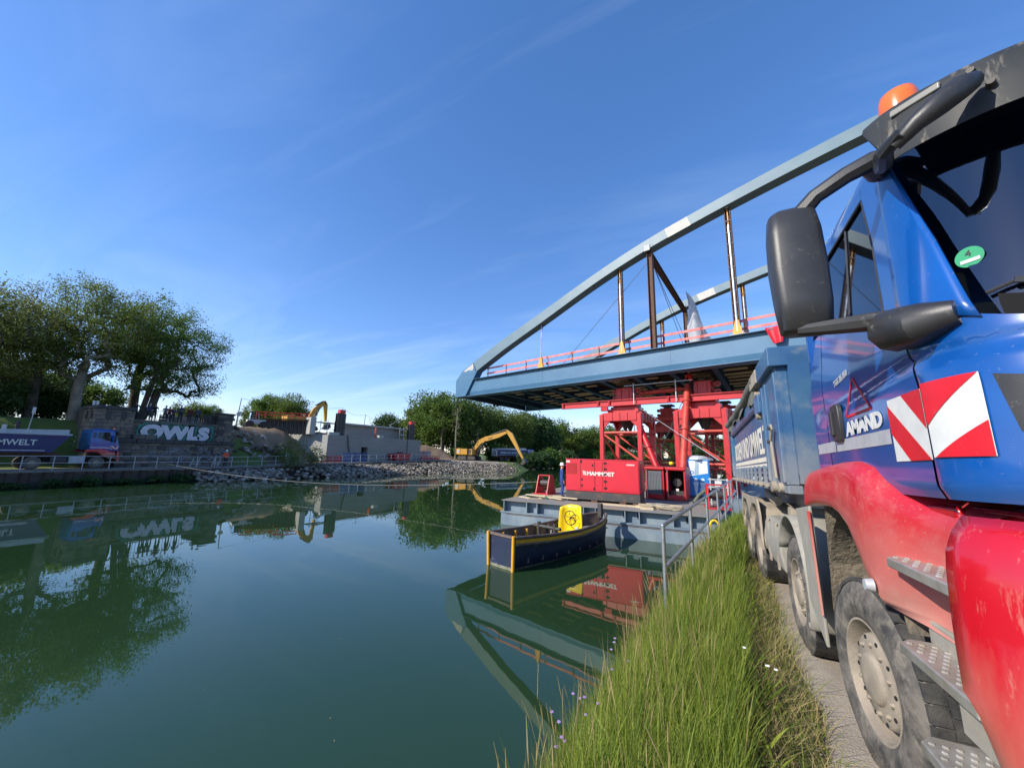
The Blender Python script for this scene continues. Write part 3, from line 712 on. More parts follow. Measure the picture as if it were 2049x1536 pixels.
    stripes(p1_, [([(0, 1), (0, 0), (1, 0), (1, 1)], False, 0), ([(.47, 1), (1, 1), (1, .43)], True, .003), ([(0, .92), (0, .45), (.45, 0), (1, 0)], True, .003)])
    p2_ = chev(None, None, 1.055, 1.375, 1.722, 2.015, 0, .018)
    stripes(p2_, [([(0, 1), (0, 0), (1, 0), (1, 1)], False, 0), ([(0, 1), (0, .42), (1, 1)], True, .003), ([(.06, 0), (1, 0), (1, .42)], True, .003)])
    # windscreen badge, wiper
    bc = S(1.465, 2.475, .0); nrm = Vector(S(1.465, 2.475, .1))-Vector(bc); ex_ = Vector(S(1.52, 2.475, 0))-Vector(S(1.41, 2.475, 0))
    Mb = frame(Vector(bc)-nrm*.03, ex_, (0, 0, 1))
    bd = MB(Mb); bd.lathe([(0, 0), (.04, 0), (.04, .002), (0, .002)], 24, 'z'); bd.build('emission_badge', pm('badge_green', (.01, .28, .12), .5), P)
    bd = MB(Mb); bd.box((-.025, -.022, .003), (.028, -.009, .0045)); bd.build('badge_field', M_white, P)
    text_mesh('lettering', '4', .036, M_black, P, Mb @ Matrix.Translation((-.010, .002, .004)), extrude=.0005)
    wp = MB(); wp.tube([S(1.50, 2.30, .012), S(1.66, 2.33, .014), S(2.1, 2.335, .014), S(2.5, 2.30, .012)], .007, n=6); wp.beam(S(1.6, 2.32, .02), S(2.3, 2.20, .02), .012, .02); wp.build('wiper', M_black, P)
    wp = MB(); wp.tube([S(3.3, 2.22, .012), S(4.2, 2.33, .014)], .007, n=6); wp.build('wiper', M_black, P)
    # grille, air intake behind corner panel
    gr = MB()
    for z in (1.66, 1.76, 1.86, 1.96): gr.grid(lambda a, b: S(lerp(1.62, 4.38, a), z+.07*b, .012), 30, 1)
    gr.build('grille', M_black, P, smooth=60)
    cg = MB(); cg.grid(lambda a, b: S(lerp(1.42+.05*(1-b), 1.60, a), lerp(1.80, 2.00-.03*a, b), .016), 6, 6); cg.build('corner_intake', M_black, P, smooth=60)
    return dr
truck = empty('tipper_truck', (.816, 3.077, H-1.728), (-R_(1.78), 0, 0), 'blue tipper truck with muddy red wings and warning chevrons on the grassy towpath', 'truck')
make_cab(truck)
T_ = truck
for (y, k) in ((0, 'steer'), (1.795, 'steer'), (4.50, 'drive'), (5.90, 'drive')):
    wheel(T_, y, 0, k, turn=R_(4.5) if y == 0 else 0)
    wheel(T_, y, TW, k, right=True)
    if k == 'drive': wheel(T_, y, .36, 'steer'); wheel(T_, y, TW-.36, 'steer', right=True)
    MB().cyl((.3, y, .52), (TW-.3, y, .52), .09, n=10).build('axle', M_mud, T_)
ch = MB(); ch.box((.82, -1.2, .75), (.92, 7.3, 1.02)); ch.box((TW-.92, -1.2, .75), (TW-.82, 7.3, 1.02)); ch.box((.4, -1.25, .55), (TW-.4, -.6, 1.2)); ch.box((.7, -.6, .95), (TW-.7, .6, 1.5)); ch.build('chassis', M_mud, T_)
# red wing over the front wheel: panel with wheel arch, flared outwards
def wing(mir):
    K = Matrix.Identity(4) if not mir else Matrix(((-1, 0, 0, TW), (0, 1, 0, 0), (0, 0, 1, 0), (0, 0, 0, 1)))
    top = [(.86, 1.42), (.85, 1.55), (.80, 1.64), (.66, 1.685), (.3, 1.715), (-.05, 1.735), (-.25, 1.735), (-.42, 1.70), (-.58, 1.62), (-.75, 1.555), (-.98, 1.53), (-1.12, 1.53)]
    bot = [(.86, 1.395), (.74, 1.41), (.60, 1.425), (.42, 1.43), (.22, 1.43), (.05, 1.395), (-.08, 1.33), (-.18, 1.22), (-.28, 1.10), (-.42, 1.02), (-.66, 1.005), (-1.12, 1.005)]
    m = MB(K)
    n = len(top); prof = [(.20, 1.0), (.06, 1.0), (.0, .97), (-.035, .90), (-.05, .78), (-.05, .5), (-.045, .2), (-.035, .06), (-.015, .0), (.06, -.01), (.30, -.0)]
    vs = []
    for k in range(n):
        for (x, t) in prof:
            y = lerp(bot[k][0], top[k][0], t); z = lerp(bot[k][1], top[k][1], t)
            q_ = min(1, max(0, (-y-.50)/.22)); inset = .13*q_*q_*(3-2*q_)*(1 if t > .02 else .6)
            if x > .2: z = z-.0
            vs.append((x+inset, y, z))
    q = len(prof)
    fs = [(i*q+j, (i+1)*q+j, (i+1)*q+j+1, i*q+j+1) for i in range(n-1) for j in range(q-1)]
    fs.append(tuple(range(q))); 
    m.add(vs, fs)
    if not mir: m.f = [f[::-1] for f in m.f]
    o = m.build('wing', M_red, T_, smooth=70, fix=False)
    # inner mud wall and arch liner
    mw = MB(K); mw.grid(lambda a, b: (lerp(.02, .62, a), .70+.05*math.sin(a*9)*.3-.10*b*b, lerp(.42, 1.42, b)), 8, 10); mw.build('mudflap', M_mud, T_, smooth=True)
    ar = MB(K); ar.grid(lambda a, b: (lerp(.03, .6, b), .10+.66*math.cos(lerp(.05, 2.75, a)), .62+.80*math.sin(lerp(.05, 2.75, a))), 20, 3); ar.build('arch_liner', M_mud, T_, smooth=True)
    return o
w_ = wing(False); wing(True)
MB().cyl((-.05, -.42, 1.10), (-.085, -.42, 1.10), .032, .026, n=14).build('marker_lamp', M_silver, w_, smooth=40)
# hollow behind the wing's entry step, below the door
MB().box((.16, -1.30, 1.02), (1.0, -.55, 1.54)).build('step_well', M_reds, T_, bevel=.02)
bl = MB(); bl.box((.10, -.92, 1.43), (.14, -.5, 1.535)); bl.build('step_recess', M_reds, T_, bevel=.02)
def step(z, ya, yb, xo, xi, mat, name='entry_step'):
    m = MB(); m.prism([(xo+.05, ya), (xo, ya-.06), (xo-.0, yb), (xi, yb), (xi, ya)], -.045, 'z', z); o = m.build(name, M_alu, T_, bevel=.008)
    k = MB()
    for i in range(int(abs(ya-yb)/.045)):
        for j in range(int((xi-xo)/.04)):
            y = ya-.07-i*.045; x = xo+.03+j*.04+(.02 if i % 2 else 0)
            if y < yb+.02 or x > xi-.02: continue
            k.lathe([(.011, 0), (.009, .006), (.0, .007)], 6, 'z', (x, y, z))
    tag(k.build('tread_stud', M_alu, o, smooth=True), kind='stuff'); return o
step(1.28, -.60, -1.16, -.055, .16, M_alu); step(.945, -.66, -1.24, -.075, .20, M_alu); step(.60, -.70, -1.25, -.07, .25, M_alu)
sp = MB(); sp.box((.10, -1.22, .62), (.14, -.66, .93)); sp.box((.06, -1.05, .93), (.12, -.62, 1.03)); sp.build('step_riser', M_greypl, T_, bevel=.01)
MB().box((.18, -1.35, .45), (.9, -.75, 1.0)).build('battery_box', M_dark, T_)
# bumper corner, headlamp
bm_ = MB()
def bump(a, b):
    u = lerp(1.23, 4.77, a); z = lerp(.52, 1.50, b); ua = min(u, 6-u)
    o = .095-.06*max(0, (z-1.36)/.14)**2 + .02*math.sin(b*math.pi)
    p = S(u, 1.6, o+.015*math.sin(b*3)); s_ = max(0, (1.22-ua)/.12)
    zz = lerp(z, max(z, .98), min(1, max(0, (1.36-ua)/.13)))
    return (p[0], p[1], zz)
bm_.grid(bump, 64, 18); bo = bm_.build('bumper', M_reds, T_, smooth=60); sd = bo.modifiers.new('thickness', 'SOLIDIFY'); sd.thickness = .03; sd.offset = 1
for u in (1.62, 4.38):
    hl = MB(); hl.grid(lambda a, b: S(u+lerp(-.16, .16, a), lerp(1.10, 1.30, b)+(.04*(1-a) if u < 3 else .04*a)*b, .135), 6, 4); hl.build('headlamp', glassmat('lamp_glass', (.7, .75, .8)) if 'lamp_glass' not in MATS else MATS['lamp_glass'], T_, smooth=60)
    hl = MB(); hl.grid(lambda a, b: S(u+lerp(-.15, .15, a), lerp(1.11, 1.29, b), .128), 6, 4); hl.build('lamp_reflector', M_chrome, T_, smooth=60)
for (u, z) in ((1.38, 1.27), (1.42, .86), (1.55, .78), (1.40, 1.15)):
    c = S(u, z, .03); d = S(u, z, .092); MB().cyl(S(u, 1.6, .10), S(u, 1.6, .142), .026, .020, n=14).build('tow_cover', M_steel, T_, smooth=40).location = (0, 0, z-1.6)
# axle-2 mudguard
mg = MB()
def mgf(a, b):
    t = lerp(-.62, 2.75, a); r = .615+.02*math.sin(b*3.1); x = lerp(-.045, .40, b)
    if b > 0: x = lerp(-.03, .4, b)
    y = 1.795-r*math.cos(t)*1.0; z = .60+r*math.sin(t)
    if a < .12: z = lerp(.40, z, a/.12) if t < 0 else z
    return (x, y-.02, z)
mg.grid(mgf, 26, 5); mo = mg.build('mudguard', M_greypl, T_, smooth=70); sd = mo.modifiers.new('thickness', 'SOLIDIFY'); sd.thickness = .02
fl = MB(); fl.prism([(.78, 1.40), (1.28, 1.34), (1.20, 1.16), (1.12, .98), (1.10, .62), (.95, .52), (.72, .40), (.74, .80), (.76, 1.2)], .025, 'x', -.045); fo = fl.build('mudguard_lip', M_greypl, T_, bevel=.01)
MB().beam((-.05, .765, 1.36), (-.05, .71, .62), .014, .02, up=(0, 1, 0)).build('red_edge', M_red, T_)
# tandem mudguards and fuel tank
for yc in (4.50, 5.90):
    mg = MB(); mg.grid(lambda a, b: (lerp(-.035, .66, b), yc-.64*math.cos(lerp(.0, math.pi, a)), .58+.60*math.sin(lerp(.0, math.pi, a))**.8), 20, 4); o = mg.build('mudguard', M_tarmetal, T_, smooth=70)
    sd = o.modifiers.new('thickness', 'SOLIDIFY'); sd.thickness = .02
mg = MB(); mg.prism([(3.82, .55), (3.86, 1.05), (4.05, 1.26), (6.35, 1.26), (6.55, 1.05), (6.6, .75), (6.53, .75), (6.42, 1.0), (6.15, 1.16), (5.65, 1.16), (5.3, 1.0), (5.2, .85), (5.1, 1.0), (4.75, 1.16), (4.25, 1.16), (3.98, 1.0), (3.92, .55)], .03, 'x', -.045); mg.build('mudguard_lip', M_tarmetal, T_, bevel=.01)
tk = MB(); tk.prism([(.02, .52), (.0, .60), (-.02, .75), (0, .98), (.06, 1.06), (.5, 1.08), (.66, 1.0), (.66, .55), (.55, .48), (.1, .48)], 1.15, 'y', 2.55); tk.build('fuel_tank', M_greypl, T_, bevel=.03)
for y in (2.8, 3.4): MB().box((-.012, y, .50), (.01, y+.06, 1.05)).build('tank_strap', M_tarmetal, T_)
MB().cyl((.10, 2.45, 1.18), (.62, 2.45, 1.18), .10, n=14).build('air_tank', M_tarmetal, T_, smooth=40); MB().cyl((.2, 3.9, 1.25), (.2, 4.5, 1.32), .07, n=10).build('tie_bar', M_tarmetal, T_, smooth=40)
MB().box((.55, 6.9, .5), (TW-.55, 7.2, .62)).build('underrun_bar', M_steel, T_)
# tipper body
BX = -.045; Z0 = 1.56; Z1 = 2.80; YB0 = 1.30; YB1 = 7.85
tb = MB(); tb.box((0.03, YB0+.05, Z0+.02), (TW-.03, YB1, Z0+.08)); tb.box((.03, YB0+.06, Z0+.05), (.09, YB1, Z1)); tb.box((TW-.09, YB0+.06, Z0+.05), (TW-.03, YB1, Z1)); tb.box((.03, YB0, Z0), (TW-.03, YB0+.06, Z1+.02)); tb.box((.03, YB1-.06, Z0), (TW-.03, YB1, Z1)); tb.box((.5, YB0+.2, 1.1), (.7, YB1-.3, Z0)); tb.box((TW-.7, YB0+.2, 1.1), (TW-.5, YB1-.3, Z0)); tb.build('body_shell', M_bluelow, T_)
sp = MB(); sp.box((BX+.03, 2.32, Z0+.15), (BX+.07, YB1-.25, Z1-.30)); so = sp.build('side_board', M_bluelow, T_, bevel=.01)
rl = MB(); rl.prism([(BX-.01, Z1-.30), (BX-.03, Z1-.27), (BX-.03, Z1-.03), (BX+.02, Z1), (BX+.12, Z1), (BX+.12, Z1-.3)], YB1-2.30, 'y', 2.30); rl.build('top_rail', M_bluelow, T_)
fp = MB(); fp.box((BX-.03, 1.36, Z0-.02), (BX+.08, 2.25, Z1-.08)); fp.build('front_post', M_bluelow, T_, bevel=.015)
for (ya, yb, x_) in ((1.95, 2.04, -.05), (1.36, 1.45, -.05), (2.16, 2.25, -.055)):
    MB().box((BX+x_, ya, Z0), (BX+x_+.05, yb, Z1-.15)).build('post_rib', M_bluelow, T_, bevel=.012)
MB().box((BX-.03, 7.60, Z0), (BX+.08, YB1, Z1-.05)).build('rear_post', M_bluelow, T_, bevel=.015)
bt = MB(); bt.box((BX-.02, 1.36, Z0-.10), (BX+.10, YB1, Z0-.02)); bt.build('bottom_rail', M_bluelow, T_, bevel=.01)
for k in range(11):
    y = 2.45+k*.50
    MB().box((BX-.005, y, Z0-.02), (BX+.03, y+.05, Z0+.19)).build('board_hinge', M_bluelow, T_)
    MB().cyl((BX-.05, y-.04, Z0-.045), (BX-.05, y+.10, Z0-.045), .026, n=8).build('hinge_pin', M_tarmetal, T_, smooth=40)
MB().cyl((BX-.02, 1.95, Z0-.05), (BX-.07, 1.95, Z0-.05), .06, n=14).build('pivot_boss', M_tarmetal, T_, smooth=40)
MB().cyl((BX-.02, 1.60, Z0-.05), (BX-.06, 1.60, Z0-.05), .05, n=14).build('pivot_boss', M_tarmetal, T_, smooth=40)
lk = MB(); lk.prism([(1.72, 1.98), (1.60, 2.10), (1.66, 2.16), (1.78, 2.00), (1.74, 1.62), (1.62, 1.60)], .02, 'x', BX-.075); lk.build('lock_lever', M_tarmetal, T_, bevel=.006)
for (y, z) in ((1.63, 2.11), (1.74, 1.98)): MB().cyl((BX-.08, y, z), (BX-.10, y, z), .02, n=10).build('lever_bolt', M_steel, T_)
MB().box((BX-.085, 2.28, 2.36), (BX-.02, 2.62, 2.60)).build('latch_block', M_bluelow, T_, bevel=.02)
for z in (2.62, 2.34): MB().cyl((BX-.09, 2.45, z), (BX-.02, 2.45, z), .035, n=10).build('latch_bolt', M_tarmetal, T_)
MB().box((BX-.09, 1.30, Z1-.10), (TW+.05, 2.15, Z1+.10)).build('headboard_hood', M_bluelow, T_, bevel=.012)
MB().box((BX-.10, 2.16, Z1-.09), (BX+.10, 2.75, Z1+.08)).build('tarp_bracket', M_tarmetal, T_, bevel=.01)
tr_ = MB(); rn = random.Random(2); pts = []; rs = []
for k in range(40):
    t = k/39; pts.append((BX-.03+.008*math.sin(k*.6), lerp(2.55, 8.15, t), Z1+.03+.012*math.sin(k*.5)-.05*math.sin(math.pi*t))); rs.append(.078+.004*math.sin(k*.6)+rn.uniform(-.003, .003))
tr_.tube(pts, rs, n=12); tr_.build('tarp_roll', M_tarp, T_, smooth=True)
tf = MB(); tf.grid(lambda a, b: (BX-.05-.03*math.sin(a*22)*b, lerp(2.6, 8.0, a), Z1-.02-b*(.16+.05*math.sin(a*17)+.04*math.sin(a*41))), 60, 3); tf.build('tarp_flap', M_tarp, T_, smooth=True)
text_mesh('lettering', 'BODEN UND UMWELT', .50, pm('cream_letter', (.70, .66, .55), .6, dirt=(DUST, .2, 9, .9)), so, frame((BX+.0275, 7.42, Z0+.36), (0, -1, 0), (0, 0, 1)), bold=.012, sx=.92)
for (za, zb) in ((Z0+.24, Z0+.30), (Z0+.18, Z0+.215)): MB().box((BX+.0255, 2.4, za), (BX+.0295, 7.5, zb)).build('trim_line', MATS['cream_letter'], so)
# ------------------------------------------------------------------ tied-arch bridge carried on the barge
BA = Vector((25.46, -7.36, 0)).normalized()           # along the bridge, from the free end
BANG = math.atan2(BA.y, BA.x)
bridge = empty('arch_bridge', (-21.96, 31.75, 9.0), (0, 0, BANG), 'blue steel tied-arch bridge riding high on red lifting towers over the canal', 'bridge')
BW = 13.5; SK = -.13                                    # width across, skew per metre
BL = 92.0
def bp_(s, o, z): return (s+SK*o, o, z-9.0)
AS = [-.05, .8, 3, 6, 10.8, 14.8, 18.3, 20.6, 25.5, 29.2, 32.3, 38, 46]
AZ = [10.72, 11.62, 12.55, 13.8, 15.45, 16.95, 18.12, 18.78, 19.80, 20.45, 20.92, 21.6, 22.0]
def arch_z(s):
    s = s if s <= 46 else 92-s
    return interp(s, AS, AZ)
def arch_h(s):
    s = s if s <= 46 else 92-s
    return interp(s, [0, 2, 8, 16, 46], [1.15, 1.1, .92, .72, .66])
ss = sorted(set(list(np.linspace(2.4, 46, 60))+list(92-np.linspace(2.4, 46, 60))))
# smooth the sampled curve
zz = np.array([arch_z(s) for s in ss])
for _ in range(6): zz[1:-1] = (zz[:-2]+2*zz[1:-1]+zz[2:])/4
def arch(o0):
    aw = .85
    m = MB(); vs = []
    for i, s in enumerate(ss):
        d = ss[min(i+1, len(ss)-1)]-ss[max(i-1, 0)]; dz = zz[min(i+1, len(ss)-1)]-zz[max(i-1, 0)]
        l = math.hypot(d, dz); nx, nz = dz/l, -d/l; h = arch_h(s)
        for (oo, hh) in ((o0, 0), (o0+aw, 0), (o0+aw, 1), (o0, 1)): vs.append(bp_(s+nx*h*hh, oo, zz[i]+nz*h*hh))
    fs = [(i*4+j, (i+1)*4+j, (i+1)*4+(j+1) % 4, i*4+(j+1) % 4) for i in range(len(ss)-1) for j in range(4)]+[(3, 2, 1, 0), tuple(len(vs)-4+k for k in range(4))]
    m.add(vs, fs)
    a_ = m.build('arch', M_archgrey, bridge, fix=True)
    for e in (0, 1):
        f = (lambda s: s) if e == 0 else (lambda s: BL-s)
        poly = [(f(-.05), 9.02), (f(-.08), 10.72), (f(.85), 11.62), (f(2.45), zz[0]+.0), (f(3.02), zz[0]-.95), (f(1.45), 9.02)]
        k = MB(); n = len(poly)
        k.add([bp_(s, o0+d, z) for d in (0, aw) for (s, z) in poly], [tuple(range(n)), tuple(range(n, 2*n))[::-1]]+[(i, n+i, n+(i+1) % n, (i+1) % n) for i in range(n)])
        k.build('arch_foot', M_steelblue, bridge, fix=True)
        # bare weld zones with primer
        if e == 0:
            k = MB(); pr = [(1.28, 11.70), (2.42, 12.20), (2.50, 11.75), (2.35, 11.50), (1.85, 11.62), (1.35, 11.50), (1.05, 11.56)]
            k.add([bp_(s, o0-.004, z) for (s, z) in pr], [tuple(range(7))]); k.build('weld_patch', M_primer, a_)
    for sc in (22.2, 69.8):
        i0 = int(np.argmin(abs(np.array(ss)-sc)))
        k = MB(); vs = []
        for i in range(i0-1, i0+2):
            for hh in (.0, 1.0): vs.append(bp_(ss[i]+.2*hh, o0-.004, zz[i]-arch_h(ss[i])*hh))
        k.add(vs, [(0, 1, 3, 2), (2, 3, 5, 4)]); k.build('weld_patch', M_primer, a_)
arch(0.0); arch(BW-.85)
# edge girders: web, top flange, inclined lower plate
def girder(o0, sg):
    w0 = o0+.22*sg
    m = MB()
    sec = [(w0, 10.58), (w0, 9.42), (w0+.10*sg, 9.06), (w0+.75*sg, 9.06), (w0+.75*sg, 10.58)]
    n = len(sec); vs = [bp_(s, o, z) for s in (.9, BL-.9) for (o, z) in sec]
    m.add(vs, [tuple(range(n))[::-1], tuple(range(n, 2*n))]+[(i, n+i, n+(i+1) % n, (i+1) % n) for i in range(n)])
    g = m.build('edge_girder', M_steelblue, bridge, fix=True)
    k = MB(); k.add([bp_(s, o, z) for s in (2.6, BL-2.6) for (o, z) in ((o0-.08*sg, 10.59), (o0-.08*sg, 10.63), (w0+.8*sg, 10.63), (w0+.8*sg, 10.59))], [(3, 2, 1, 0), (4, 5, 6, 7), (0, 1, 5, 4), (1, 2, 6, 5), (2, 3, 7, 6), (3, 0, 4, 7)])
    k.build('top_flange', M_darkblue, g, fix=True)
    k = MB(); k.add([bp_(s, o, z) for s in (.2, BL-.2) for (o, z) in ((o0+.10*sg, 9.0), (o0+.10*sg, 9.05), (w0+.85*sg, 9.05), (w0+.85*sg, 9.0))], [(3, 2, 1, 0), (4, 5, 6, 7), (0, 1, 5, 4), (1, 2, 6, 5), (2, 3, 7, 6), (3, 0, 4, 7)])
    k.build('bottom_flange', M_steelblue, g, fix=True)
    for s in (11.0, 21.5, 32.5, 43): MB().beam(bp_(s, w0-.004*sg, 9.45), bp_(s, w0-.004*sg, 10.57), .012, .012).build('splice_seam', M_darkblue, g)
girder(0, 1); girder(BW, -1)
# cross beams, deck plate, formwork
i0 = .3; k = 0; rn = random.Random(11)
s = .35; xb = []
while s < BL: xb.append(s); s += 2.62
for q, s in enumerate(xb):
    m = MB(); a_ = bp_(s, .9, 9.42); b_ = bp_(s, BW-.9, 9.42)
    m.ibeam(a_, b_, .34, .78 if q else .86, .03); m.build('cross_beam', M_darkblue, bridge)
dk = MB(); dk.add([bp_(s, o, z) for s in (.4, BL-.4) for (o, z) in ((.3, 9.95), (BW-.3, 9.95), (BW-.3, 10.2), (.3, 10.2))], [(0, 1, 2, 3), (7, 6, 5, 4), (0, 4, 5, 1), (1, 5, 6, 2), (2, 6, 7, 3), (3, 7, 4, 0)])
dk.build('deck_slab', M_deckwood, bridge, fix=True)
for q in range(2, 18):
    for o in np.arange(1.6, BW-1.0, 1.35):
        if rn.random() < .15: continue
        s0 = xb[q]+.25+rn.uniform(0, .25); o1 = o+rn.uniform(-.35, .35)
        MB().beam(bp_(s0, o1, 9.20+rn.uniform(-.03, .03)), bp_(s0+rn.uniform(.9, 1.7), o1+rn.uniform(-.04, .04), 9.20), .26, .09).build('formwork_plank', M_plank, bridge)
    for o in (2.6, 4.9, 7.2, 9.4):
        MB().beam(bp_(xb[q]+.2, o, 9.74), bp_(xb[q+1]-.2, o, 9.74), .10, .14).build('formwork_joist', M_deckwood, bridge)
for o in (5.8, 6.4): MB().beam(bp_(.55, o, 9.1), bp_(.55, o, 8.75), .22, .22, up=(1, 0, 0)).build('bearing_stub', M_steel, bridge)
# hangers
def hanger(s, o, first=False):
    top = arch_z(s)-arch_h(s)-.02
    if first:
        m = MB(); m.cyl(bp_(s, o+.42, 10.7), bp_(s, o+.42, top), .05, n=10); hb = m.build('hanger', M_chrome, bridge, smooth=40)
        MB().prism([(-.22, 0), (.22, 0), (.06, -.75), (-.06, -.75)], .05, 'y').build('hanger_plate', M_steel, hb).location = bp_(s, o+.40, top+.25)
    else:
        m = MB(); m.beam(bp_(s, o+.56, 10.7), bp_(s, o+.56, top), .28, .05, up=(0, 1, 0)); hb = m.build('hanger', M_rust, bridge)
        for d in (-.15, .15): MB().beam(bp_(s+d, o+.42, 10.7), bp_(s+d, o+.42, top), .05, .20, up=(0, 1, 0)).build('hanger_flange', M_rust, hb)
        MB().cyl(bp_(s, o+.36, 10.9), bp_(s, o+.36, top-1.2), .085, n=10).build('cable_sheath', M_chrome, hb, smooth=40)
        z = 11.9
        while z < top-.6: MB().beam(bp_(s-.19, o+.34, z), bp_(s+.19, o+.34, z), .10, .06).build('batten', M_steel, hb); z += .78
        MB().beam(bp_(s, o+.36, top-1.25), bp_(s, o+.36, top-.1), .05, .05).build('rod_end', M_yellow, hb)
        MB().beam(bp_(s, o+.30, top-.05), bp_(s, o+.30, top+.12), .16, .10, up=(0, 1, 0)).build('pin_cap', M_pale, hb)
    y = MB(); n = 4; y.add([bp_(s+ds, o+do, z) for do in (.28, .46) for (ds, z) in ((-.30, 10.64), (.30, 10.64), (.09, 11.62), (-.09, 11.62))], [(0, 1, 2, 3), (7, 6, 5, 4), (0, 4, 5, 1), (1, 5, 6, 2), (2, 6, 7, 3), (3, 7, 4, 0)])
    y.build('hanger_shoe', M_yellow, bridge, fix=True)
    MB().box((-.42, -.15, 0), (.42, .25, .10)).build('shoe_plate', M_pale, bridge).location = bp_(s, o+.35, 10.64)
for s in [10.7, 18.1, 25.43, 32.8, 40.2, 51.8, 59.2, 66.6, 73.9, 81.3]:
    for o in (0, BW-.85): hanger(s, o, s in (10.7, 81.3))
# rusty erection portals
for s in (20.42, 71.58):
    tz = arch_z(s)-arch_h(s)
    for o in (0.02, BW-.85+.02):
        m = MB(); m.ibeam(bp_(s, o+.38, 10.64), bp_(s, o+.38, tz+.0), .34, .36, .03, up=(1, 0, 0)); po = m.build('erection_post', M_rust, bridge)
        MB().box((-.30, -.25, 0), (.30, .30, .05)).build('post_foot', M_steel, po).location = bp_(s, o+.38, 10.635)
        MB().box((-.28, -.06, -.45), (.12, .02, 0)).build('post_head', M_pale, po).location = bp_(s, o-.02, tz+.25)
    MB().ibeam(bp_(s, .75, tz-.35), bp_(s, BW-.8, tz-.35), .34, .40, .03).build('portal_beam', M_rust, bridge)
    for (oa, ob, za, zb) in ((.45, 6.5, tz-.5, 11.0), (BW-.45, 6.8, tz-.5, 11.0), (.5, 10.5, tz-.6, 11.2)):
        MB().tube([bp_(s, oa, za), bp_(s+1.2, ob, zb)], .02, n=5).build('tie_rod', M_steel, bridge)
MB().tube([bp_(20.3, .40, 17.2), bp_(12.2, 1.6, 11.0)], .018, n=5).build('guy_wire', M_steel, bridge)
# pale sheeting hung on a line in the portal
sh = MB(); sh.grid(lambda a, b: bp_(21.9+a*1.9*(b**.8)+.10*math.sin(b*9), 5.0+.35*math.sin(a*5+b*4), 16.2-b*5.4), 8, 16)
sheet_o = sh.build('plastic_sheet', leafmat('pale_sheet', (.62, .64, .66), (.55, .57, .60), .45), None, smooth=True)
sheet_o.parent = None; sheet_o.matrix_world = Matrix.Translation(bridge.location) @ Matrix.Rotation(BANG, 4, 'Z')
tag(sheet_o, 'pale translucent sheet hanging from the rusty portal between the two arches', 'sheet')
# temporary guard rails of faded red planks
for o in (1.0, BW-1.0):
    s = 3.7; j = 0
    while s < BL-4:
        MB().beam(bp_(s, o, 10.64), bp_(s, o, 11.80), .07, .07, up=(1, 0, 0)).build('rail_post', M_rust if j % 3 else M_pinkwood, bridge)
        e = min(s+2.45, BL-3.6)
        for z in (11.72, 11.20): MB().beam(bp_(s-.1, o-.05, z+rn.uniform(-.02, .02)), bp_(e+.12, o-.05, z+rn.uniform(-.02, .02)), .035, .16).build('rail_board', M_pinkwood, bridge)
        s = e+.01; j += 1
# red pennant at the deck edge
pn = MB(); pn.grid(lambda a, b: (a*.95*(1-b*.55)+b*.35, .08*math.sin(a*6), -b*.95), 8, 6)
po = pn.build('red_flag', M_redfilm, None, smooth=True); po.matrix_world = Matrix.Translation(bridge.location) @ Matrix.Rotation(BANG, 4, 'Z') @ Matrix.Translation(bp_(26.75, -.12, 10.72))
tag(po, 'small red flag tied to the blue girder edge below the plank railing', 'flag')
# ------------------------------------------------------------------ barge, lifting towers, deck gear
DZ = 1.18
barge = empty('pontoon_barge', (0, 17.70, 0), (0, 0, 0), 'blue-grey steel pontoon barge carrying the red towers', 'barge')
BX0, BX1, BLN = -9.15, .75, 30.0
hb = MB(); hb.box((BX0, .02, -.8), (BX1, BLN, .62)); hb.build('hull', M_barge, barge, bevel=.02)
up = MB(); up.box((BX0+.12, .32, .60), (BX1-.12, BLN-.2, DZ-.03)); up.build('upper_strake', M_barge, barge)
dk = MB(); dk.box((BX0+.02, .0, DZ-.03), (BX1, BLN, DZ)); dk.build('deck_plate', M_bargedeck, barge)
sp2 = MB(); sp2.box((BX1+.02, 8.0, -.8), (4.9, BLN, .6)); sp2.box((BX1+.01, 8.0, .6), (4.9, BLN, DZ-.01)); sp2.build('side_pontoon', M_barge, barge)
MB().box((BX0-.02, -.02, .58), (BX1+.02, .34, .64)).build('ledge', M_barge, barge)
for x in (BX0+.15, -7.75, -7.2, -5.85, -4.9, -4.35, -3.05, -2.45, -1.1, -.5, BX1-.1):
    MB().box((x-.02, .03, .64), (x+.02, .33, DZ-.03)).build('stiffener', M_barge, barge)
    MB().box((x-.12, .315, .80), (x-.03, .33, 1.05)).build('lashing_slot', M_dark, barge)
for y in np.arange(2.5, BLN, 2.5): MB().box((BX0-.0, y, .64), (BX0+.14, y+.04, DZ-.03)).build('stiffener', M_barge, barge)
MB().box((BX0+.3, .0095, .50), (BX1-.4, .018, .53)).build('rust_seam', M_rust, barge)
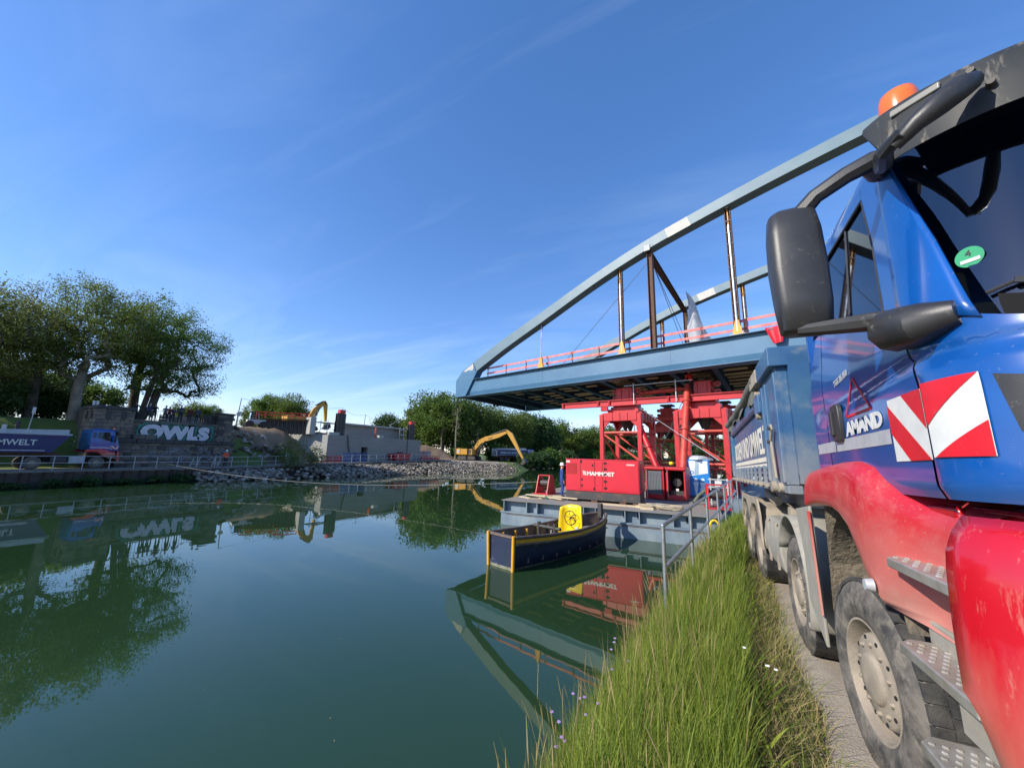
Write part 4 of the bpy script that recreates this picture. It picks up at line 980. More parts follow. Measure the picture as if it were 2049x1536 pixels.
# towers
TOP = 9.0
t_ref = [(-4.67, 29.2), (.51, 28.07), (-2.66, 42.75), (2.5, 41.49)]
TANG = math.atan2(-1.13, 5.19)
def tower():
    g = empty('lifting_tower')
    a = 1.42; zb, zt = 0.0, 5.35
    for sx in (-1, 1):
        for sy in (-1, 1):
            MB().beam((sx*a, sy*a, zb), (sx*a, sy*a, zt+.0), .29, .29, up=(0, 1, 0)).build('leg', M_mamred, g, bevel=.015)
    for k, (pa, pb) in enumerate((((-a, -a), (a, -a)), ((-a, a), (a, a)), ((-a, -a), (-a, a)), ((a, -a), (a, a)))):
        A = Vector((*pa, 0)); B = Vector((*pb, 0)); d = (B-A).normalized()
        for z in (1.65, 1.95, 4.0): MB().cyl(A+d*.17+Vector((0, 0, z)), B-d*.17+Vector((0, 0, z)), .085, n=8).build('strut', M_mamred2, g, smooth=40)
        MB().cyl(A+d*.17+Vector((0, 0, 3.85)), B-d*.17+Vector((0, 0, 2.1)), .075, n=8).build('brace', M_mamred2, g, smooth=40)
        MB().cyl(A+d*.17+Vector((0, 0, 1.5)), B-d*.17+Vector((0, 0, .2)), .07, n=8).build('brace', M_mamred2, g, smooth=40)
        nrm = Vector((d.y, -d.x, 0)) if k in (0, 3) else Vector((-d.y, d.x, 0))
        m = MB(); q = [A+d*.10, B-d*.10]; T = nrm*0
        for p, s_ in ((A, 1), (B, -1)):
            c = p+d*.17*s_
            m2 = MB(); w = nrm*.05
            tri = [c+Vector((0, 0, 4.35)), c+Vector((0, 0, 4.9)), c+d*.55*s_+Vector((0, 0, 4.9))]
            m2.add([t+w for t in tri]+[t-w for t in tri], [(0, 1, 2), (5, 4, 3), (0, 3, 4, 1), (1, 4, 5, 2), (2, 5, 3, 0)]); m2.build('gusset', M_mamred, g, fix=True)
        MB().beam(A+d*.18+Vector((0, 0, 5.15)), B-d*.18+Vector((0, 0, 5.15)), .22, .62).build('head_beam', M_mamred, g, bevel=.01)
        for t in (.3, .5, .7): MB().beam(A.lerp(B, t)+nrm*.13+Vector((0, 0, 4.86)), A.lerp(B, t)+nrm*.13+Vector((0, 0, 5.44)), .05, .05, up=tuple(d)).build('web_stiffener', M_mamred, g)
    MB().box((-1.35, -1.35, 5.0), (1.35, 1.35, 5.3)).build('head_deck', M_mamred, g)
    for (x, y) in ((0, -1.2), (0, 1.2)):
        MB().cyl((x, y*.4, 4.2), (x, y*.4, 5.0), .1, .42, n=4).build('hopper_lug', M_steel, g)
    MB().box((-1.0, -.75, 5.46), (1.0, .75, 5.95)).build('slide_carriage', M_mamred, g, bevel=.03)
    for sx in (-1, 1):
        for sy in (-1, 1): MB().cyl((sx*1.02, sy*.85-.06, 5.62), (sx*1.02, sy*.85+.06, 5.62), .16, n=14).build('pad_eye', M_mamred, g, smooth=40)
    MB().box((-.85, -.65, 5.96), (.85, .65, 6.46)).build('jack_base', M_mamred, g, bevel=.03)
    MB().box((-.62, -.55, 6.47), (.62, .55, 7.42)).build('jack_body', M_mamred, g, bevel=.04)
    for sx in (-1, 1):
        for z in (6.72, 7.22):
            MB().cyl((sx*.95, -.08, z), (sx*.95, .08, z), .17, n=14).build('lug', M_mamred, g, smooth=40)
            MB().box((min(sx*.60, sx*.95), -.07, z-.15), (max(sx*.60, sx*.95), .07, z+.15)).build('lug_plate', M_mamred, g)
            MB().cyl((sx*.97, -.085, z), (sx*.97, .085, z), .06, n=10).build('lug_hole', M_dark, g)
    for sx in (-.3, .3): MB().box((sx-.09, -.62, 6.5), (sx+.09, -.56, 7.3)).build('rib', M_mamred, g)
    MB().cyl((0, 0, 7.43), (0, 0, 7.62), .38, n=16).build('jack_ram', M_steel, g, smooth=40)
    MB().box((-.6, -.6, 7.63), (.6, .6, 7.80)).build('timber_pad', M_deckwood, g)
    # ladder
    for sx in (.1, .55): MB().beam((sx, 1.1, 0), (sx, 1.1, 5), .04, .04, up=(1, 0, 0)).build('ladder_rail', M_steel, g)
    for z in np.arange(.3, 5, .45): MB().beam((.1, 1.1, z), (.55, 1.1, z), .03, .03).build('ladder_rung', M_steel, g)
    return g
tw0 = tower()
TL = ['red steel lifting tower behind the generator, standing under the blue girder', 'red lifting tower beside the blue toilet cabin, with a slanting prop in front',
      'shaded red lifting tower far under the deck behind the crossed wires', 'shaded red lifting tower mostly hidden behind the tower with the toilet cabin']
towers = []
for k, (x, y) in enumerate(t_ref):
    o = tw0 if k == 0 else copy_tree(tw0)
    o.location = (x, y+.3, DZ); o.rotation_euler = (0, 0, TANG); tag(o, TL[k], 'tower', 'red towers holding the bridge up'); towers.append(o)
TR = Matrix.Rotation(TANG, 4, 'Z')
def tl(k, x, y, z): v = TR @ Vector((x, y, 0)); p = t_ref[k]; return Vector((p[0]+v.x, p[1]+.3+v.y, DZ+z))
# skid beams linking the heads
for k, (a, b, lab) in enumerate(((0, 1, 'long red skid beam joining the heads of the generator-side towers'), (2, 3, 'shaded red skid beam joining the two rear towers'))):
    m = MB(); m.ibeam(tl(a, -5.1, -1.02, 6.22), tl(b, 9.0, -1.02, 6.22), .30, .44, .045); sb = m.build('skid_beam', M_mamred); tag(sb, lab, 'beam'); sb['kind'] = 'stuff' if False else ''
    del sb['kind']
    for x in (-5.0, -1.9, -1.0, 3.3): MB().box((-.06, -.20, -.2), (.06, -.15, .2)).build('beam_stiffener', M_mamred, sb).location = tl(a, x, -1.0, 6.22)
    c = MB(); c.box((-.25, -.3, -.55), (.25, .1, -.24)); c.build('clamp', M_mamred, sb).location = tl(a, -1.35, -1.02, 6.2)
def prop(a, b, r, label, mat=M_mamred2):
    a = Vector(a); b = Vector(b); d = (b-a).normalized()
    m = MB(); m.cyl(a+d*.5, b-d*.5, r, n=14); o = m.build('prop_tube', mat, smooth=40); tag(o, label, 'prop')
    for t in (.12, .55, .82): MB().cyl(a.lerp(b, t)-d*.03, a.lerp(b, t)+d*.03, r*1.35, n=14).build('flange', mat, o, smooth=40)
    MB().cyl(a, a+d*.52, r*.55, r*.9, n=10).build('socket', mat, o, smooth=40); MB().cyl(b-d*.52, b, r*.9, r*.55, n=10).build('socket', mat, o, smooth=40)
    return o
prop(tl(0, .95, -.1, 6.95), tl(1, -.95, -.1, 7.05), .16, 'level red tube strut spanning between two tower heads below the girder')
prop((-1.0, 24.4, DZ+.15), tl(1, -.75, -.8, 7.2), .21, 'thick slanting red prop leaning up against the tower by the toilet')
prop((-1.9, 26.8, DZ+.1), tl(0, .9, -.9, 5.3), .20, 'short slanting red prop leaning against the tower behind the generator', M_mamred)
for k, (p, q, lab) in enumerate(((tl(0, .9, -.6, 6.0), (1.0, 23.6, DZ+2.2), 'thin steel wire from the generator-side tower down past the slanting prop'),
                            (tl(1, -1.1, -.3, 6.1), (-3.3, 34, DZ+2.0), 'thin steel wire from the toilet-side tower down to the rear tower'),
                            (tl(1, -1.1, -.5, 6.3), (-2.9, 33.2, DZ+2.6), 'upper steel wire from the toilet-side tower down to the rear tower'))):
    tag(MB().tube([p, q], .022, n=5).build('steel_wire', M_galv), lab, 'wire')
# scaffold hand rails on the heads
for k, xs_ in ((0, (1.0, 3.9)),):
    g = empty('platform_rail', tl(0, 0, 0, 0), (0, 0, TANG), 'thin galvanised handrail beside the level strut under the bridge', 'rail')
    for x in xs_: MB().beam((x, -1.25, 6.0), (x, -1.25, 7.55), .05, .05, up=(1, 0, 0)).build('post', M_galv, g)
    MB().beam((.3, -1.25, 7.4), (5.0, -1.25, 7.4), .04, .04).build('bar', M_galv, g)
# generator
GX0, GX1, GY0, GY1 = -6.32, -2.62, 19.55, 21.15
gen = empty('generator', (0, 0, DZ), (0, 0, 0), 'big red generator cabinet on a black skid with white lettering', 'generator')
gz = .10
MB().box((GX0, GY0, gz+.0), (GX1, GY1, gz+.40)).build('skid', M_gendark, gen, bevel=.02)
for x in (GX0+.1, -5.0, -3.6, GX1-.35): MB().box((x, GY0+.02, .0), (x+.3, GY1, gz)).build('bearer', M_rust, gen)
MB().box((GX0, GY0, gz+.41), (GX1, GY1, gz+1.98)).build('cabinet', M_genred, gen, bevel=.035)
MB().box((GX0-.01, GY0-.01, gz+1.985), (GX1+.01, GY1+.01, gz+2.02)).build('roof_sheet', M_genred, gen, bevel=.01)
for (xa, xb, za, zb, nm) in ((GX0+.88, GX0+1.52, .50, 1.90, 'door'), (GX0+1.55, GX0+1.92, .50, 1.90, 'door'), (GX0+2.18, GX1-.05, .50, 1.90, 'door')):
    MB().box((xa, GY0-.018, gz+za), (xb, GY0-.002, gz+zb)).build(nm, M_genred, gen, bevel=.006)
for x in (GX0+.78, GX0+1.535, GX0+2.05): MB().box((x-.008, GY0-.006, gz+.48), (x+.008, GY0-.001, gz+1.93)).build('door_gap', M_dark, gen)
for z in (.62, .95, 1.28, 1.55, 1.84): MB().box((GX0+1.98, GY0-.03, gz+z-.04), (GX0+2.12, GY0-.002, gz+z+.04)).build('hinge', M_dark, gen)
for (x, z) in ((GX0+1.42, 1.72), (GX0+1.48, .56), (GX0+.82, 1.9), (GX0+.86, 1.0), (GX0+.86, .7)): MB().box((x-.035, GY0-.03, gz+z-.06), (x+.035, GY0-.002, gz+z+.06)).build('latch', M_dark, gen)
MB().box((GX0+.05, GY0-.004, gz+1.25), (GX0+.58, GY0-.002, gz+1.80)).build('louvre_field', M_mamred, gen)
for k in range(10): MB().box((GX0+.06, GY0-.016, gz+1.27+k*.053), (GX0+.57, GY0-.004, gz+1.30+k*.053)).build('louvre', M_mamred, gen)
for k in range(13): MB().box((GX1+.002, GY0+.25, gz+.62+k*.095), (GX1+.02, GY0+.85, gz+.675+k*.095)).build('end_louvre', M_gendark, gen)
ml = pm('mammoet_white', (.75, .68, .62), .5)
text_mesh('lettering', 'MAMMOET', .255, ml, gen, frame((GX0+1.12, GY0-.0225, gz+1.22), (1, 0, 0), (0, 0, 1)), bold=.012, sx=1.10)
lg = MB()
for k in range(4): lg.prism([(GX0+.94+k*.042, gz+1.22), (GX0+.965+k*.042, gz+1.22), (GX0+.955+k*.045-.02, gz+1.44-.012*k), (GX0+.93+k*.045-.02, gz+1.45-.012*k)], .002, 'y', GY0-.024)
lo = lg.build('trunk_emblem', ml, gen); lo['kind'] = 'stuff'
text_mesh('lettering', '10200346', .10, ml, gen, frame((GX1-.62, GY0-.0225, gz+1.76), (1, 0, 0), (0, 0, 1)), bold=.004)
MB().box((GX0+.02, GY0-.006, gz+1.83), (GX0+.22, GY0-.002, gz+1.93)).build('white_plate', ml, gen)
MB().tube([(-4.4+.07*math.cos(t), GY0+.8, gz+2.10+.08*math.sin(t)) for t in np.linspace(0, 2*math.pi, 12, endpoint=False)], .015, n=5, closed=True).build('lifting_eye', M_steel, gen)
# hydraulic power packs
for k, (x0, lab) in enumerate(((-2.78, 'red power pack with a grey ribbed door next to the generator'), (-1.70, 'open-fronted red power pack with dark machinery inside'))):
    g = empty('power_pack', (x0, 23.0, DZ), (0, 0, R_(-6)), lab, 'power pack')
    MB().box((0, 0, .05), (1.0, .06, .30)).build('sill', M_mamred, g); MB().box((0, 1.6, .05), (1.0, 1.66, 1.62)).build('back_panel', M_mamred, g)
    MB().box((0, 0, .05), (.09, 1.6, 1.62)).build('side_panel', M_mamred, g, bevel=.02); MB().box((.91, 0, .05), (1.0, 1.6, 1.62)).build('side_panel', M_mamred, g, bevel=.02)
    MB().box((-.03, -.08, 1.60), (1.03, 1.68, 1.78)).build('roof_panel', M_mamred, g, bevel=.06)
    MB().tube([(.10, -.04, .1), (.10, -.04, 1.66), (.2, -.04, 1.76)], .025, n=6).build('guard_tube', M_galv, g)
    MB().box((.1, 1.2, .1), (.9, 1.55, 1.5)).build('machinery', M_dark, g)
    if k == 0:
        MB().box((.14, .0, .30), (.88, .05, 1.55)).build('panel', M_galv if False else pm('grey_louvre', (.13, .14, .15), .6), g)
        for j in range(9): MB().box((.17+j*.08, -.02, .34), (.20+j*.08, .0, 1.5)).build('rib', MATS['grey_louvre'], g)
        text_mesh('lettering', 'M', .16, ml, g, frame((-.012, 1.1, .5), (0, -1, 0), (0, 0, 1)), bold=.005)
    else:
        MB().lathe([(.0, 0), (.22, 0), (.25, .2), (.22, .6), (0, .62)], 14, 'y', (.5, .5, .95)).build('engine_drum', M_steel, g, smooth=40)
        MB().box((.42, .42, .45), (.58, .45, .62)).build('gauge_plate', ml, g); MB().box((.15, .4, .1), (.85, 1.2, .5)).build('tank', M_steel, g)
# toilet cabin with blue film print
tc_ = empty('toilet_cabin', (-.68, 25.3, DZ), (0, 0, R_(4)), 'blue and white portable toilet cabin with pictogram figures', 'toilet'); tc_.scale = (1.14, 1.0, 1.08)
MB().box((0, 0, .1), (1.08, 1.1, 2.05)).build('cabin', M_toiletblue, tc_, bevel=.05)
MB().box((1.081, .1, .15), (1.09, 1.0, 2.0)).build('side_wall', M_toiletgrey, tc_)
MB().lathe([(.80, 0), (.70, .12), (.3, .22), (0, .24)], 4, 'z', (.54, .55, 2.05)).build('roof_cap', M_toiletgrey, tc_, smooth=70).rotation_euler = (0, 0, 0)
MB().box((-.03, -.03, 0), (1.11, 1.13, .10)).build('base', M_steel, tc_)
mw_ = pm('print_white', (.80, .86, .90), .5)
MB().prism([(.12, 1.16), (.98, 1.34), (.98, 1.98), (.12, 1.98)], .004, 'y', -.006).build('print_panel', mw_, tc_)
MB().prism([(.34, 1.22), (.56, 1.28), (.58, 1.98), (.42, 1.98)], .004, 'y', -.011).build('print_shape', pm('print_greyblue', (.35, .47, .55), .5), tc_)
for (cx_, sk) in ((.40, 0), (.72, 1)):
    MB().lathe([(0, 0), (.085, 0), (.085, .004), (0, .004)], 14, 'y', (cx_, -.006, .98)).build('pictogram_head', mw_, tc_)
    MB().prism([(cx_-.13, .86), (cx_+.13, .86), (cx_+.09, .62), (cx_+(.16 if sk else .07), .40), (cx_+.05, .38), (cx_+.05, .2), (cx_-.05, .2), (cx_-.05, .38), (cx_-(.16 if sk else .07), .40), (cx_-.09, .62)], .004, 'y', -.006).build('pictogram_body', mw_, tc_)
MB().lathe([(.05, 0), (.09, 0), (.09, .004), (.05, .004)], 16, 'y', (.24, -.012, 1.36)).build('print_ring', M_toiletblue, tc_)
# winch frames
def winch(loc, rz, lab):
    g = empty('winch', loc, (0, 0, rz), lab, 'winch')
    for x in (0, .75):
        MB().prism([(-.55, 0), (.55, 0), (.22, 1.05), (-.22, 1.05)], .06, 'x', x).build('side_plate', M_mamred, g, bevel=.01)
        MB().box((x-.05, -.06, 0), (x+.0, .06, 1.0)).build('stiffener', M_mamred, g)
    MB().cyl((.06, 0, .62), (.75, 0, .62), .20, n=16).build('drum', M_steel, g, smooth=40); MB().box((-.1, -.65, -.0), (.95, .65, .06)).build('base_plate', M_mamred, g); MB().box((.0, -.2, 1.05), (.8, .2, 1.10)).build('top_plate', M_mamred, g)
    return g
winch((-8.75, 22.0, DZ), R_(-10), 'red A-shaped winch frame at the free left end of the barge')
winch((.25, 21.0, DZ), R_(5), 'red winch frame among hoses beside the toilet cabin')
# deck clutter
rn = random.Random(4)
for k in range(9):
    m = MB(); m.cbox((0, 0, .03), (rn.uniform(.6, 1.5), .16, .05)); o = m.build('timber_offcut', M_plank); o.location = (-8.3+k*.23+rn.uniform(-.2, .2), 18.4+rn.uniform(0, 1.9), DZ+.003+.052*(k % 3)); o.rotation_euler = (0, 0, rn.uniform(-.6, .6)); tag(o, 'pale timber offcut lying in the pile on the barge corner', 'timber', 'timber offcuts on the barge corner')
for k, (x, y, z) in enumerate(((-2.45, 18.75, 0), (-2.2, 18.35, 0), (-2.3, 18.6, .11))):
    o = MB().cbox((0, 0, .055), (.55, .13, .11)).build('timber_block', M_plank); o.location = (x, y, DZ+z+.002); o.rotation_euler = (0, 0, .25*k-.2); tag(o, 'short squared timber block lying in front of the generator end', 'timber', 'timber blocks by the generator end')
o = MB().cbox((0, 0, .03), (1.6, .25, .06)).build('walk_plank', M_plank); o.location = (-3.55, 18.95, DZ+.002); tag(o, 'long flat plank lying on the deck before the generator skid', 'plank')
def coil(name, c, r, rows, mat, lab, cat, rad):
    pts = []; rg = random.Random(len(lab))
    for k in range(rows*16):
        t = 2*math.pi*k/16; q = r*(1+.18*math.sin(k*.37))+rg.uniform(-.05, .05)
        pts.append((c[0]+q*1.35*math.cos(t), c[1]+q*math.sin(t)*.8, c[2]+rad+rad*1.1*(k//16)*.8+rg.uniform(0, .02)))
    return tag(MB().tube(pts, rad, n=6).build(name, mat, smooth=True), lab, cat)
coil('rope_coil', (-1.25, 18.9, DZ), .42, 5, M_rope, 'tangled coil of pale rope lying on the deck by the power pack', 'rope', .035)
coil('hose_coil', (-1.75, 19.2, DZ), .30, 4, M_greypl, 'grey hose coil half under the pale rope on the deck', 'hose', .04)
tag(MB().tube([(-.35, 22.2, DZ+.09), (-.3, 21.9, DZ+.16), (-.1, 22.0, DZ+.45), (.35, 22.2, DZ+.8), (.8, 22.3, DZ+1.0)], .085, n=10).build('suction_hose', pm('hose_green', (.10, .115, .075), .7), smooth=True), 'thick olive hose curving up in front of the toilet cabin', 'hose')
tag(MB().tube([(-8.6, 19.6, DZ+.06), (-7.9, 19.9, DZ+.09), (-7.3, 19.5, DZ+.06), (-6.6, 19.75, DZ+.07), (-6.45, 20.5, DZ+.06)], .055, n=8).build('green_hose', pm('hose_bright', (.03, .30, .16), .5), smooth=True), 'bright green hose lying over the timber on the barge corner', 'hose')
g = empty('valve_stand', (.45, 21.9, DZ), (0, 0, 0), 'small valve stand with pale pipes and a white plate beside the toilet cabin', 'valve stand')
for x in (0, .35, .75): MB().beam((x, 0, 0), (x, 0, 1.35), .06, .06, up=(1, 0, 0)).build('post', M_pale, g)
for z in (.9, 1.28): MB().beam((-.1, 0, z), (.9, 0, z), .05, .05).build('pipe', M_pale, g)
MB().box((.2, -.06, .95), (.5, -.03, 1.22)).build('plate', M_white, g); MB().box((.8, -.1, .7), (.95, .1, 1.5)).build('red_valve', M_redfilm, g)
MB().lathe([(.10, -.08), (.13, 0), (.10, .08), (0, .09)], 12, 'z', (-1.45, 24.2, DZ+1.98)).build('tmp', M_hivisy).name = 'yellow_cap'
o = bpy.data.objects['yellow_cap']; tag(o, 'bright yellow cap beside the foot of the slanting prop', 'cap')
# ------------------------------------------------------------------ work boat
bt_o = Vector((-5.70, 11.15, 0)); ang = math.atan2(16.9-11.15, -3.85+5.70)
boat = empty('work_boat', bt_o, (0, 0, ang), 'navy and yellow open work boat with a yellow steering console', 'boat')
LB = 6.1
def hull(a, b, inner=0.0):
    """a along 0..1 stern to bow, b around -1..1 port to starboard (0 keel)"""
    hw = interp(a, [0, .15, .3, .5, .65, .78, .87, .94, .98, 1], [.58, .67, .755, .82, .80, .69, .54, .36, .2, .05])
    sheer = interp(a, [0, .25, .5, .75, 1], [.95, .87, .84, .90, 1.08])
    s_ = abs(b)
    x = a*LB+.12*max(0, a-.8)*s_
    w = hw*(.80+.20*min(1, s_*1.1))*math.copysign(min(1, s_*1.55)**.7, b)
    z = -.35+(sheer+.35)*max(0, (s_-.28)/.72)
    return (x, w*(1-inner), z)
m = MB(); m.grid(lambda a, b: hull(a, lerp(-1, 1, b)), 26, 24); ho = m.build('hull', M_navy, boat, smooth=60)
m = MB(); m.add([hull(0, lerp(-1, 1, k/24)) for k in range(25)]+[(0, 0, .95)], [(k+1, k, 25) for k in range(24)]); m.build('transom', M_navy, boat)
m = MB(); m.grid(lambda a, b: (lambda p: (p[0], p[1]*.93, max(p[2], .12)+0.0))(hull(a*.985+.006, lerp(-1, 1, b))), 26, 24); m.f = [f[::-1] for f in m.f]; m.build('inner_planking', M_boatrim, boat, smooth=60)
for sg in (-1, 1):
    gun = [hull(a, sg) for a in np.linspace(0, 1, 26)]
    MB().tube([(p[0], p[1]+.015*sg, p[2]+.01) for p in gun], .05, n=8).build('gunwale', M_boatrim, boat, smooth=True)
    m = MB(); m.grid(lambda a, b: (lambda p: (p[0], p[1]+.022*sg, p[2]-.045-b*.13))(hull(a, sg)), 26, 2); 
    o = m.build('yellow_band', M_boatyel, boat, smooth=60)
    MB().tube([(p[0], p[1]*1.0+.03*sg, p[2]-.19) for p in gun], .035, n=8).build('rubbing_strake', M_boatrim, boat, smooth=True)
    m = MB(); m.grid(lambda a, b: (lambda p: (p[0], p[1]+.012*sg*1, p[2]))(hull(a, sg*lerp(.36, .50, b))), 26, 2); m.build('weed_line', M_weedline, boat, smooth=60)
    p0 = hull(0, sg); MB().cyl((-.06, p0[1]*.97, p0[2]+.06), (-.03, p0[1]*.90, -.30), .055, n=10).build('corner_fender', M_boatyel, boat, smooth=40)
MB().beam((-.005, -.55, .96), (-.005, .55, .96), .09, .07).build('transom_cap', M_boatrim, boat)
MB().box((-.012, -.5, -.1), (-.004, .5, .08)).build('weed_line', M_weedline, boat)
MB().box((.5, -.45, .20), (2.2, .45, .24)).build('floor_board', M_bargedeck, boat)
for a in np.linspace(.1, .85, 8):
    for sg in (-1, 1):
        p = hull(a, sg); MB().box((p[0]-.03, min(p[1]*.80, p[1]*.93), .15), (p[0]+.03, max(p[1]*.80, p[1]*.93), p[2]-.03)).build('frame_rib', M_boatyel if sg > 0 and a < .5 else M_boatrim, boat)
for y in (-.36, .36): MB().cyl((2.25, y, .1), (2.25, y, 1.08), .07, n=12).build('tow_post', M_steel, boat, smooth=40)
MB().cyl((2.25, -.6, .94), (2.25, .6, .94), .06, n=12).build('tow_bar', M_steel, boat, smooth=40)
cs = MB(); cs.grid(lambda a, b: (3.70+.30*(1-abs(2*a-1)**4)+.05*b-.05, (2*a-1)*.56*(1-.12*b**3), .25+b*1.33-.12*abs(2*a-1)**3*b), 16, 10); co = cs.build('console', M_console, boat, smooth=60); sd = co.modifiers.new('thickness', 'SOLIDIFY'); sd.thickness = .05
MB().box((3.35, -.30, .22), (3.85, .30, .55)).build('console_box', M_console, boat, bevel=.03)
MB().box((3.30, -.06, .22), (3.36, .06, .50)).build('console_slot', M_dark, boat)
wpts = [(3.72-.05*math.cos(t)*0, .02+.26*math.cos(t), 1.10+.26*math.sin(t)) for t in np.linspace(0, 2*math.pi, 22, endpoint=False)]
so_ = MB().tube(wpts, .017, n=6, closed=True).build('steering_wheel', M_black, boat, smooth=True)
for k in range(3):
    t = k*math.pi/3+.3; MB().beam((3.72, .02-.25*math.cos(t), 1.10-.25*math.sin(t)), (3.72, .02+.25*math.cos(t), 1.10+.25*math.sin(t)), .015, .015).build('spoke', M_black, so_)
MB().cyl((3.72, .02, 1.10), (3.95, .02, 1.10), .03, n=8).build('wheel_hub', M_black, so_); MB().box((3.74, -.30, .70), (3.80, -.18, .80)).build('switch_panel', M_pale, boat)
for y in (-.3, -.18): MB().cyl((2.9, y+.5, .3), (2.92, y+.5, .72), .02, n=6).build('lever', M_pale, boat)
MB().cyl((3.1, .1, .2), (3.1, .1, .62), .10, n=12).build('exhaust_can', M_galv, boat, smooth=40)
MB().box((5.80, -.09, .95), (5.98, .09, 1.48)).build('bow_post', M_steel, boat, bevel=.02)
MB().box((4.3, -.5, .55), (5.8, .5, .58)).build('fore_deck', M_bargedeck, boat).scale = (1, .8, 1)
# mooring line over the canal
lp = []
for k in range(40):
    t = k/39; a_ = Vector((-48.5, 17.9, 2.2)); b_ = Vector((-8.0, 22.4, DZ+.75)); p = a_.lerp(b_, t); lp.append((p.x, p.y, p.z-1.15*math.sin(math.pi*t)**.9))
tag(MB().tube(lp, .013, n=5).build('mooring_line', M_greypl, smooth=True), 'long slack rope stretched low over the canal from the old abutment to the barge', 'rope')
# ------------------------------------------------------------------ near-bank railing and ladder hoop
rl = empty('bank_railing', (-.47, 5.5, 1.55), (0, 0, 0), 'galvanised tube railing descending the grassy bank to the barge', 'railing')
RD = Vector((math.sin(R_(7.95)), math.cos(R_(7.95)), 0))
def rp(d, z): return (RD.x*d, RD.y*d, z+(.012*d if z > 0 else -.05*d))
RP = [0, 2.05, 4.12, 6.17, 7.95, 10.35, 13.2]
for k, d in enumerate(RP):
    MB().tube([rp(d, -.35), rp(d, 1.05 if k else 1.045)], .027, n=10).build('post', M_galv, rl, smooth=40)
MB().tube([rp(0, 1.05)]+[rp(d, 1.05) for d in RP[1:]], .028, n=10).build('top_rail', M_galv, rl, smooth=40)
MB().tube([rp(d, .53) for d in RP], .026, n=10).build('knee_rail', M_galv, rl, smooth=40)
MB().ball((0, 0, 1.05), .029, 10, 6).build('corner_elbow', M_galv, rl, smooth=True)
MB().tube([(.75, 7.4, -.15), (1.05, 8.8, .10), (1.4, 10.4, .36), (1.7, 12.0, .5)], .035, n=8).build('lower_rail', M_galv, rl, smooth=40)
hp = MB(); hp.tube([(.30+.14*math.cos(t), 12.9, 1.42+.30*math.sin(t)) for t in np.linspace(-.4, math.pi+.4, 16)], .03, n=8)
tag(hp.build('ladder_hoop', pm('hoop_yellow', (.80, .55, .01), .5), smooth=True), 'yellow hoop of the bank ladder at the end of the grass', 'ladder')
# ------------------------------------------------------------------ far bank: quay, old stone abutment, new abutment, plant
unit_cube = {}
def ucube(mat):
    if mat.name not in unit_cube:
        bm = bmesh.new(); bmesh.ops.create_cube(bm, size=1.0); bmesh.ops.bevel(bm, geom=list(bm.edges), offset=.045, segments=1, affect='EDGES')
        me = bpy.data.meshes.new('stone'); bm.to_mesh(me); bm.free(); me.materials.append(mat); unit_cube[mat.name] = me
    return unit_cube[mat.name]
quay = empty('sheet_pile_quay', (-47, 0, 0), (0, 0, 0), 'long rusty sheet pile quay wall with a pale coping along the far bank', 'quay wall')
pm_ = MB(); pm_.prism([(0, -.32), (.18, -.17), (.18, .17), (0, .32), (-.06, .32), (-.06, -.32)], 4.0, 'z', -2.0); pile_me = pm_.mesh('sheet_pile', M_pile)
for k in range(62):
    y = -6+k*1.18; o = obj('sheet_pile', pile_me, quay); o.location = (0, y, qz(y)-1.55-.6); o.scale = (1, .92, 1)
ps = MB()
yy = np.arange(-60, 68, 3.0)
ps.add([(x, y, qz(y)-dz_) for y in yy for (x, dz_) in ((-1.5, .3), (-1.5, .0), (.24, 0), (.24, .16), (-.04, .16), (-.04, .3))], [(i*6+j, (i+1)*6+j, (i+1)*6+(j+1) % 6, i*6+(j+1) % 6) for i in range(len(yy)-1) for j in range(6)])
bk = MB(); bk.add([(-.05, y, z) for y in yy for z in (-2.5, qz(y)-.2)], [(2*i, 2*i+2, 2*i+3, 2*i+1) for i in range(len(yy)-1)]); bk.build('backing_wall', M_steel, quay)
ps.build('coping', M_quaycap, quay, fix=True)
# railing of the far towpath
fr = empty('towpath_railing', (-47.25, 0, 0), (0, 0, 0), 'thin grey two-bar railing along the far quay edge', 'railing')
pme = MB().cyl((0, 0, 0), (0, 0, 1.12), .032, n=6).mesh('post', M_pale)
for k in range(46):
    y = -8+k*1.66
    if y > 66: break
    o = obj('post', pme, fr); o.location = (0, y, qz(y)); o.rotation_euler = (0, .02*math.sin(k*3), .0)
for z in (1.10, .56): MB().tube([(0, y, qz(y)+z) for y in np.arange(-8, 66.5, 2)], .026, n=6).build('bar', M_pale, fr)
# --- old abutment
old = empty('old_stone_abutment', (-50, 0, 1.3), (0, 0, 0), 'weathered old stone bridge abutment with big white graffiti and people on top', 'abutment')
rs_ = random.Random(21)
def stonewall(face_x, y0, y1, z0, z1, course, wmin, wmax, mats, nx=1, axis='x', parent=None, depth=.16):
    """courses of stones; axis 'x': face looks to +x at face_x; 'y': face looks to -y at y=face_x with x range"""
    z = z0
    while z < z1-.05:
        h = min(course*rs_.uniform(.85, 1.15), z1-z)
        if z1-z-h < .12: h = z1-z
        y = y0
        while y < y1-.02:
            w = rs_.uniform(wmin, wmax)
            if y1-y-w < wmin*.5: w = y1-y
            o = obj('stone', ucube(rs_.choice(mats)), parent or old); d = depth+rs_.uniform(-.03, .03)
            if axis == 'x': o.location = (face_x-.05+rs_.uniform(-.02, .02), y+w/2, z+h/2); o.scale = (d, w-.03, h-.03)
            else: o.location = (y+w/2, face_x+.05+rs_.uniform(-.02, .02), z+h/2); o.scale = (w-.03, d, h-.03)
            y += w
        z += h
SM = [M_stone, M_stone, M_stone3, M_stone2]; ST = [M_stone2, M_stone2, M_stone]
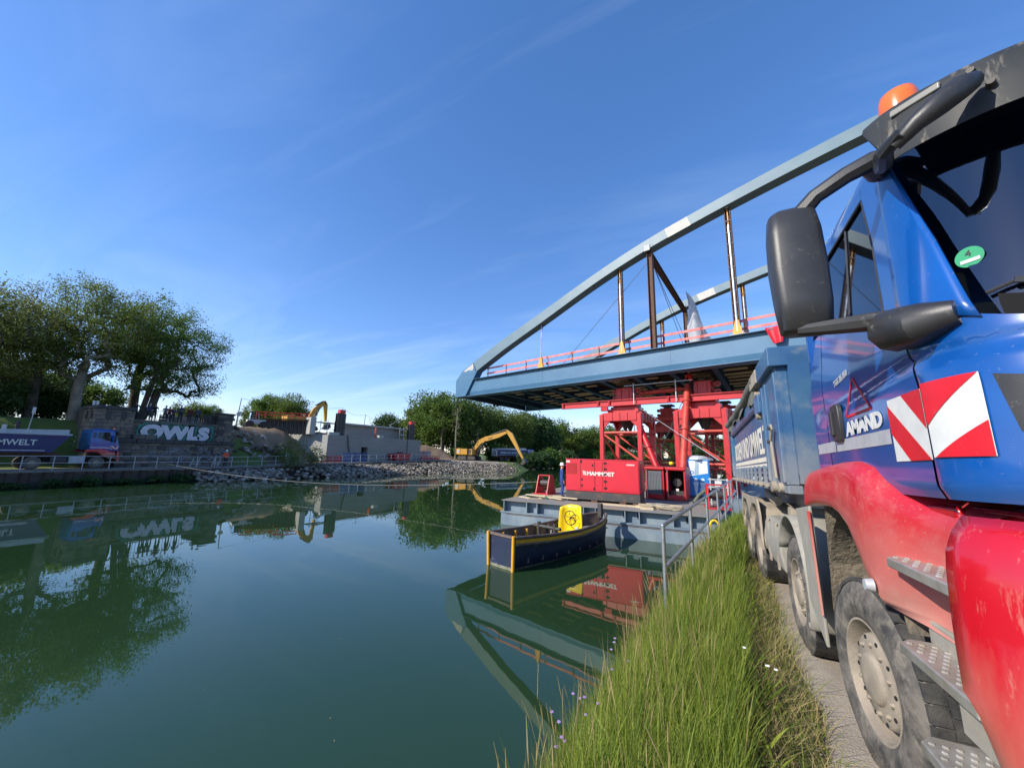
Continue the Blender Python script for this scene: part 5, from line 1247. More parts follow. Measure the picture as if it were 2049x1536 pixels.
for (a_, b_) in (((-6, 16.45, -1.2), (-.06, 26.55, 2.55)), ((-6, 17.4, 2.5), (-1.06, 25.1, 4.40)), ((-5, 14.75, -1), (-.56, 17.4, 5.75)), ((-5, 25.1, 2.5), (-.96, 26.6, 5.85))): MB().box(a_, b_).build('masonry_core', M_mortar, old)
stonewall(0, 16.4, 26.6, 0, 2.35, .36, .5, 1.2, SM)
for y in np.arange(16.2, 26.6, 1.5): MB().box((-1.0, y, 2.36), (.16, min(y+1.46, 26.7), 2.74)).build('ledge_slab', M_stone3, old, bevel=.04)
for (ya, yb) in ((17.5, 19.3), (24.6, 26.5)):
    for y in np.arange(ya, yb, .9): MB().box((-.8, y, 2.75), (-.1, min(y+.87, yb), 3.22)).build('kerb_stone', M_stone, old, bevel=.05)
stonewall(-1, 17.4, 25.1, 2.76, 4.4, .34, .6, 1.3, SM)
MB().box((-1.9, 17.4, 4.42), (-.85, 25.1, 4.70)).build('parapet_slab', M_stone, old, bevel=.04)
stonewall(-.5, 14.7, 17.4, 2.8, 5.45, .34, .5, 1.0, ST+[M_stone]); stonewall(14.7, -3.6, -.5, 0, 5.45, .36, .5, 1.1, ST, axis='y'); stonewall(-.5, 14.7, 16.4, 0, 2.8, .36, .5, 1.0, ST)
for y in (14.6, 16.0): MB().box((-3.8, y, 5.46), (-.36, y+1.42, 5.80)).build('coping_slab', M_stone3, old, bevel=.05)
for y in (15.3, 16.4): MB().box((-.54, y, 4.6), (-.38, y+.34, 5.35)).build('recess_panel', M_stone3, old)
for x in (-1.7, -2.8): MB().box((x, 14.58, 4.6), (x+.4, 14.68, 5.3)).build('recess_panel', M_stone3, old)
stonewall(-.9, 25.1, 26.6, 2.76, 5.3, .36, .5, .9, SM)
MB().box((-2.1, 24.95, 5.32), (-.78, 26.75, 5.62)).build('pillar_cap', M_stone3, old, bevel=.05); MB().box((-2.0, 25.05, 5.63), (-.88, 26.65, 5.92)).build('pillar_cap', M_stone, old, bevel=.06); MB().box((-2.1, 24.95, 5.93), (-.78, 26.75, 6.15)).build('pillar_cap', M_stone3, old, bevel=.06)
stonewall(-6.2, 21.5, 25.5, 4.7, 5.7, .28, .5, .9, [M_conclight, M_stone2, pm('pink_stone', (.45, .30, .26), .9)])
# graffiti
gt = lambda sz, off, bold: frame((-1+off, 18.35, 2.86), (0, 1, 0), (0, 0, 1))
text_mesh('graffiti', 'OWLS', 2.0, pm('spray_teal', (.03, .26, .20), .8, col2=(.04, .13, .10), nscale=1.5), old, frame((-1+.115, 18.05, 2.88), (0, 1, 0), (0, 0, 1)), bold=.30, sx=1.14)
text_mesh('graffiti', 'OWLS', 1.86, pm('spray_black', (.01, .01, .012), .7), old, frame((-1+.125, 18.15, 2.90), (0, 1, 0), (0, 0, 1)), bold=.20, sx=1.17)
text_mesh('graffiti', 'OWLS', 1.80, pm('spray_white', (.62, .62, .66), .7, dirt=((.45, .12, .12), .12, 1.4, .8)), old, frame((-1+.135, 18.22, 2.94), (0, 1, 0), (0, 0, 1)), bold=.135, sx=1.18)
for k in range(26):
    y = 17.4+rs_.uniform(0, 8.8); z = rs_.uniform(.5, 2.0); pts = [(.085, y+.22*math.sin(t*2.2+k)+.12*t, z+.22*math.cos(t*1.7+k*2)) for t in np.linspace(0, 4.5, 12)]
    MB().tube([(p[0], p[1], p[2]) for p in pts], .022, n=4).build('scribble', pm('spray_pale', (.30, .32, .36), .8), old)
# fence on the parapet
fn = empty('parapet_fence', (-51.25, 0, 6.0), (0, 0, 0), 'black bar fence on top of the graffiti wall', 'fence')
for (ya, yb) in ((18.7, 20.2), (21.6, 24.8)):
    for y in np.arange(ya, yb+.01, .24): MB().cyl((0, y, 0), (0, y, 1.05), .018, n=5).build('bar', M_steel, fn)
    for z in (.12, 1.03): MB().beam((0, ya, z), (0, yb, z), .04, .04).build('rail', M_steel, fn)
# trestles at the quay
for k, (y, lab) in enumerate(((22.0, 'pair of crossed trestle legs leaning by the quay railing before the stone wall'), (24.0, 'single trestle standing next to the orange-clad worker'))):
    g = empty('trestle', (-47.9, y, 1.3), (0, 0, 0), lab, 'trestle')
    for dy in (-.28, .28): MB().beam((0, dy-.15, 0), (0, dy+.12, 1.0), .06, .04, up=(1, 0, 0)).build('leg', M_pale, g)
    MB().beam((0, -.5, .35), (0, .5, .35), .05, .05).build('bar', M_pale, g)
# --- new concrete abutment
na = empty('concrete_abutment', (-51, 40.2, 1.55), (0, 0, R_(-4)), 'new grey board-marked concrete bridge abutment with a doorway', 'abutment')
def slab(name, a, b, mat=M_concrete, bev=.03, par=na): return MB().box(a, b).build(name, mat, par, bevel=bev)
HW = 4.15
for (nm_, a_, b_) in (('front_wall', (-3, 0, -1), (0, 6.3, HW)), ('front_wall', (-3, 7.6, -1), (0, 20.2, HW)), ('lintel', (-3, 6.301, 2.45), (-.002, 7.599, HW)), ('door_sill', (-3, 6.301, -1), (-.002, 7.599, .35))): MB().box(a_, b_).build(nm_, M_concrete, na)
slab('door_leaf', (-1.2, 6.3, .35), (-1.1, 7.6, 2.45), M_dark, 0)
for z in np.arange(.2, HW, .5): MB().box((.001, .05, z), (.012, 6.2, z+.02)).build('board_mark', M_concrete, na); MB().box((.001, 7.7, z), (.012, 20.1, z+.02)).build('board_mark', M_concrete, na)
for y in (6.1, 15.0): MB().box((.001, y, 0), (.014, y+.03, HW)).build('pour_joint', M_concrete, na)
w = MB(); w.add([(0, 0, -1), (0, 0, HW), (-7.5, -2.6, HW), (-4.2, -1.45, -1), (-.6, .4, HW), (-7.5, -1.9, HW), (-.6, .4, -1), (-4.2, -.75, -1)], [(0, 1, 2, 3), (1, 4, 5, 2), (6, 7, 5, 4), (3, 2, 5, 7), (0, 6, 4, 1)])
w.build('wing_wall', M_conclight, na, fix=True)  # paler than the front wall: sunlight on this side put into the colour
slab('seat_wall', (-3.4, 4.2, HW+.002), (-3.0, 18.6, HW+1.95)); slab('seat_cap', (-3.5, 4.1, HW+1.96), (-2.5, 18.8, HW+2.25), M_conclight)
slab('end_block', (-3.4, -1.8, HW), (-2.0, -.9, HW+2.6), M_conclight)
slab('bearing_block', (-.9, .2, HW), (-.1, 2.0, HW+.45), M_conclight); slab('bearing_block', (-.9, 10.0, HW), (-.2, 11.0, HW+.42), M_conclight)
for (y, top) in ((2.3, 4.1), (18.2, 3.5)):
    for d in range(3): MB().ibeam((-1.4, y+d*.55, HW), (-1.4, y+d*.55, HW+top-.5), .48, .5, .04, up=(1, 0, 0)).build('steel_column', M_steel, na)
    MB().box((-1.7, y+.1, HW+top-.48), (-1.0, y+1.1, HW+top+.1)).build('jack', M_mamred, na, bevel=.04)
for (y0_, y1_) in ((-.4, 2.0), (16.0, 18.0)):
    for z in (.9, 1.8): MB().beam((-1.6, y0_, HW+z), (-1.6, y1_, HW+z), .08, .08).build('scaffold_bar', M_galv, na)
    for y in np.linspace(y0_, y1_, 3): MB().beam((-1.6, y, HW), (-1.6, y, HW+2.3), .07, .07, up=(1, 0, 0)).build('scaffold_post', M_galv, na)
    MB().box((-3.0, y0_-.1, HW+1.9), (-1.5, y1_, HW+1.98)).build('scaffold_board', M_steel, na)
for k in range(11):
    t = k/10; MB().ibeam((-7.0+t*4.2, -5.4+t*3.9, HW-.1), (-7.0+t*4.2, -5.4+t*3.9, HW+1.9), .3, .3, .03, up=(1, 0, 0)).build('soldier_pile', M_steel, na)
MB().add([(-7.3, -5.4, HW), (-3.1, -1.5, HW), (-3.1, -1.5, HW+1.9), (-7.3, -5.4, HW+1.9)], [(0, 1, 2, 3)]).build('lagging', M_conclight, na)
MB().beam((-7.2, -5.7, HW+2.0), (-2.6, -1.3, HW+2.0), .25, .18).build('waler', M_rust, na); MB().beam((-8.4, -6.8, HW+2.2), (-2.6, -1.3, HW+2.2), .9, .06).build('site_deck', M_rust, na)
for k in range(7): t = k/6; MB().beam((-8.2+t*5.4, -6.6+t*5.1, HW+2.2), (-8.2+t*5.4, -6.6+t*5.1, HW+3.1), .06, .06, up=(1, 0, 0)).build('guard_post', M_conreds, na)
for z in (2.7, 3.1): MB().beam((-8.2, -6.6, HW+z), (-2.8, -1.5, HW+z), .04, .12).build('guard_board', M_conreds, na)
MB().tube([(.12, 3.4, HW+.1), (.16, 3.6, 2.6), (.14, 4.1, 1.2), (.3, 5.2, .1)], .075, n=8).build('drain_hose', M_steel, na, smooth=True)
MB().tube([(.08, 16.6, HW+.1), (.08, 16.6, .1)], .05, n=6).build('cable', M_steel, na)
# site barriers and containers on the quay
def barrier(y, n, mat, lab, x=-48.6, h=1.1, w=1.2):
    for k in range(n):
        g = empty('site_barrier', (x, y+k*w, qz(y)), (0, 0, 0), lab, 'barrier', lab.split(' standing')[0]+' row')
        MB().tube([(0, .04, 0), (0, .04, h), (0, w-.06, h), (0, w-.06, 0)], .03, n=6).build('frame', mat, g)
        for j in range(6): MB().beam((0, .18+j*(w-.3)/5, .12), (0, .18+j*(w-.3)/5, h), .09, .02, up=(1, 0, 0)).build('slat', mat, g)
        MB().beam((0, .04, .25), (0, w-.06, .25), .03, .25).build('board', mat, g)
barrier(37.5, 3, M_conreds, 'red plastic site barrier standing before the concrete wing wall')
barrier(41.2, 4, M_conblue, 'blue site barrier standing before the concrete front wall', h=1.5)
barrier(59.5, 5, M_conreds, 'red low site barrier standing beyond the concrete abutment', h=.8)
barrier(61.0, 3, M_conblue, 'blue site barrier standing behind the low red ones', x=-50.2, h=1.7)
sk = empty('skip_container', (-49.2, 52.4, qz(52)), (0, 0, 0), 'dark red skip container standing before the concrete abutment', 'skip')
MB().prism([(0, .2), (0, 3.2), (.25, 3.6), (1.15, 3.8), (1.15, -.4), (.25, 0)][::-1] if False else [(.0, .1), (3.6, .1), (4.0, 1.25), (-.4, 1.25)], 1.6, 'x', -.8).build('tub', M_conreds, sk, bevel=.03)
MB().beam((.82, -.4, 1.28), (.82, 4.0, 1.28), .1, .1).build('rim', M_conreds, sk); MB().lathe([(.0, 0), (.7, 0), (.5, .35), (.0, .45)], 10, 'z', (0, 1.9, 1.2)).build('load', M_steel, sk, smooth=True)
# marker stone by the bush, signs, bollards
for (p, h, lab, mat) in (((-49.8, 33.3, qz(33)), 1.5, 'leaning pale marker stone between the bushes on the slope', M_pale),): 
    o = MB().prism([(-.35, 0), (.3, 0), (.4, h*.8), (.25, h), (-.1, h)], .2, 'x').build('marker_stone', mat, bevel=.03); o.location = p; o.rotation_euler = (.15, 0, .3); tag(o, lab, 'stone')
for k, (y, z0_, h, n, lab) in enumerate(((11.6, 5.1, 1.5, 1, 'small pale sign leaning on a post on the grass slope'), (15.35, 5.8, 1.9, 2, 'tall post with two narrow white signs beside the stone tower'))):
    g = empty('sign_post', (-54, y, far_z(-54, y)), (0, 0, 0), lab, 'sign'); zz_ = z0_-far_z(-54, y)
    MB().beam((0, 0, 0), (0, .12 if n == 1 else 0, zz_+h), .06, .06, up=(1, 0, 0)).build('post', M_pale, g)
    for j in range(n): MB().box((.05, -.12+j*.26+(.1 if n == 1 else 0), zz_+h-.55), (.08, .08+j*.26+(.1 if n == 1 else 0), zz_+h)).build('panel', M_white, g, bevel=.01)
for k, (y, dz_, lab) in enumerate(((10.3, .5, 'short white-faced boundary post above the left trailer'), (11.0, .8, 'black-topped boundary post leaning above the left trailer'))):
    o = MB().box((-.12, -.12, 0), (.12, .12, dz_+.3)).build('boundary_post', M_white if k == 0 else M_stone3, bevel=.03); o.location = (-54.2, y, far_z(-54.2, y)-.1); o.rotation_euler = (0, .1, .1); tag(o, lab, 'post')
# lamp posts with overhead line
for k, (x, y, zt_, lab) in enumerate(((-62, 32.8, 10.9, 'leaning timber mast beside the road sign above the earth slope'), (-62, 51.5, 11.6, 'thin white mast rising behind the first red jack'), (-62, 57.0, 10.9, 'thin mast behind the worker on the abutment'))):
    zb_ = far_z(x, y); o = MB().cyl((0, 0, 0), (.0, .25 if k != 1 else 0, zt_-zb_), .09, .05, n=6).build('mast', M_barkpale if k != 1 else M_white); o.location = (x, y, zb_-.1); tag(o, lab, 'mast')
wl = []
for (a_, b_) in (((-62, 33.05, 10.8), (-62, 51.5, 11.5)), ((-62, 51.5, 11.5), (-62, 57.2, 10.8)), ((-62, 57.2, 10.8), (-62, 70, 8.5))):
    wl += [tuple(Vector(a_).lerp(Vector(b_), t)-Vector((0, 0, .7*math.sin(math.pi*t)))) for t in np.linspace(0, 1, 10)]
tag(MB().tube(wl, .02, n=4).build('overhead_line', M_steel), 'thin black line slung between the masts above the abutment', 'cable')
rsg = empty('road_sign', (-60.5, 32.2, far_z(-60.5, 32.2)), (0, 0, 0), 'round road sign on a thin post by the earth slope', 'sign')
MB().cyl((0, 0, 0), (0, 0, 2.2), .04, n=6).build('post', M_galv, rsg); MB().cyl((-.01, 0, 1.9), (.02, 0, 1.9), .33, n=16).build('disc', M_pale, rsg)
# --- plant
def excavator(loc, rz, pts, lab, sc=1.0, cat=True):
    g = empty('excavator', loc, (0, 0, rz), lab, 'excavator'); g.scale = (sc,)*3
    for sy in (-1.2, 1.2):
        m = MB(); m.prism([(-2.0, .15), (-2.3, .45), (-2.0, .9), (2.0, .9), (2.3, .45), (2.0, .15)], .6, 'y', sy-.3); t = m.build('track', M_steel, g, bevel=.05)
        for x in np.arange(-2.0, 2.1, .25): MB().box((x-.09, sy-.31, .9), (x+.09, sy+.31, .945)).build('track_shoe', M_steel, t)
    MB().cyl((0, 0, .9), (0, 0, 1.2), .8, n=16).build('slew_ring', M_steel, g)
    MB().box((-1.6, -1.35, 1.2), (1.4, 1.35, 2.45)).build('engine_house', M_cat, g, bevel=.06)
    MB().prism([(-1.62, 1.15), (-2.6, 1.25), (-2.8, 1.5), (-2.8, 2.5), (-1.62, 2.6)], 2.7, 'y', -1.35).build('counterweight', M_cat, g, bevel=.08)
    MB().prism([(.5, 2.46), (1.95, 1.3), (2.05, 2.0), (1.75, 3.0), (.5, 3.05)], 1.0, 'y', .35).build('cab', M_steel, g, bevel=.05)
    MB().box((.6, 1.352, 1.9), (1.7, 1.36, 2.9)).build('cab_window', M_glassd, g)
    for a_ in (-1.0, .2): MB().box((a_, -1.36, 1.35), (a_+.9, -1.352, 2.3)).build('service_panel', M_steel if a_ > 0 else M_cat, g)
    ws = pts['w']
    for key, nm in (('boom', 'boom'), ('stick', 'stick')):
        P = pts[key]; m = MB(); n = len(P)
        vs = []
        for i, (x, z) in enumerate(P):
            d = Vector((P[min(i+1, n-1)][0]-P[max(i-1, 0)][0], P[min(i+1, n-1)][1]-P[max(i-1, 0)][1])).normalized(); h = ws[key][i]/2
            for sy in (-.26, .26):
                vs.append((x-d.y*h, sy, z+d.x*h)); vs.append((x+d.y*h, sy, z-d.x*h))
        fs = []
        for i in range(n-1):
            b0, b1 = i*4, i*4+4
            fs += [(b0, b1, b1+1, b0+1), (b0+2, b0+3, b1+3, b1+2), (b0, b0+2, b1+2, b1), (b0+1, b1+1, b1+3, b0+3)]
        fs += [(0, 1, 3, 2), (n*4-4, n*4-2, n*4-1, n*4-3)]
        m.add(vs, fs); bo = m.build(nm, M_cat, g, fix=True)
    for (a_, b_) in pts['rams']: MB().cyl((a_[0], .3, a_[1]), (b_[0], .3, b_[1]), .09, n=8).build('hydraulic_ram', M_steel, g); MB().cyl((a_[0], -.3, a_[1]), (b_[0], -.3, b_[1]), .09, n=8).build('hydraulic_ram', M_steel, g)
    bx, bz = pts['bucket']; MB().prism([(bx-.1, bz+.3), (bx+.5, bz+.25), (bx+.75, bz-.5), (bx+.2, bz-1.0), (bx-.45, bz-.8), (bx-.1, bz-.4)], 1.4, 'y', -.7).build('bucket', M_steel, g, bevel=.04)
    if cat:
        Mx = frame((-2.6, -1.365, 1.75), (1, 0, 0), (0, 0, 1)); MB().box((-2.45, -1.368, 1.6), (-1.8, -1.353, 2.2)).build('logo_field', M_white, g)
        text_mesh('lettering', 'CAT', .36, M_black, g, frame((-2.42, -1.37, 1.78), (1, 0, 0), (0, 0, 1)), bold=.015)
        xa, za = pts['boom'][2]; text_mesh('lettering', 'CAT', .55, M_black, g, frame((xa+.7, -.275, za-.1), (1, 0, .12), (0, 0, 1)), bold=.02)
    return g
excavator((-45.6, 72.4, 1.85), R_(1), {'boom': [(1.2, 2.4), (2.6, 4.1), (4.0, 4.7), (7.0, 5.4), (9.3, 6.25)], 'stick': [(9.0, 6.5), (10.0, 5.6), (12.9, .75)], 'w': {'boom': [.6, .95, 1.0, .85, .45], 'stick': [.5, .95, .35]},
    'rams': [((2.0, 1.9), (4.0, 4.3)), ((5.4, 5.6), (8.9, 6.75))], 'bucket': (13.0, .45)}, 'yellow long-reach excavator dipping its bucket at the rocky shore')
excavator((-61, 42.6, 6.4), R_(75), {'boom': [(1.0, 2.2), (1.9, 3.9), (2.9, 4.9), (3.6, 5.4)], 'stick': [(3.3, 5.6), (3.6, 5.0), (3.9, 2.0)], 'w': {'boom': [.5, .75, .7, .4], 'stick': [.4, .6, .3]},
    'rams': [((1.7, 1.8), (2.6, 4.3)), ((2.0, 4.7), (3.2, 5.6))], 'bucket': (4.0, 1.5)}, 'yellow excavator with raised arm up on the site behind the shoring', cat=False)
# loader and small plant up on the site
ld = empty('wheel_loader', (-62, 35.6, far_z(-62, 35.6)), (0, 0, R_(70)), 'white and dark tractor loader on the earth site beside the road sign', 'loader')
MB().box((-1.2, -.5, .7), (1.3, .5, 1.4)).build('body', M_white, ld, bevel=.08); MB().prism([(-.9, 1.4), (.3, 1.4), (.2, 2.5), (-.8, 2.5)], 1.0, 'y', -.5).build('cab', M_glassd, ld, bevel=.04); MB().box((-1.0, -.6, 2.5), (.35, .6, 2.6)).build('cab_roof', M_steel, ld, bevel=.03)
for x in (-.9, 1.0):
    for y in (-.75, .75): MB().cyl((x, y-.2, .6), (x, y+.2, .6), .6, n=14).build('wheel', M_tread, ld, smooth=40)
MB().cyl((1.7, -.3, .8), (2.6, .3, .85), .5, n=12).build('drum', M_white, ld, smooth=40)
for k, (y, x, z, s_, mat, lab) in enumerate(((27.6, -57, 6.2, (.6, 1.2, 1.0), M_white, 'white box cabin on the road end behind the stone pillar'), (28.9, -57, 6.2, (.5, .6, .8), M_hivis, 'orange site bin on the road end beyond the white cabin'), (61.6, -54.5, 6.3, (.8, 2.3, 1.5), M_hivis, 'orange site box beside the second red jack'))):
    g = empty('site_box', (x, y, far_z(x, y)), (0, 0, 0), lab, 'box'); MB().box((-s_[0], -s_[1]/2, .05), (s_[0], s_[1]/2, s_[2])).build('body', mat, g, bevel=.04); MB().box((-s_[0]-.05, -s_[1]/2-.05, s_[2]), (s_[0]+.05, s_[1]/2+.05, s_[2]+.08)).build('lid', mat, g, bevel=.02)
# --- tipper lorries on the far bank (same fleet)
def trailer(par, y0, L, text=True):
    """local truck frame, body along +y"""
    m = MB(); sec = [(.02, 1.55), (-.03, 2.75), (TW+.03, 2.75), (TW-.02, 1.55)]
    m.add([(sec[0][0], y0+.9, 1.35), (sec[1][0], y0, 2.78), (sec[2][0], y0, 2.78), (sec[3][0], y0+.9, 1.35), (.02, y0+L, 1.35), (-.03, y0+L, 2.78), (TW+.03, y0+L, 2.78), (TW-.02, y0+L, 1.35)], [(0, 1, 2, 3), (7, 6, 5, 4), (0, 4, 5, 1), (1, 5, 6, 2), (2, 6, 7, 3), (3, 7, 4, 0)])
    t = m.build('tipper_trough', pm('trailer_blue', (.004, .020, .12), .4, coat=.2), par, fix=True)
    MB().box((-.06, y0-.1, 2.78), (TW+.06, y0+L, 2.93)).build('tarp_edge', M_pale, par, bevel=.05)
    MB().prism([(y0+.1, 2.93), (y0+.1, 3.30), (y0+L*.5, 3.12), (y0+L, 3.05), (y0+L, 2.93)], TW-.3, 'x', .15).build('tarp_cover', M_pale, par)
    MB().box((-.05, y0+1.3, 1.50), (-.02, y0+L-.2, 1.55)).build('trim_line', M_white, par)
    MB().box((.5, y0+.3, 1.0), (TW-.5, y0+L, 1.34)).build('trailer_frame', M_rust, par)
    if text:
        text_mesh('lettering', 'BODEN UND UMWELT', .62, M_white, par, frame((-.035, y0+L-.6, 1.95), (0, -1, 0), (0, .12, 1)) @ Matrix.Identity(4), bold=.012, sx=.95)
    return t
KEEP = ('front_panel', 'door', 'rear_side_panel', 'a_pillar', 'door_frame', 'rear_pillar', 'quarter_window', 'side_window', 'windscreen', 'roof', 'rear_wall', 'wing', 'bumper', 'sun_visor', 'reflective_stripe', 'warning_plate', 'mirror_housing', 'entry_step', 'beacon_lens', 'dashboard', 'seat')
def far_truck(loc, rz, lab, y_tr, L):
    g = empty('tipper_lorry', loc, (0, 0, rz), lab, 'truck')
    for ch in list(truck.children):
        b_ = ch.name.split('.')[0]
        if b_ in KEEP and not (b_ == 'wheel'): c = ch.copy(); COL.objects.link(c); c.parent = g
    ws = [c for c in truck.children if c.name.split('.')[0] == 'wheel']
    for y in (0, 3.7, y_tr+L-3.2, y_tr+L-1.9):
        for (src, x, rz_) in ((ws[0], 0, 0), (ws[0], TW, math.pi)):
            c = src.copy(); COL.objects.link(c); c.parent = g; c.location = (x, y, .52); c.rotation_euler = (0, 0, rz_)
            for k in src.children:
                if k.name.split('.')[0] == 'tyre': d = k.copy(); COL.objects.link(d); d.parent = c
    MB().box((.5, -1.0, .6), (TW-.5, y_tr+1.5, 1.05)).build('chassis', M_dark, g)
    MB().box((.0, .75, .45), (.6, 1.7, 1.05)).build('side_locker', M_pale, g, bevel=.03); MB().cyl((.3, 1.85, .72), (.3, 2.75, .72), .32, n=14).build('fuel_tank', M_steel, g, smooth=40)
    MB().grid(lambda a, b: (lerp(0, .6, b), 3.7-.62*math.cos(math.pi*a), .55+.58*math.sin(math.pi*a)), 12, 2).build('mudguard', M_black, g, smooth=True)
    for z in (1.55, 1.95, 2.3): MB().beam((.3, 1.55, z+.4), (1.6, 1.55, z+.4), .05, .05).build('ladder_rung', M_galv, g)
    trailer(g, y_tr, L)
    return g
ft = far_truck((-48.45, 14.75, 1.3), math.pi, 'blue tipper lorry with a silver tarp parked on the far quay by the stone tower', 1.9, 8.5)
t2 = empty('tipper_lorry', (-40.6, 83.4, 1.65), (0, 0, R_(150)), 'dark blue tipper lorry with a white-printed tailgate behind the excavator arm', 'truck')
trailer(t2, -4.5, 8.6, False)
MB().box((0, 4.1, 1.3), (TW, 4.16, 3.0)).build('tailgate', M_white, t2)
for (za, zb, xa, xb) in ((1.5, 2.2, .5, .9), (1.9, 2.6, 1.2, 1.5), (1.5, 1.8, 1.5, 2.1)): MB().box((xa, 4.165, za), (xb, 4.18, zb)).build('tailgate_print', M_black, t2)
text_mesh('lettering', 'BODEN UND UMWELT', .62, M_white, t2, frame((-.035, 3.2, 1.85), (0, -1, 0), (0, .1, 1)), bold=.012, sx=.80)
for y in (-3.0, -1.7, 1.5, 2.8):
    for x in (.1, TW-.1): MB().cyl((x-.15, y, .5), (x+.15, y, .5), .5, n=14).build('wheel', M_tread, t2, smooth=40)
MB().box((0.05, -6.8, .8), (TW-.05, -4.8, 3.0)).build('cab', M_blue, t2, bevel=.1)
# --- rubble: riprap bank in the water, boulders on the slope
rg = np.random.default_rng(3)
def toe(y): return interp(y, [21, 24, 36, 50, 68, 73, 75], [-46, -43.0, -40.6, -38.6, -35.6, -34.0, -34.5])
protos = []
for sd_ in range(6):
    me_ = rock_mesh('r', sd_, M_rock, (1, 1, .75)); v = np.array([tuple(x.co) for x in me_.vertices]); f = np.array([tuple(p.vertices) for p in me_.polygons]); protos.append((v, f)); bpy.data.meshes.remove(me_)
V = []; F = []; MI = []; off = 0
for k in range(3000):
    y = rg.uniform(21.5, 75); t = rg.random()**.9; x1 = toe(y); x0 = min(-46.6, x1-2) if y < 66 else shore(y)-.5
    if y > 66: x0 = interp(y, [66, 70, 75], [-46.6, -40, -35.5])
    if 29.5 < y < 33.5 and rg.random() < .75: continue
    x = x0+(x1-x0)*t; z = (qz(y)-.25)*(1-t)**.8-.05; s_ = rg.uniform(.22, .58)*(.8 if y > 50 else 1)
    v, f = protos[k % 6]; a_ = rg.uniform(0, 6.28); ca, sa = math.cos(a_), math.sin(a_)
    w_ = v*s_; w_ = np.stack([w_[:, 0]*ca-w_[:, 1]*sa+x, w_[:, 0]*sa+w_[:, 1]*ca+y, w_[:, 2]+z], -1); V.append(w_); F.append(f+off); off += len(v); MI += [1 if rg.random() < .34 else 0]*len(f)
V = np.concatenate(V); F = np.concatenate(F)
me = bpy.data.meshes.new('riprap'); me.from_pydata(V.tolist(), [], F.tolist()); me.materials.append(M_rock); me.materials.append(M_rockp); me.polygons.foreach_set('material_index', MI); me.update()
tag(obj('riprap', me), 'bank of broken grey rock sloping into the water below the railing', 'rubble', kind='stuff')
bme = [rock_mesh('boulder', 40+k, M_rock if k % 3 else M_rockp, (1.3, 1.0, .55)) for k in range(6)]
rb = random.Random(12)
for k in range(70):
    t = rb.random(); y = 28.3+t*7+rb.gauss(0, .5); x = -51.8-rb.random()*(4.2-t*2.6)-.4*(1-t); s_ = rb.uniform(.5, 1.15)
    o = obj('boulder', bme[k % 6]); o.location = (x, y, far_z(x, y)+.12); o.rotation_euler = (rb.uniform(-.4, .4), .5+rb.uniform(-.3, .3), rb.uniform(0, 6)); o.scale = (s_,)*3
    tag(o, 'flat grey stone slab tipped on the earth slope beside the graffiti abutment', 'boulder', 'stone slabs tipped on the slope')
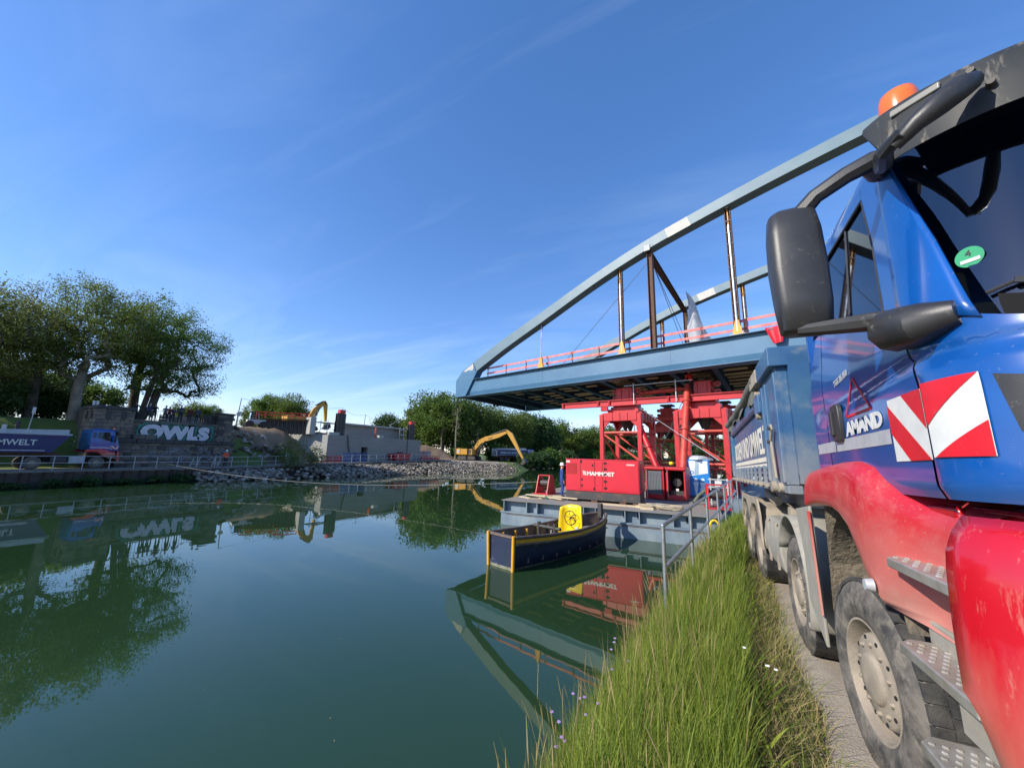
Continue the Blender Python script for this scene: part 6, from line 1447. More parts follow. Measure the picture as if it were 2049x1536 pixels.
# ------------------------------------------------------------------ people
def person(loc, rz, pose, jacket, trousers, hair, label, helmet=None, scale=1.0):
    """standing figure facing local +y"""
    J = {}
    lean = {'lean': .16, 'rail': .10, 'crouch': .2}.get(pose, .02)
    drop = .38 if pose == 'crouch' else 0
    def P(x, y, z): return (x, y+lean*max(0, z-.9)*.9, z-drop if z > .5 else z)
    bones = []; pts = []; rad = []
    def add(p, r): pts.append(P(*p)); rad.append(r); return len(pts)-1
    pel = add((0, 0, .95), (.155, .115)); sp = add((0, 0, 1.12), (.145, .11)); chs = add((0, .0, 1.32), (.17, .12)); up_ = add((0, -.005, 1.43), (.12, .09)); nk = add((0, .0, 1.50), (.055, .055)); hd0 = add((0, .015, 1.58), (.075, .085)); hd1 = add((0, .015, 1.68), (.078, .095)); hd2 = add((0, .01, 1.755), (.05, .06))
    for a, b, k in ((pel, sp, 'j'), (sp, chs, 'j'), (chs, up_, 'j'), (up_, nk, 's'), (nk, hd0, 's'), (hd0, hd1, 's'), (hd1, hd2, 'h')): bones.append((a, b, k))
    nose = add((0, .125, 1.635), (.014, .016)); bones.append((hd0, nose, 's'))
    for sx in (-1, 1):
        st = {'stand': .0, 'walk': .22*sx}.get(pose, .03*sx)
        kn = (sx*.11, .05+st*.5+(.32 if pose == 'crouch' else 0), .50 if pose != 'crouch' else .50); an = (sx*.12, -.02+st, .09)
        hip = add((sx*.10, 0, .88), (.10, .10)); k_ = add(kn, (.066, .07)); a_ = add(an, (.045, .048)); t_ = add((sx*.14, .15+st, .035), (.045, .035))
        for a, b, k in ((pel, hip, 't'), (hip, k_, 't'), (k_, a_, 't'), (a_, t_, 'b')): bones.append((a, b, k))
        sh = (sx*.20, 0, 1.40)
        el, wr = {'rail': ((sx*.27, .14, 1.16), (sx*.22, .38, 1.10)), 'camera': ((sx*.26, .16, 1.22), (sx*.09, .30, 1.52)), 'walk': ((sx*.26, -.02, 1.13), (sx*.27, .14*sx+.05, .90)), 'lean': ((sx*.28, .12, 1.16), (sx*.15, .34, 1.16)),
                  'fold': ((sx*.29, .04, 1.14), (-sx*.02, .22, 1.16)), 'crouch': ((sx*.26, .2, 1.1), (sx*.14, .4, .95)), 'point': ((sx*.3, .1, 1.25), (sx*.32, .42, 1.34)) if sx > 0 else ((sx*.26, 0, 1.13), (sx*.25, .06, .88))}.get(pose, ((sx*.265, -.02, 1.13), (sx*.26, .05, .88)))
        s_ = add(sh, (.065, .07)); e_ = add(el, (.048, .048)); w_ = add(wr, (.032, .030))
        d = (Vector(wr)-Vector(el)).normalized(); side = d.cross(Vector((0, 0, 1))).normalized() if abs(d.z) < .95 else Vector((0, 1, 0)); pal = Vector(wr)+d*.075
        p_ = add(tuple(pal), (.036, .018))
        for a, b, k in ((up_, s_, 'j'), (s_, e_, 'j'), (e_, w_, 'j'), (w_, p_, 's')): bones.append((a, b, k))
        for j, (o_, l_) in enumerate(((-.028, .065), (-.009, .078), (.010, .074), (.028, .058))):
            q1 = add(tuple(pal+side*o_+d*l_*.6), (.009, .009)); q2 = add(tuple(pal+side*o_+d*l_-Vector((0, 0, .02))), (.008, .008)); bones.append((p_, q1, 's')); bones.append((q1, q2, 's'))
        q1 = add(tuple(Vector(wr)+d*.045-side*.045*sx), (.010, .010)); bones.append((w_, q1, 's'))
    me = bpy.data.meshes.new('person'); me.from_pydata(pts, [(a, b) for a, b, _ in bones], [])
    o = bpy.data.objects.new('person', me); COL.objects.link(o)
    sk_ = o.modifiers.new('skin', 'SKIN'); sk_.use_smooth_shade = True
    for i, sv in enumerate(me.skin_vertices[0].data): sv.radius = rad[i]; sv.use_root = (i == 0)
    ss_ = o.modifiers.new('sub', 'SUBSURF'); ss_.levels = 1; ss_.render_levels = 1
    bpy.context.view_layer.update(); dg = bpy.context.evaluated_depsgraph_get()
    bm_ = bpy.data.meshes.new_from_object(o.evaluated_get(dg)); bpy.data.objects.remove(o)
    mats = [jacket, trousers, M_skin, hair, M_black]; idx = {'j': 0, 't': 1, 's': 2, 'h': 3, 'b': 4}
    bm_.materials.clear()
    for m_ in mats: bm_.materials.append(m_)
    A = np.array([pts[a] for a, b, _ in bones]); B = np.array([pts[b] for a, b, _ in bones]); KK = [idx[k] for _, _, k in bones]; AB = B-A; L2 = (AB**2).sum(1)+1e-9
    for p in bm_.polygons:
        c = np.array(p.center); t = np.clip(((c-A)*AB).sum(1)/L2, 0, 1); dd = ((A+AB*t[:, None]-c)**2).sum(1); p.material_index = KK[int(dd.argmin())]
        p.use_smooth = True
    bm_.name = 'person'
    ob = obj('person', bm_); ob.location = loc; ob.rotation_euler = (0, 0, rz); ob.scale = (scale,)*3; tag(ob, label, 'person')
    hx = P(0, .005, 1.70)
    if helmet is not None:
        h_ = MB(); h_.lathe([(.135, -.01), (.125, .0), (.122, .05), (.10, .11), (.05, .145), (0, .15)], 16, 'z', hx); h_.build('helmet', helmet, ob, smooth=60)
        h_ = MB(); h_.prism([(-.10, .08), (.10, .08), (.07, .19), (-.07, .19)], .012, 'z', 0); q = h_.build('helmet_peak', helmet, ob); q.location = (hx[0], hx[1], hx[2]-.008)
    else:
        h_ = MB(); h_.ball((hx[0], hx[1]-.022, hx[2]+.012), .105, 12, 8, (.85, 1.0, .80)); h_.build('hair', hair, ob, smooth=True)
    for sx in (-1, 1):
        e_ = P(sx*.032, .098, 1.662); MB().ball(e_, .012, 6, 4).build('eye', M_black, ob)
    return ob
PX = -51.62
def py(px): return 18.4+(px-290)*.0467
C_ = M_cloth; FWD = R_(-90)
for (px_, pose, jk, hr, lab, dx_, hm, sc_) in ((276, 'rail', 'black', M_hair, 'person in black leaning out by the stone tower on the abutment', .2, None, 1.03),
        (299, 'rail', 'navy', M_hairg, 'fair-haired person in navy behind the left bar fence', 0, None, 1.0), (309, 'camera', 'black', M_hair, 'person in black raising both hands behind the left bar fence', -.1, None, 1.0),
        (303, 'crouch', 'olive', M_hairg, 'pale-haired figure crouching low at the left bar fence', .22, None, .8),
        (328, 'fold', 'grey', M_hairg, 'grey-haired person in a grey jacket between the two bar fences', 0, None, .98), (335.5, 'stand', 'maroon', M_hair, 'short person in dark red beside the grey-haired one', -.35, None, .93), (343, 'rail', 'navy', M_hair, 'short stooping person in navy at the right bar fence', .0, None, .90),
        (357, 'fold', 'navy', M_hairg, 'tall person in navy with jeans leaning on the right bar fence', .05, None, 1.1), (375, 'point', 'maroon', M_hairg, 'person in a maroon jacket holding something at the right bar fence', .05, None, 1.03), (390.5, 'rail', 'navy', M_hairg, 'person in a dark blue coat at the right end of the bar fence', .05, None, 1.03),
        (427, 'lean', 'olive', M_hair, 'person with a white helmet leaning by the stone pillar with a tripod', .0, M_helmet, 1.0)):
    person((PX+dx_*.0+ (.15 if pose == 'crouch' else 0), py(px_), 6.0), FWD+random.Random(int(px_)).uniform(-.4, .4), pose, C_[jk], M_jeans, hr, lab, hm, sc_)
tp = empty('camera_tripod', (PX+.1, py(437), 6.0), (0, 0, 0), 'black camera tripod standing against the stone pillar', 'tripod')
for k in range(3): MB().cyl((.3*math.cos(k*2.1), .3*math.sin(k*2.1), 0), (0, 0, 1.75), .02, n=6).build('leg', M_steel, tp)
MB().box((-.1, -.12, 1.75), (.12, .12, 1.98)).build('camera', M_black, tp, bevel=.02)
person((-48.25, 25.05, 1.3), FWD, 'fold', M_hivis, M_jeans, M_hair, 'worker in orange hi-vis jacket and white helmet on the far quay', M_helmet)
person((-51.6, 50.3, 5.66), FWD+.4, 'stand', M_hivis, M_hivis, M_hair, 'worker in orange standing on the ledge of the concrete abutment', M_hivis)
person((-56.0, 54.6, 6.3), FWD, 'stand', M_hivis, M_jeans, M_hair, 'worker in red orange standing behind the top of the concrete abutment', M_hivis, 1.0)
person((-56.0, 58.6, 6.15), FWD+.8, 'crouch', M_hivis, M_hivis, M_hair, 'worker in orange bending over behind the concrete abutment', M_helmet, 1.0)
person((-7.0, 20.9, DZ), R_(-60), 'stand', C_['workblue'], C_['workblue'], M_hair, 'worker in blue overalls and white helmet at the end of the generator', M_helmet, 1.02)
tr2 = tl(1, -.55, -.75, 6.46)
person(tuple(tr2), R_(30), 'lean', C_['redw'], C_['black'], M_hair, 'worker in red with a white helmet up at the tower head under the girder', M_helmet, .98)
# ------------------------------------------------------------------ trees
def grow(seed, h, trunk_h, rx, rz_, n_att, leaves, leaf, lm, bark=M_bark, lean=(0, 0), stems=1, r0=.32, hollow=.35, tips=.55, flat=1.0, cz=None, zmin=0):
    """attractor-grown tree: returns (wood mesh, leaf mesh). crown ellipsoid radius rx, half height rz_"""
    rg_ = np.random.default_rng(seed)
    cz_ = cz if cz is not None else h-rz_
    C0 = np.array([lean[0], lean[1], cz_])
    u = rg_.normal(size=(n_att*3, 3)); u /= np.linalg.norm(u, axis=1)[:, None]
    rr_ = (hollow+(1-hollow)*rg_.random(n_att*3)**.55)[:, None]
    lump = 1+.16*np.sin(u[:, :1]*4+seed)*np.cos(u[:, 1:2]*5+seed*2)+.10*np.sin(u[:, 2:]*7+seed)
    att = C0+u*rr_*lump*np.array([rx, rx, rz_])
    att = att[att[:, 2] > max(trunk_h*.75, zmin)][:n_att]
    nodes = []; par = []
    for s in range(stems):
        a0 = rg_.uniform(0, 6.28); sp_ = (.0 if stems == 1 else .35)
        top = np.array([lean[0]*.25+math.cos(a0+s*2.4)*sp_*trunk_h*.6, lean[1]*.25+math.sin(a0+s*2.4)*sp_*trunk_h*.6, trunk_h])
        prev = -1 if s == 0 else 0
        for t in np.linspace(0 if s == 0 else .15, 1, 6):
            nodes.append(top*np.array([t**1.3, t**1.3, t])+np.array([.06*math.sin(t*5+s), .06*math.cos(t*4+s), 0])*trunk_h*.15); par.append(prev); prev = len(nodes)-1
        # leader upward
        for t in np.linspace(.2, .8, 4):
            nodes.append(top+(C0+np.array([0, 0, rz_*.6])-top)*t+rg_.normal(0, .15, 3)); par.append(prev); prev = len(nodes)-1
    base_n = len(nodes)
    d0 = np.linalg.norm(att-np.array([lean[0]*.3, lean[1]*.3, trunk_h]), axis=1); order = np.argsort(d0); tipi = []
    arr = np.zeros((base_n+len(att)*3+5, 3)); arr[:base_n] = nodes; n = base_n
    for i in order:
        p = att[i]; d = np.linalg.norm(arr[4:n]-p, axis=1)+np.maximum(0, arr[4:n, 2]-p[2])*.8; j = int(d.argmin())+4
        q = arr[j]; L_ = np.linalg.norm(p-q); prev = j
        for t in (.4, .75, 1.0):
            w_ = q+(p-q)*t+rg_.normal(0, .05*L_, 3)*(t < 1)+np.array([0, 0, -.10*L_*math.sin(math.pi*t)])
            arr[n] = w_; par.append(prev); prev = n; n += 1
        tipi.append(n-1)
    arr = arr[:n]; par = np.array(par)
    area = np.zeros(n); area[tipi] = .012**2
    for i in range(n-1, 0, -1): area[par[i]] += area[i]*1.02
    rad = np.sqrt(np.maximum(area, .01**2)); rad *= r0/rad[0]; rad = np.maximum(rad, .012)
    m = MB()
    V = []; F = []; o = 0
    for i in range(1, n):
        a, b = arr[par[i]], arr[i]; d = b-a; l = np.linalg.norm(d)
        if l < 1e-5: continue
        d = d/l; x = np.cross(d, [0, 0, 1.0]); x = x/np.linalg.norm(x) if np.linalg.norm(x) > 1e-3 else np.array([1.0, 0, 0]); y = np.cross(d, x)
        k = 7 if rad[i] > .1 else 4 if rad[i] > .03 else 3; ra = min(rad[par[i]], rad[i]*1.5)
        an = np.arange(k)*2*math.pi/k; ring = np.cos(an)[:, None]*x+np.sin(an)[:, None]*y
        V.append(a+ring*ra); V.append(b+ring*rad[i]); F += [(o+q, o+(q+1) % k, o+k+(q+1) % k, o+k+q) for q in range(k)]; o += 2*k
    me = bpy.data.meshes.new('trunk'); me.from_pydata(np.concatenate(V).tolist(), [], F); me.materials.append(bark); me.polygons.foreach_set('use_smooth', [True]*len(F)); me.update()
    # leaves around the twigs
    src = arr[base_n:]; N_ = leaves; pick = rg_.integers(0, len(src), N_); cpos = src[pick]+rg_.normal(0, tips, (N_, 3))*np.array([1, 1, .7*flat])
    nrm = rg_.normal(size=(N_, 3))+np.array([0, 0, .6]); nrm /= np.linalg.norm(nrm, axis=1)[:, None]
    t1 = np.cross(nrm, rg_.normal(size=(N_, 3))); t1 /= np.linalg.norm(t1, axis=1)[:, None]; t2 = np.cross(nrm, t1)
    s_ = (leaf*rg_.uniform(.6, 1.35, N_))[:, None]
    Q = np.stack([cpos-t1*s_, cpos+t2*s_*.55+nrm*s_*.12, cpos+t1*s_, cpos-t2*s_*.55+nrm*s_*.12], 1).reshape(-1, 3)
    lme = bpy.data.meshes.new('crown'); lme.vertices.add(len(Q)); lme.vertices.foreach_set('co', Q.ravel()); lme.loops.add(N_*4); lme.loops.foreach_set('vertex_index', np.arange(N_*4)); lme.polygons.add(N_)
    lme.polygons.foreach_set('loop_start', np.arange(N_)*4); lme.polygons.foreach_set('loop_total', np.full(N_, 4)); lme.materials.append(lm); lme.update(calc_edges=True); lme.validate()
    return me, lme
def tree(meshes, loc, rz, sc, label, group=None, name='tree', cat='tree'):
    g = empty(name, loc, (0, 0, rz), label, cat, group); g.scale = sc if isinstance(sc, tuple) else (sc,)*3
    obj('trunk', meshes[0], g); obj('crown', meshes[1], g); return g
GR = 'big trees on the grass slope'
tA = grow(3, 15.2, 4.6, 4.6, 5.2, 330, 27000, .09, M_leaf['olive'], M_barkpale, r0=.44, hollow=.3, tips=.42)
tree(tA, (-56, 14.6, 5.3), 0, 1, 'tall open-crowned olive tree with a thick pale trunk beside the stone tower', GR, 'plane_tree')
tB = grow(7, 14.6, 1.8, 5.7, 6.2, 420, 36000, .09, M_leaf['green'], M_bark, stems=3, r0=.52, lean=(.8, 1.7), hollow=.3, tips=.42, cz=8.3, zmin=3.4)
tree(tB, (-57, 20.0, 5.9), 0, 1, 'broad dark green tree with several stems leaning over the graffiti abutment', GR, 'maple_tree')
tB2 = grow(9, 12.0, 3.0, 3.2, 4.0, 160, 13000, .10, M_leaf['bright'], M_bark, r0=.35, hollow=.3, tips=.4)
tree(tB2, (-60, 20.3, 6), 1, 1.28, 'slim light green tree rising behind the dark multi-stemmed one', GR, 'young_tree')
tC = grow(12, 13.0, 4.6, 4.0, 5.0, 260, 14000, .09, M_leaf['brown'], M_bark, r0=.40, hollow=.2, tips=.45)
for k, (x, y, s_, rz_, lab) in enumerate(((-58, 12.2, 1.0, 1, 'brownish half-leafed tree just behind the thick pale trunk'), (-62, 11.2, 1.08, 2.2, 'brownish tree standing back in the wood above the left trailer'), (-55.5, 8.6, .98, 4.0, 'twiggy brownish tree above the tail of the left lorry'), (-60, 6.4, 1.15, 5.1, 'twiggy brownish tree at the far end of the grass slope'))):
    tree(tC, (x, y, 5.4), rz_, s_, lab, GR, 'wood_tree')
tD = grow(15, 7.0, 1.2, 3.2, 3.0, 150, 8000, .17, M_leaf['green'], M_bark, r0=.2, hollow=.3, tips=.45)
tDk = grow(16, 6.0, .8, 3.0, 2.7, 140, 8000, .19, M_leaf['dark'], M_bark, r0=.2, hollow=.3, tips=.5)
for k, (x, y, s_, kk, lab) in enumerate(((-66, 9.0, 1.1, 0, 'leafy undergrowth tree deep in the left wood'), (-64, 14.5, .8, 1, 'dark leafy bush between the pale trunk and the stone tower'), (-70, 16.5, 1.0, 0, 'leafy tree behind the sign posts'), (-66, 19.5, .75, 0, 'leafy bush behind the stone tower'),
        (-64, 7.0, 1.0, 1, 'dark bush at the left wood edge'), (-58, 10.3, .6, 1, 'low dark bush behind the boundary posts'), (-72, 12.0, 1.2, 1, 'dark tall bush closing the left wood'))):
    tree(tD if kk == 0 else tDk, (x, y, 5.6), k*1.3, s_, lab, 'undergrowth of the left wood', 'bush', 'bush')
# trees on the skyline behind the site and along the canal bend
tE = grow(21, 11, 1.6, 5.0, 4.8, 170, 14000, .21, M_leaf['bright'], M_bark, r0=.3, tips=.65)
tF = grow(22, 11, 2.0, 4.6, 4.7, 170, 14000, .20, M_leaf['green'], M_bark, r0=.3, tips=.6)
tG = grow(23, 11, 1.5, 4.8, 5.0, 170, 14000, .21, M_leaf['dark'], M_bark, r0=.3, tips=.65)
tH = grow(24, 11, 2.6, 4.2, 4.6, 220, 10000, .17, M_leaf['olive'], M_bark, r0=.26, hollow=.1, tips=.7)
PR = {'E': tE, 'F': tF, 'G': tG, 'H': tH}
def gz2(x, y): return max(far_z(x, y), .3)
def ray_xy(px_, dep):
    d = fw + r2*((px_-1024.5)/754.66)
    return d.x*dep, d.y*dep
KT = {'E': 'bright green round tree', 'F': 'mid green tree', 'G': 'dark green dense tree', 'H': 'olive open tree'}
SKY = [(385, 88, 13.0, 'E', 'behind the bar fence'), (405, 96, 14.6, 'H', 'right behind the stone pillar'), (432, 92, 13.4, 'F', 'beyond the stone pillar'), (455, 110, 11.5, 'E', 'left of the leaning mast'),
       (520, 96, 13.5, 'E', 'behind the white loader'), (545, 92, 16.3, 'F', 'right behind the loader'), (568, 100, 16.6, 'E', 'left of the raised excavator arm'), (592, 90, 15.2, 'E', 'just left of the raised arm'), (605, 98, 12.5, 'F', 'behind the raised arm'),
       (785, 104, 13.6, 'G', 'alone above the concrete seat wall'), (830, 110, 12.2, 'E', 'behind the second red jack'), (850, 100, 11.0, 'F', 'above the orange site box'),
       (868, 98, 17.2, 'E', 'at the left edge of the shore wood'), (893, 92, 17.6, 'F', 'above the bare earth bank'), (912, 96, 17.6, 'E', 'under the tip of the bridge'), (940, 104, 18.0, 'H', 'behind the excavator house'), (962, 102, 17.8, 'H', 'behind the excavator boom'), (985, 108, 17.4, 'H', 'above the blue lorry'), (1008, 108, 17.0, 'H', 'behind the boom elbow'), (1035, 114, 16.4, 'H', 'above the excavator stick'),
       (1055, 124, 17.0, 'G', 'beyond the excavator stick'), (1075, 128, 16.5, 'G', 'right of the excavator stick'), (1095, 138, 16.0, 'F', 'on the bend of the canal'), (1130, 152, 16.0, 'E', 'left of the generator on the far bend'), (1160, 160, 15.0, 'H', 'over the worker in blue'), (1185, 160, 15.8, 'F', 'over the generator'), (1215, 165, 16.6, 'F', 'behind the left leg of the tower'),
       (1245, 168, 15.0, 'G', 'seen through the generator-side tower'), (1280, 170, 14.2, 'F', 'between the two front towers'), (1310, 172, 14.0, 'E', 'behind the crossed wires'), (1345, 172, 14.5, 'F', 'behind the rear tower'), (1380, 175, 14.5, 'G', 'behind the slanting prop'), (1420, 175, 14.2, 'F', 'seen through the toilet-side tower'), (1460, 178, 14.8, 'E', 'next to the tarp roll'), (1500, 180, 15, 'F', 'behind the tipper side'), (1560, 182, 15, 'G', 'behind the truck cab'), (1640, 185, 15, 'F', 'hidden behind the door'), (1760, 190, 15, 'E', 'far behind the truck')]
rt = random.Random(6)
for (px_, dep, top, kk, where) in SKY:
    x, y = ray_xy(px_, dep); z = gz2(x, y)-.2; s_ = (top-z)/11.0
    tree(PR[kk], (x, y, z), rt.uniform(0, 6), (s_*rt.uniform(.85, 1.1), s_*rt.uniform(.85, 1.1), s_), KT[kk]+' '+where, 'trees along the far skyline', 'tree')
for (px_, dep, h_, where) in ((918, 84, 15.5, 'rising beside the excavator house'), (890, 88, 11, 'left of the excavator before the wood'), (960, 90, 9, 'behind the excavator cab')):
    x, y = ray_xy(px_, dep); z = gz2(x, y)-.2
    bt_ = grow(int(px_), h_, h_*.35, 1.5, h_*.4, 70, 260, .16, M_leaf['olive'], M_barkpale, r0=.17, hollow=.1, tips=.4)
    tree(bt_, (x, y, z), 0, 1, 'slender pale bare-branched tree '+where, 'bare young trees by the excavator', 'bare_tree')
# shore bushes
tS = grow(31, 3.6, .4, 2.4, 1.8, 90, 6500, .20, M_leaf['dark'], M_bark, r0=.08, tips=.4); tS2 = grow(32, 3.6, .4, 2.4, 1.8, 90, 6000, .20, M_leaf['green'], M_bark, r0=.08, tips=.4)
SB = [(1062, 92, 1.1, 0, 'at the excavator bucket'), (1085, 98, 1.2, 0, 'right of the bucket'), (1105, 104, 1.3, 1, 'before the far field'), (1130, 112, 1.4, 0, 'left of the blue worker'), (1155, 150, 1.5, 0, 'on the bend shore behind the worker'), (1185, 152, 1.5, 1, 'on the bend shore behind the generator'), (1220, 154, 1.5, 0, 'on the bend shore behind the tower legs'), (1260, 156, 1.6, 0, 'on the bend shore between the towers'), (1300, 158, 1.6, 1, 'on the bend shore behind the wires'), (1350, 158, 1.6, 0, 'on the bend shore behind the rear tower'), (1400, 160, 1.6, 0, 'on the bend shore behind the toilet'), (1445, 160, 1.6, 1, 'on the bend shore by the tipper'),
      (1040, 100, 1.0, 1, 'behind the excavator stick'), (1000, 98, 1.2, 1, 'behind the blue lorry'), (935, 92, 1.2, 1, 'behind the excavator')]
for k, (px_, dep, s_, kk, where) in enumerate(SB):
    x, y = ray_xy(px_, dep); tree((tS, tS2)[kk], (x, y, max(0.05, gz2(x, y))-.3), k*1.7, s_, ('dark green' if kk == 0 else 'mid green')+' shore bush '+where, 'bushes along the far shore', 'bush', 'bush')
tW = grow(41, 3.0, .3, 1.8, 1.5, 90, 1100, .10, M_leaf['olive'], M_bark, r0=.06, tips=.35, hollow=.1)
for k, (x, y, z, s_, lab) in enumerate(((-46.3, 31.6, 1.0, .85, 'scrubby willow bush hanging over the quay edge below the slope'), (-46.6, 34.6, 1.1, 1.0, 'larger scrubby willow bush on the quay edge before the wing wall'), (-50.5, 33.8, 1.4, 1.2, 'thin twiggy bush behind the leaning marker stone'))):
    tree(tW, (x, y, z), k*2, s_, lab, 'willow scrub on the quay', 'bush', 'bush')
tV = grow(43, 1.6, .2, 1.4, .8, 60, 2600, .12, M_leaf['dark'], M_bark, r0=.03, tips=.25, hollow=.1)
for k, y in enumerate((9.5, 12.0, 13.8, 16.0, 18.2, 20.2)):
    tree(tV, (-46.3, y, .0), k, (.5, .9, .30+.08*(k % 3)), 'low weed clump growing out of the sheet piles at the waterline', 'weed clumps on the sheet piles', 'weed_clump', 'weeds')
# ------------------------------------------------------------------ grass of the near bank
rg = np.random.default_rng(17)
def blades(n, xy, z, hmean, hsd, w, lean, curl, name, mats, mi_p, seed, label, seg=3):
    g_ = np.random.default_rng(seed)
    h = np.clip(g_.normal(hmean, hsd, n), hmean*.35, hmean*2.2); a = g_.uniform(0, 2*math.pi, n); la = g_.normal(0, lean, (n, 2))+np.array([.05, .02]); cu = g_.uniform(.3, 1.0, n)*curl
    ww = w*g_.uniform(.6, 1.4, n); ts = np.linspace(0, 1, seg+1)
    V = np.zeros((n, 2*(seg)+1, 3))
    for k, t in enumerate(ts):
        off = la*t*h[:, None]+np.stack([np.cos(a), np.sin(a)], 1)*(cu*t*t*h)[:, None]
        zz_ = z+h*t*(1-.25*cu*t*t); c = np.stack([xy[:, 0]+off[:, 0], xy[:, 1]+off[:, 1], zz_], 1)
        if k < seg:
            pw = (ww*(1-t*.75))[:, None]*np.stack([-np.sin(a), np.cos(a), np.zeros(n)], 1)
            V[:, 2*k] = c-pw; V[:, 2*k+1] = c+pw
        else: V[:, 2*seg] = c
    nv = 2*seg+1; base = (np.arange(n)*nv)[:, None]
    quads = np.concatenate([base+np.array([2*k, 2*k+1, 2*k+3, 2*k+2]) for k in range(seg-1)]) if seg > 1 else np.zeros((0, 4), int)
    tris = base+np.array([2*seg-2, 2*seg-1, 2*seg])
    me = bpy.data.meshes.new(name); me.vertices.add(n*nv); me.vertices.foreach_set('co', V.reshape(-1)); nl = quads.size+tris.size
    me.loops.add(nl); me.loops.foreach_set('vertex_index', np.concatenate([quads.ravel(), tris.ravel()]).astype(np.int32)); npoly = len(quads)+len(tris); me.polygons.add(npoly)
    me.polygons.foreach_set('loop_start', np.concatenate([np.arange(len(quads))*4, len(quads)*4+np.arange(len(tris))*3]).astype(np.int32)); me.polygons.foreach_set('loop_total', np.concatenate([np.full(len(quads), 4), np.full(len(tris), 3)]).astype(np.int32))
    for m_ in mats: me.materials.append(m_)
    mi = (g_.random(n)[:, None] > np.cumsum(mi_p)[None, :]).sum(1).clip(0, len(mats)-1); me.polygons.foreach_set('material_index', np.concatenate([np.tile(mi, seg-1), mi]).astype(np.int32)); me.update(calc_edges=True)
    o = obj(name, me); tag(o, label, 'grass', kind='stuff'); return o
M_g1 = leafmat('grass_green', (.23, .305, .032), (.31, .37, .055), .5); M_g2 = leafmat('grass_dark', (.12, .195, .024), (.15, .235, .03), .48); M_g3 = leafmat('grass_straw', (.40, .33, .15), (.30, .24, .10), .3); M_g4 = leafmat('grass_lime', (.29, .35, .05), (.22, .30, .04), .5)
def bank_pts(n, y0, y1, t0, t1, seed, pw=1.0):
    g_ = np.random.default_rng(seed); y = y0+(y1-y0)*g_.random(n)**pw; e = np.interp(y, *EX); w = np.interp(y, *WX); t = t0+(t1-t0)*g_.random(n); x = e-(e-w)*t
    return np.stack([x, y], 1), np.array([near_z(a, b) for a, b in zip(x, y)])-.02
xy, z = bank_pts(62000, .9, 8, .17, .86, 1, 1.2); blades(len(xy), xy, z, .31, .09, .0030, .16, .45, 'meadow_grass', [M_g1, M_g2, M_g4, M_g3], [.50, .30, .16, .04], 2, 'tall green meadow grass along the near canal bank')
xy, z = bank_pts(42000, 8, 22, .14, .90, 5); blades(len(xy), xy, z, .36, .10, .006, .16, .4, 'bank_grass', [M_g1, M_g2, M_g4, M_g3], [.48, .30, .16, .06], 6, 'tall green grass farther down the near bank by the railing')
xy, z = bank_pts(15000, 1.0, 14, -.05, .27, 7, 1.3); blades(len(xy), xy, z, .13, .05, .003, .5, .8, 'dry_verge_grass', [M_g3, M_g4, M_g2], [.62, .2, .18], 8, 'short dry straw-coloured grass on the path edge', seg=2)
xy, z = bank_pts(600, 1.0, 11, .25, .88, 9, 1.2); blades(len(xy), xy, z, .62, .12, .0022, .14, .25, 'grass_stalk', [M_g3, M_g4], [.7, .3], 10, 'thin straw stalks standing above the bank grass', seg=4)
xy, z = bank_pts(1700, 1.0, 9, .08, .85, 91, 1.2); blades(len(xy), xy, z, .20, .07, .014, .45, .9, 'broad_leaf_weeds', [M_g2, M_g1], [.6, .4], 92, 'broad-leaved weeds growing low between the meadow grass', seg=4)
xy, z = bank_pts(9000, .9, 10, .05, .9, 95, 1.2); blades(len(xy), xy, z, .16, .06, .003, .9, .9, 'dead_thatch', [M_g3], [1.0], 96, 'flattened dead grass between the green blades', seg=2)
# seed heads on some stalks
g_ = np.random.default_rng(10); hd = MB(); xs2, z2 = bank_pts(380, 1.0, 10, .22, .88, 77, 1.2)
for (p, zz_) in zip(xs2, z2):
    hh = g_.uniform(.48, .78); lx_, ly_ = g_.normal(0, .10, 2); b0 = Vector((p[0]+lx_*hh*.8, p[1]+ly_*hh*.8, zz_+hh*.80)); b1 = Vector((p[0]+lx_*hh*1.15, p[1]+ly_*hh*1.15, zz_+hh))
    hd.tube([(p[0], p[1], zz_), tuple(b0)], .0012, n=3, caps=False); hd.tube([tuple(b0), tuple(b0.lerp(b1, .4)), tuple(b1)], [.0018, .0036, .001], n=4, caps=False)
tag(hd.build('seed_heads', M_g3), 'pale grass seed heads nodding above the bank grass', 'grass', kind='stuff')
sg_ = np.random.default_rng(61); V = []; F = []
for k in range(46):
    y = sg_.uniform(3.5, 30); x = interp(y, *WX)-.15-sg_.exponential(2.2) if k < 50 else sg_.uniform(-22, -3); r_ = sg_.uniform(.005, .014); a_ = sg_.uniform(0, 6.28)
    q = [(x+r_*math.cos(a_+t)*(1.6 if t in (0, math.pi) else .6), y+r_*math.sin(a_+t)*(1.6 if t in (0, math.pi) else .6), .004) for t in (0, math.pi/2, math.pi, 3*math.pi/2)]; V += q; F.append(tuple(range(len(V)-4, len(V))))
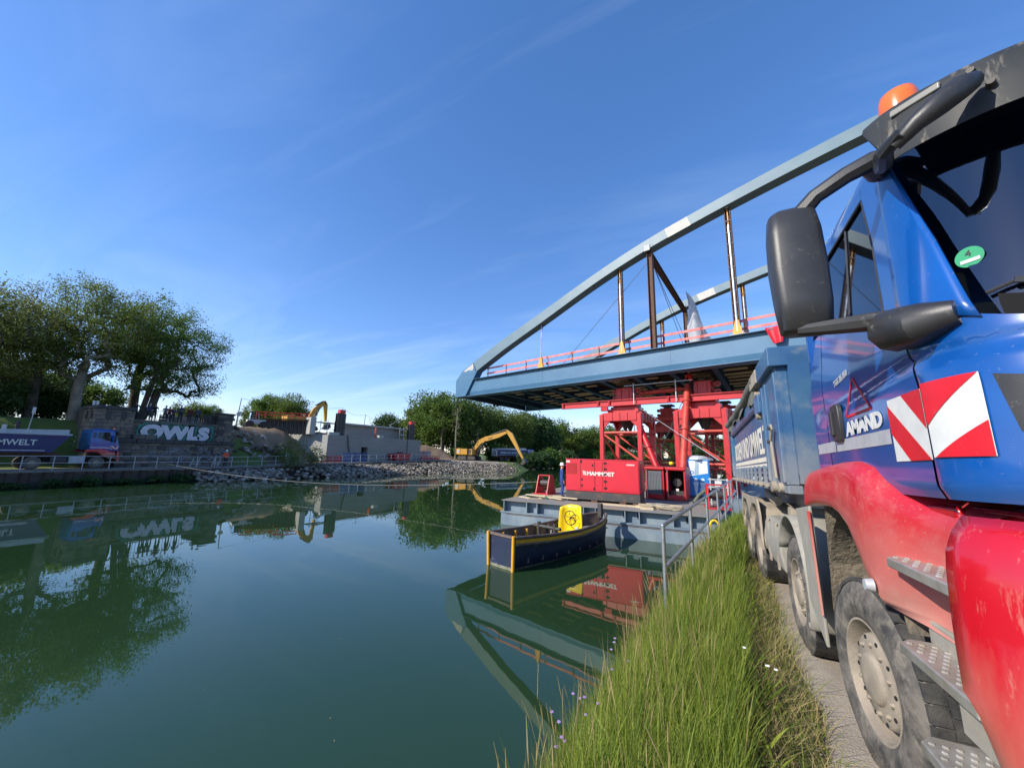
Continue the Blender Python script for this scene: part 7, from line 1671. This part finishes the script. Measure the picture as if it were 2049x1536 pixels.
me = bpy.data.meshes.new('floating_specks'); me.from_pydata(V, [], F); me.materials.append(M_g3); tag(obj('floating_specks', me), 'tiny pale leaf bits drifting on the canal', 'debris', kind='stuff')
# pebbles on the path, flowers
pg = np.random.default_rng(5); V = []; F = []; off = 0
v, f = protos[0]
for k in range(1400):
    y = pg.uniform(1.2, 12); e = interp(y, *EX); x = e+pg.exponential(.35); s_ = pg.uniform(.008, .028); w_ = v*s_*np.array([1, 1, .6])+np.array([x, y, near_z(x, y)+.014]); V.append(w_); F.append(f+off); off += len(v)
me = bpy.data.meshes.new('path_gravel'); me.from_pydata(np.concatenate(V).tolist(), [], np.concatenate(F).tolist()); me.materials.append(pm('path_pebble', (.28, .25, .21), .9, col2=(.18, .16, .14), nscale=30)); tag(obj('path_gravel', me), 'loose grit scattered on the worn path beside the wheels', 'gravel', kind='stuff')
def flower(x, y, h, mat, lab, n, name):
    z0 = near_z(x, y); g = empty(name, (x, y, z0-.02), (0, 0, 0), lab, 'flower'); fr_ = random.Random(int(x*100)+n)
    for k in range(n):
        t = (fr_.gauss(0, .06), fr_.gauss(0, .06), h*fr_.uniform(.62, 1.0)); MB().tube([(0, 0, 0), (t[0]*.5, t[1]*.5, t[2]*.6), t], .0025, n=4).build('stem', M_g2, g)
        m = MB()
        for j in range(5): a_ = j*1.256; m.ball((t[0]+.007*math.cos(a_), t[1]+.007*math.sin(a_), t[2]+.004), .0062, 6, 4, (1, 1, .7))
        b_ = m.build('blossom', mat, g, smooth=True); b_['kind'] = 'stuff'
M_fw = pm('petal_white', (.82, .82, .80), .6); M_fp = pm('petal_violet', (.38, .25, .50), .6)
flower(.30, 3.55, .42, M_fw, 'white campion flowers in the grass beside the path', 4, 'white_flower')
for k, (x, y, lab) in enumerate(((-.80, 2.45, 'pale violet cuckoo flowers at the water side of the grass'), (-.85, 2.9, 'second tuft of violet flowers lower on the bank'), (-.70, 3.6, 'small violet flowers half hidden in the bank grass'))): flower(x, y, .55, M_fp, lab, 5, 'violet_flower')
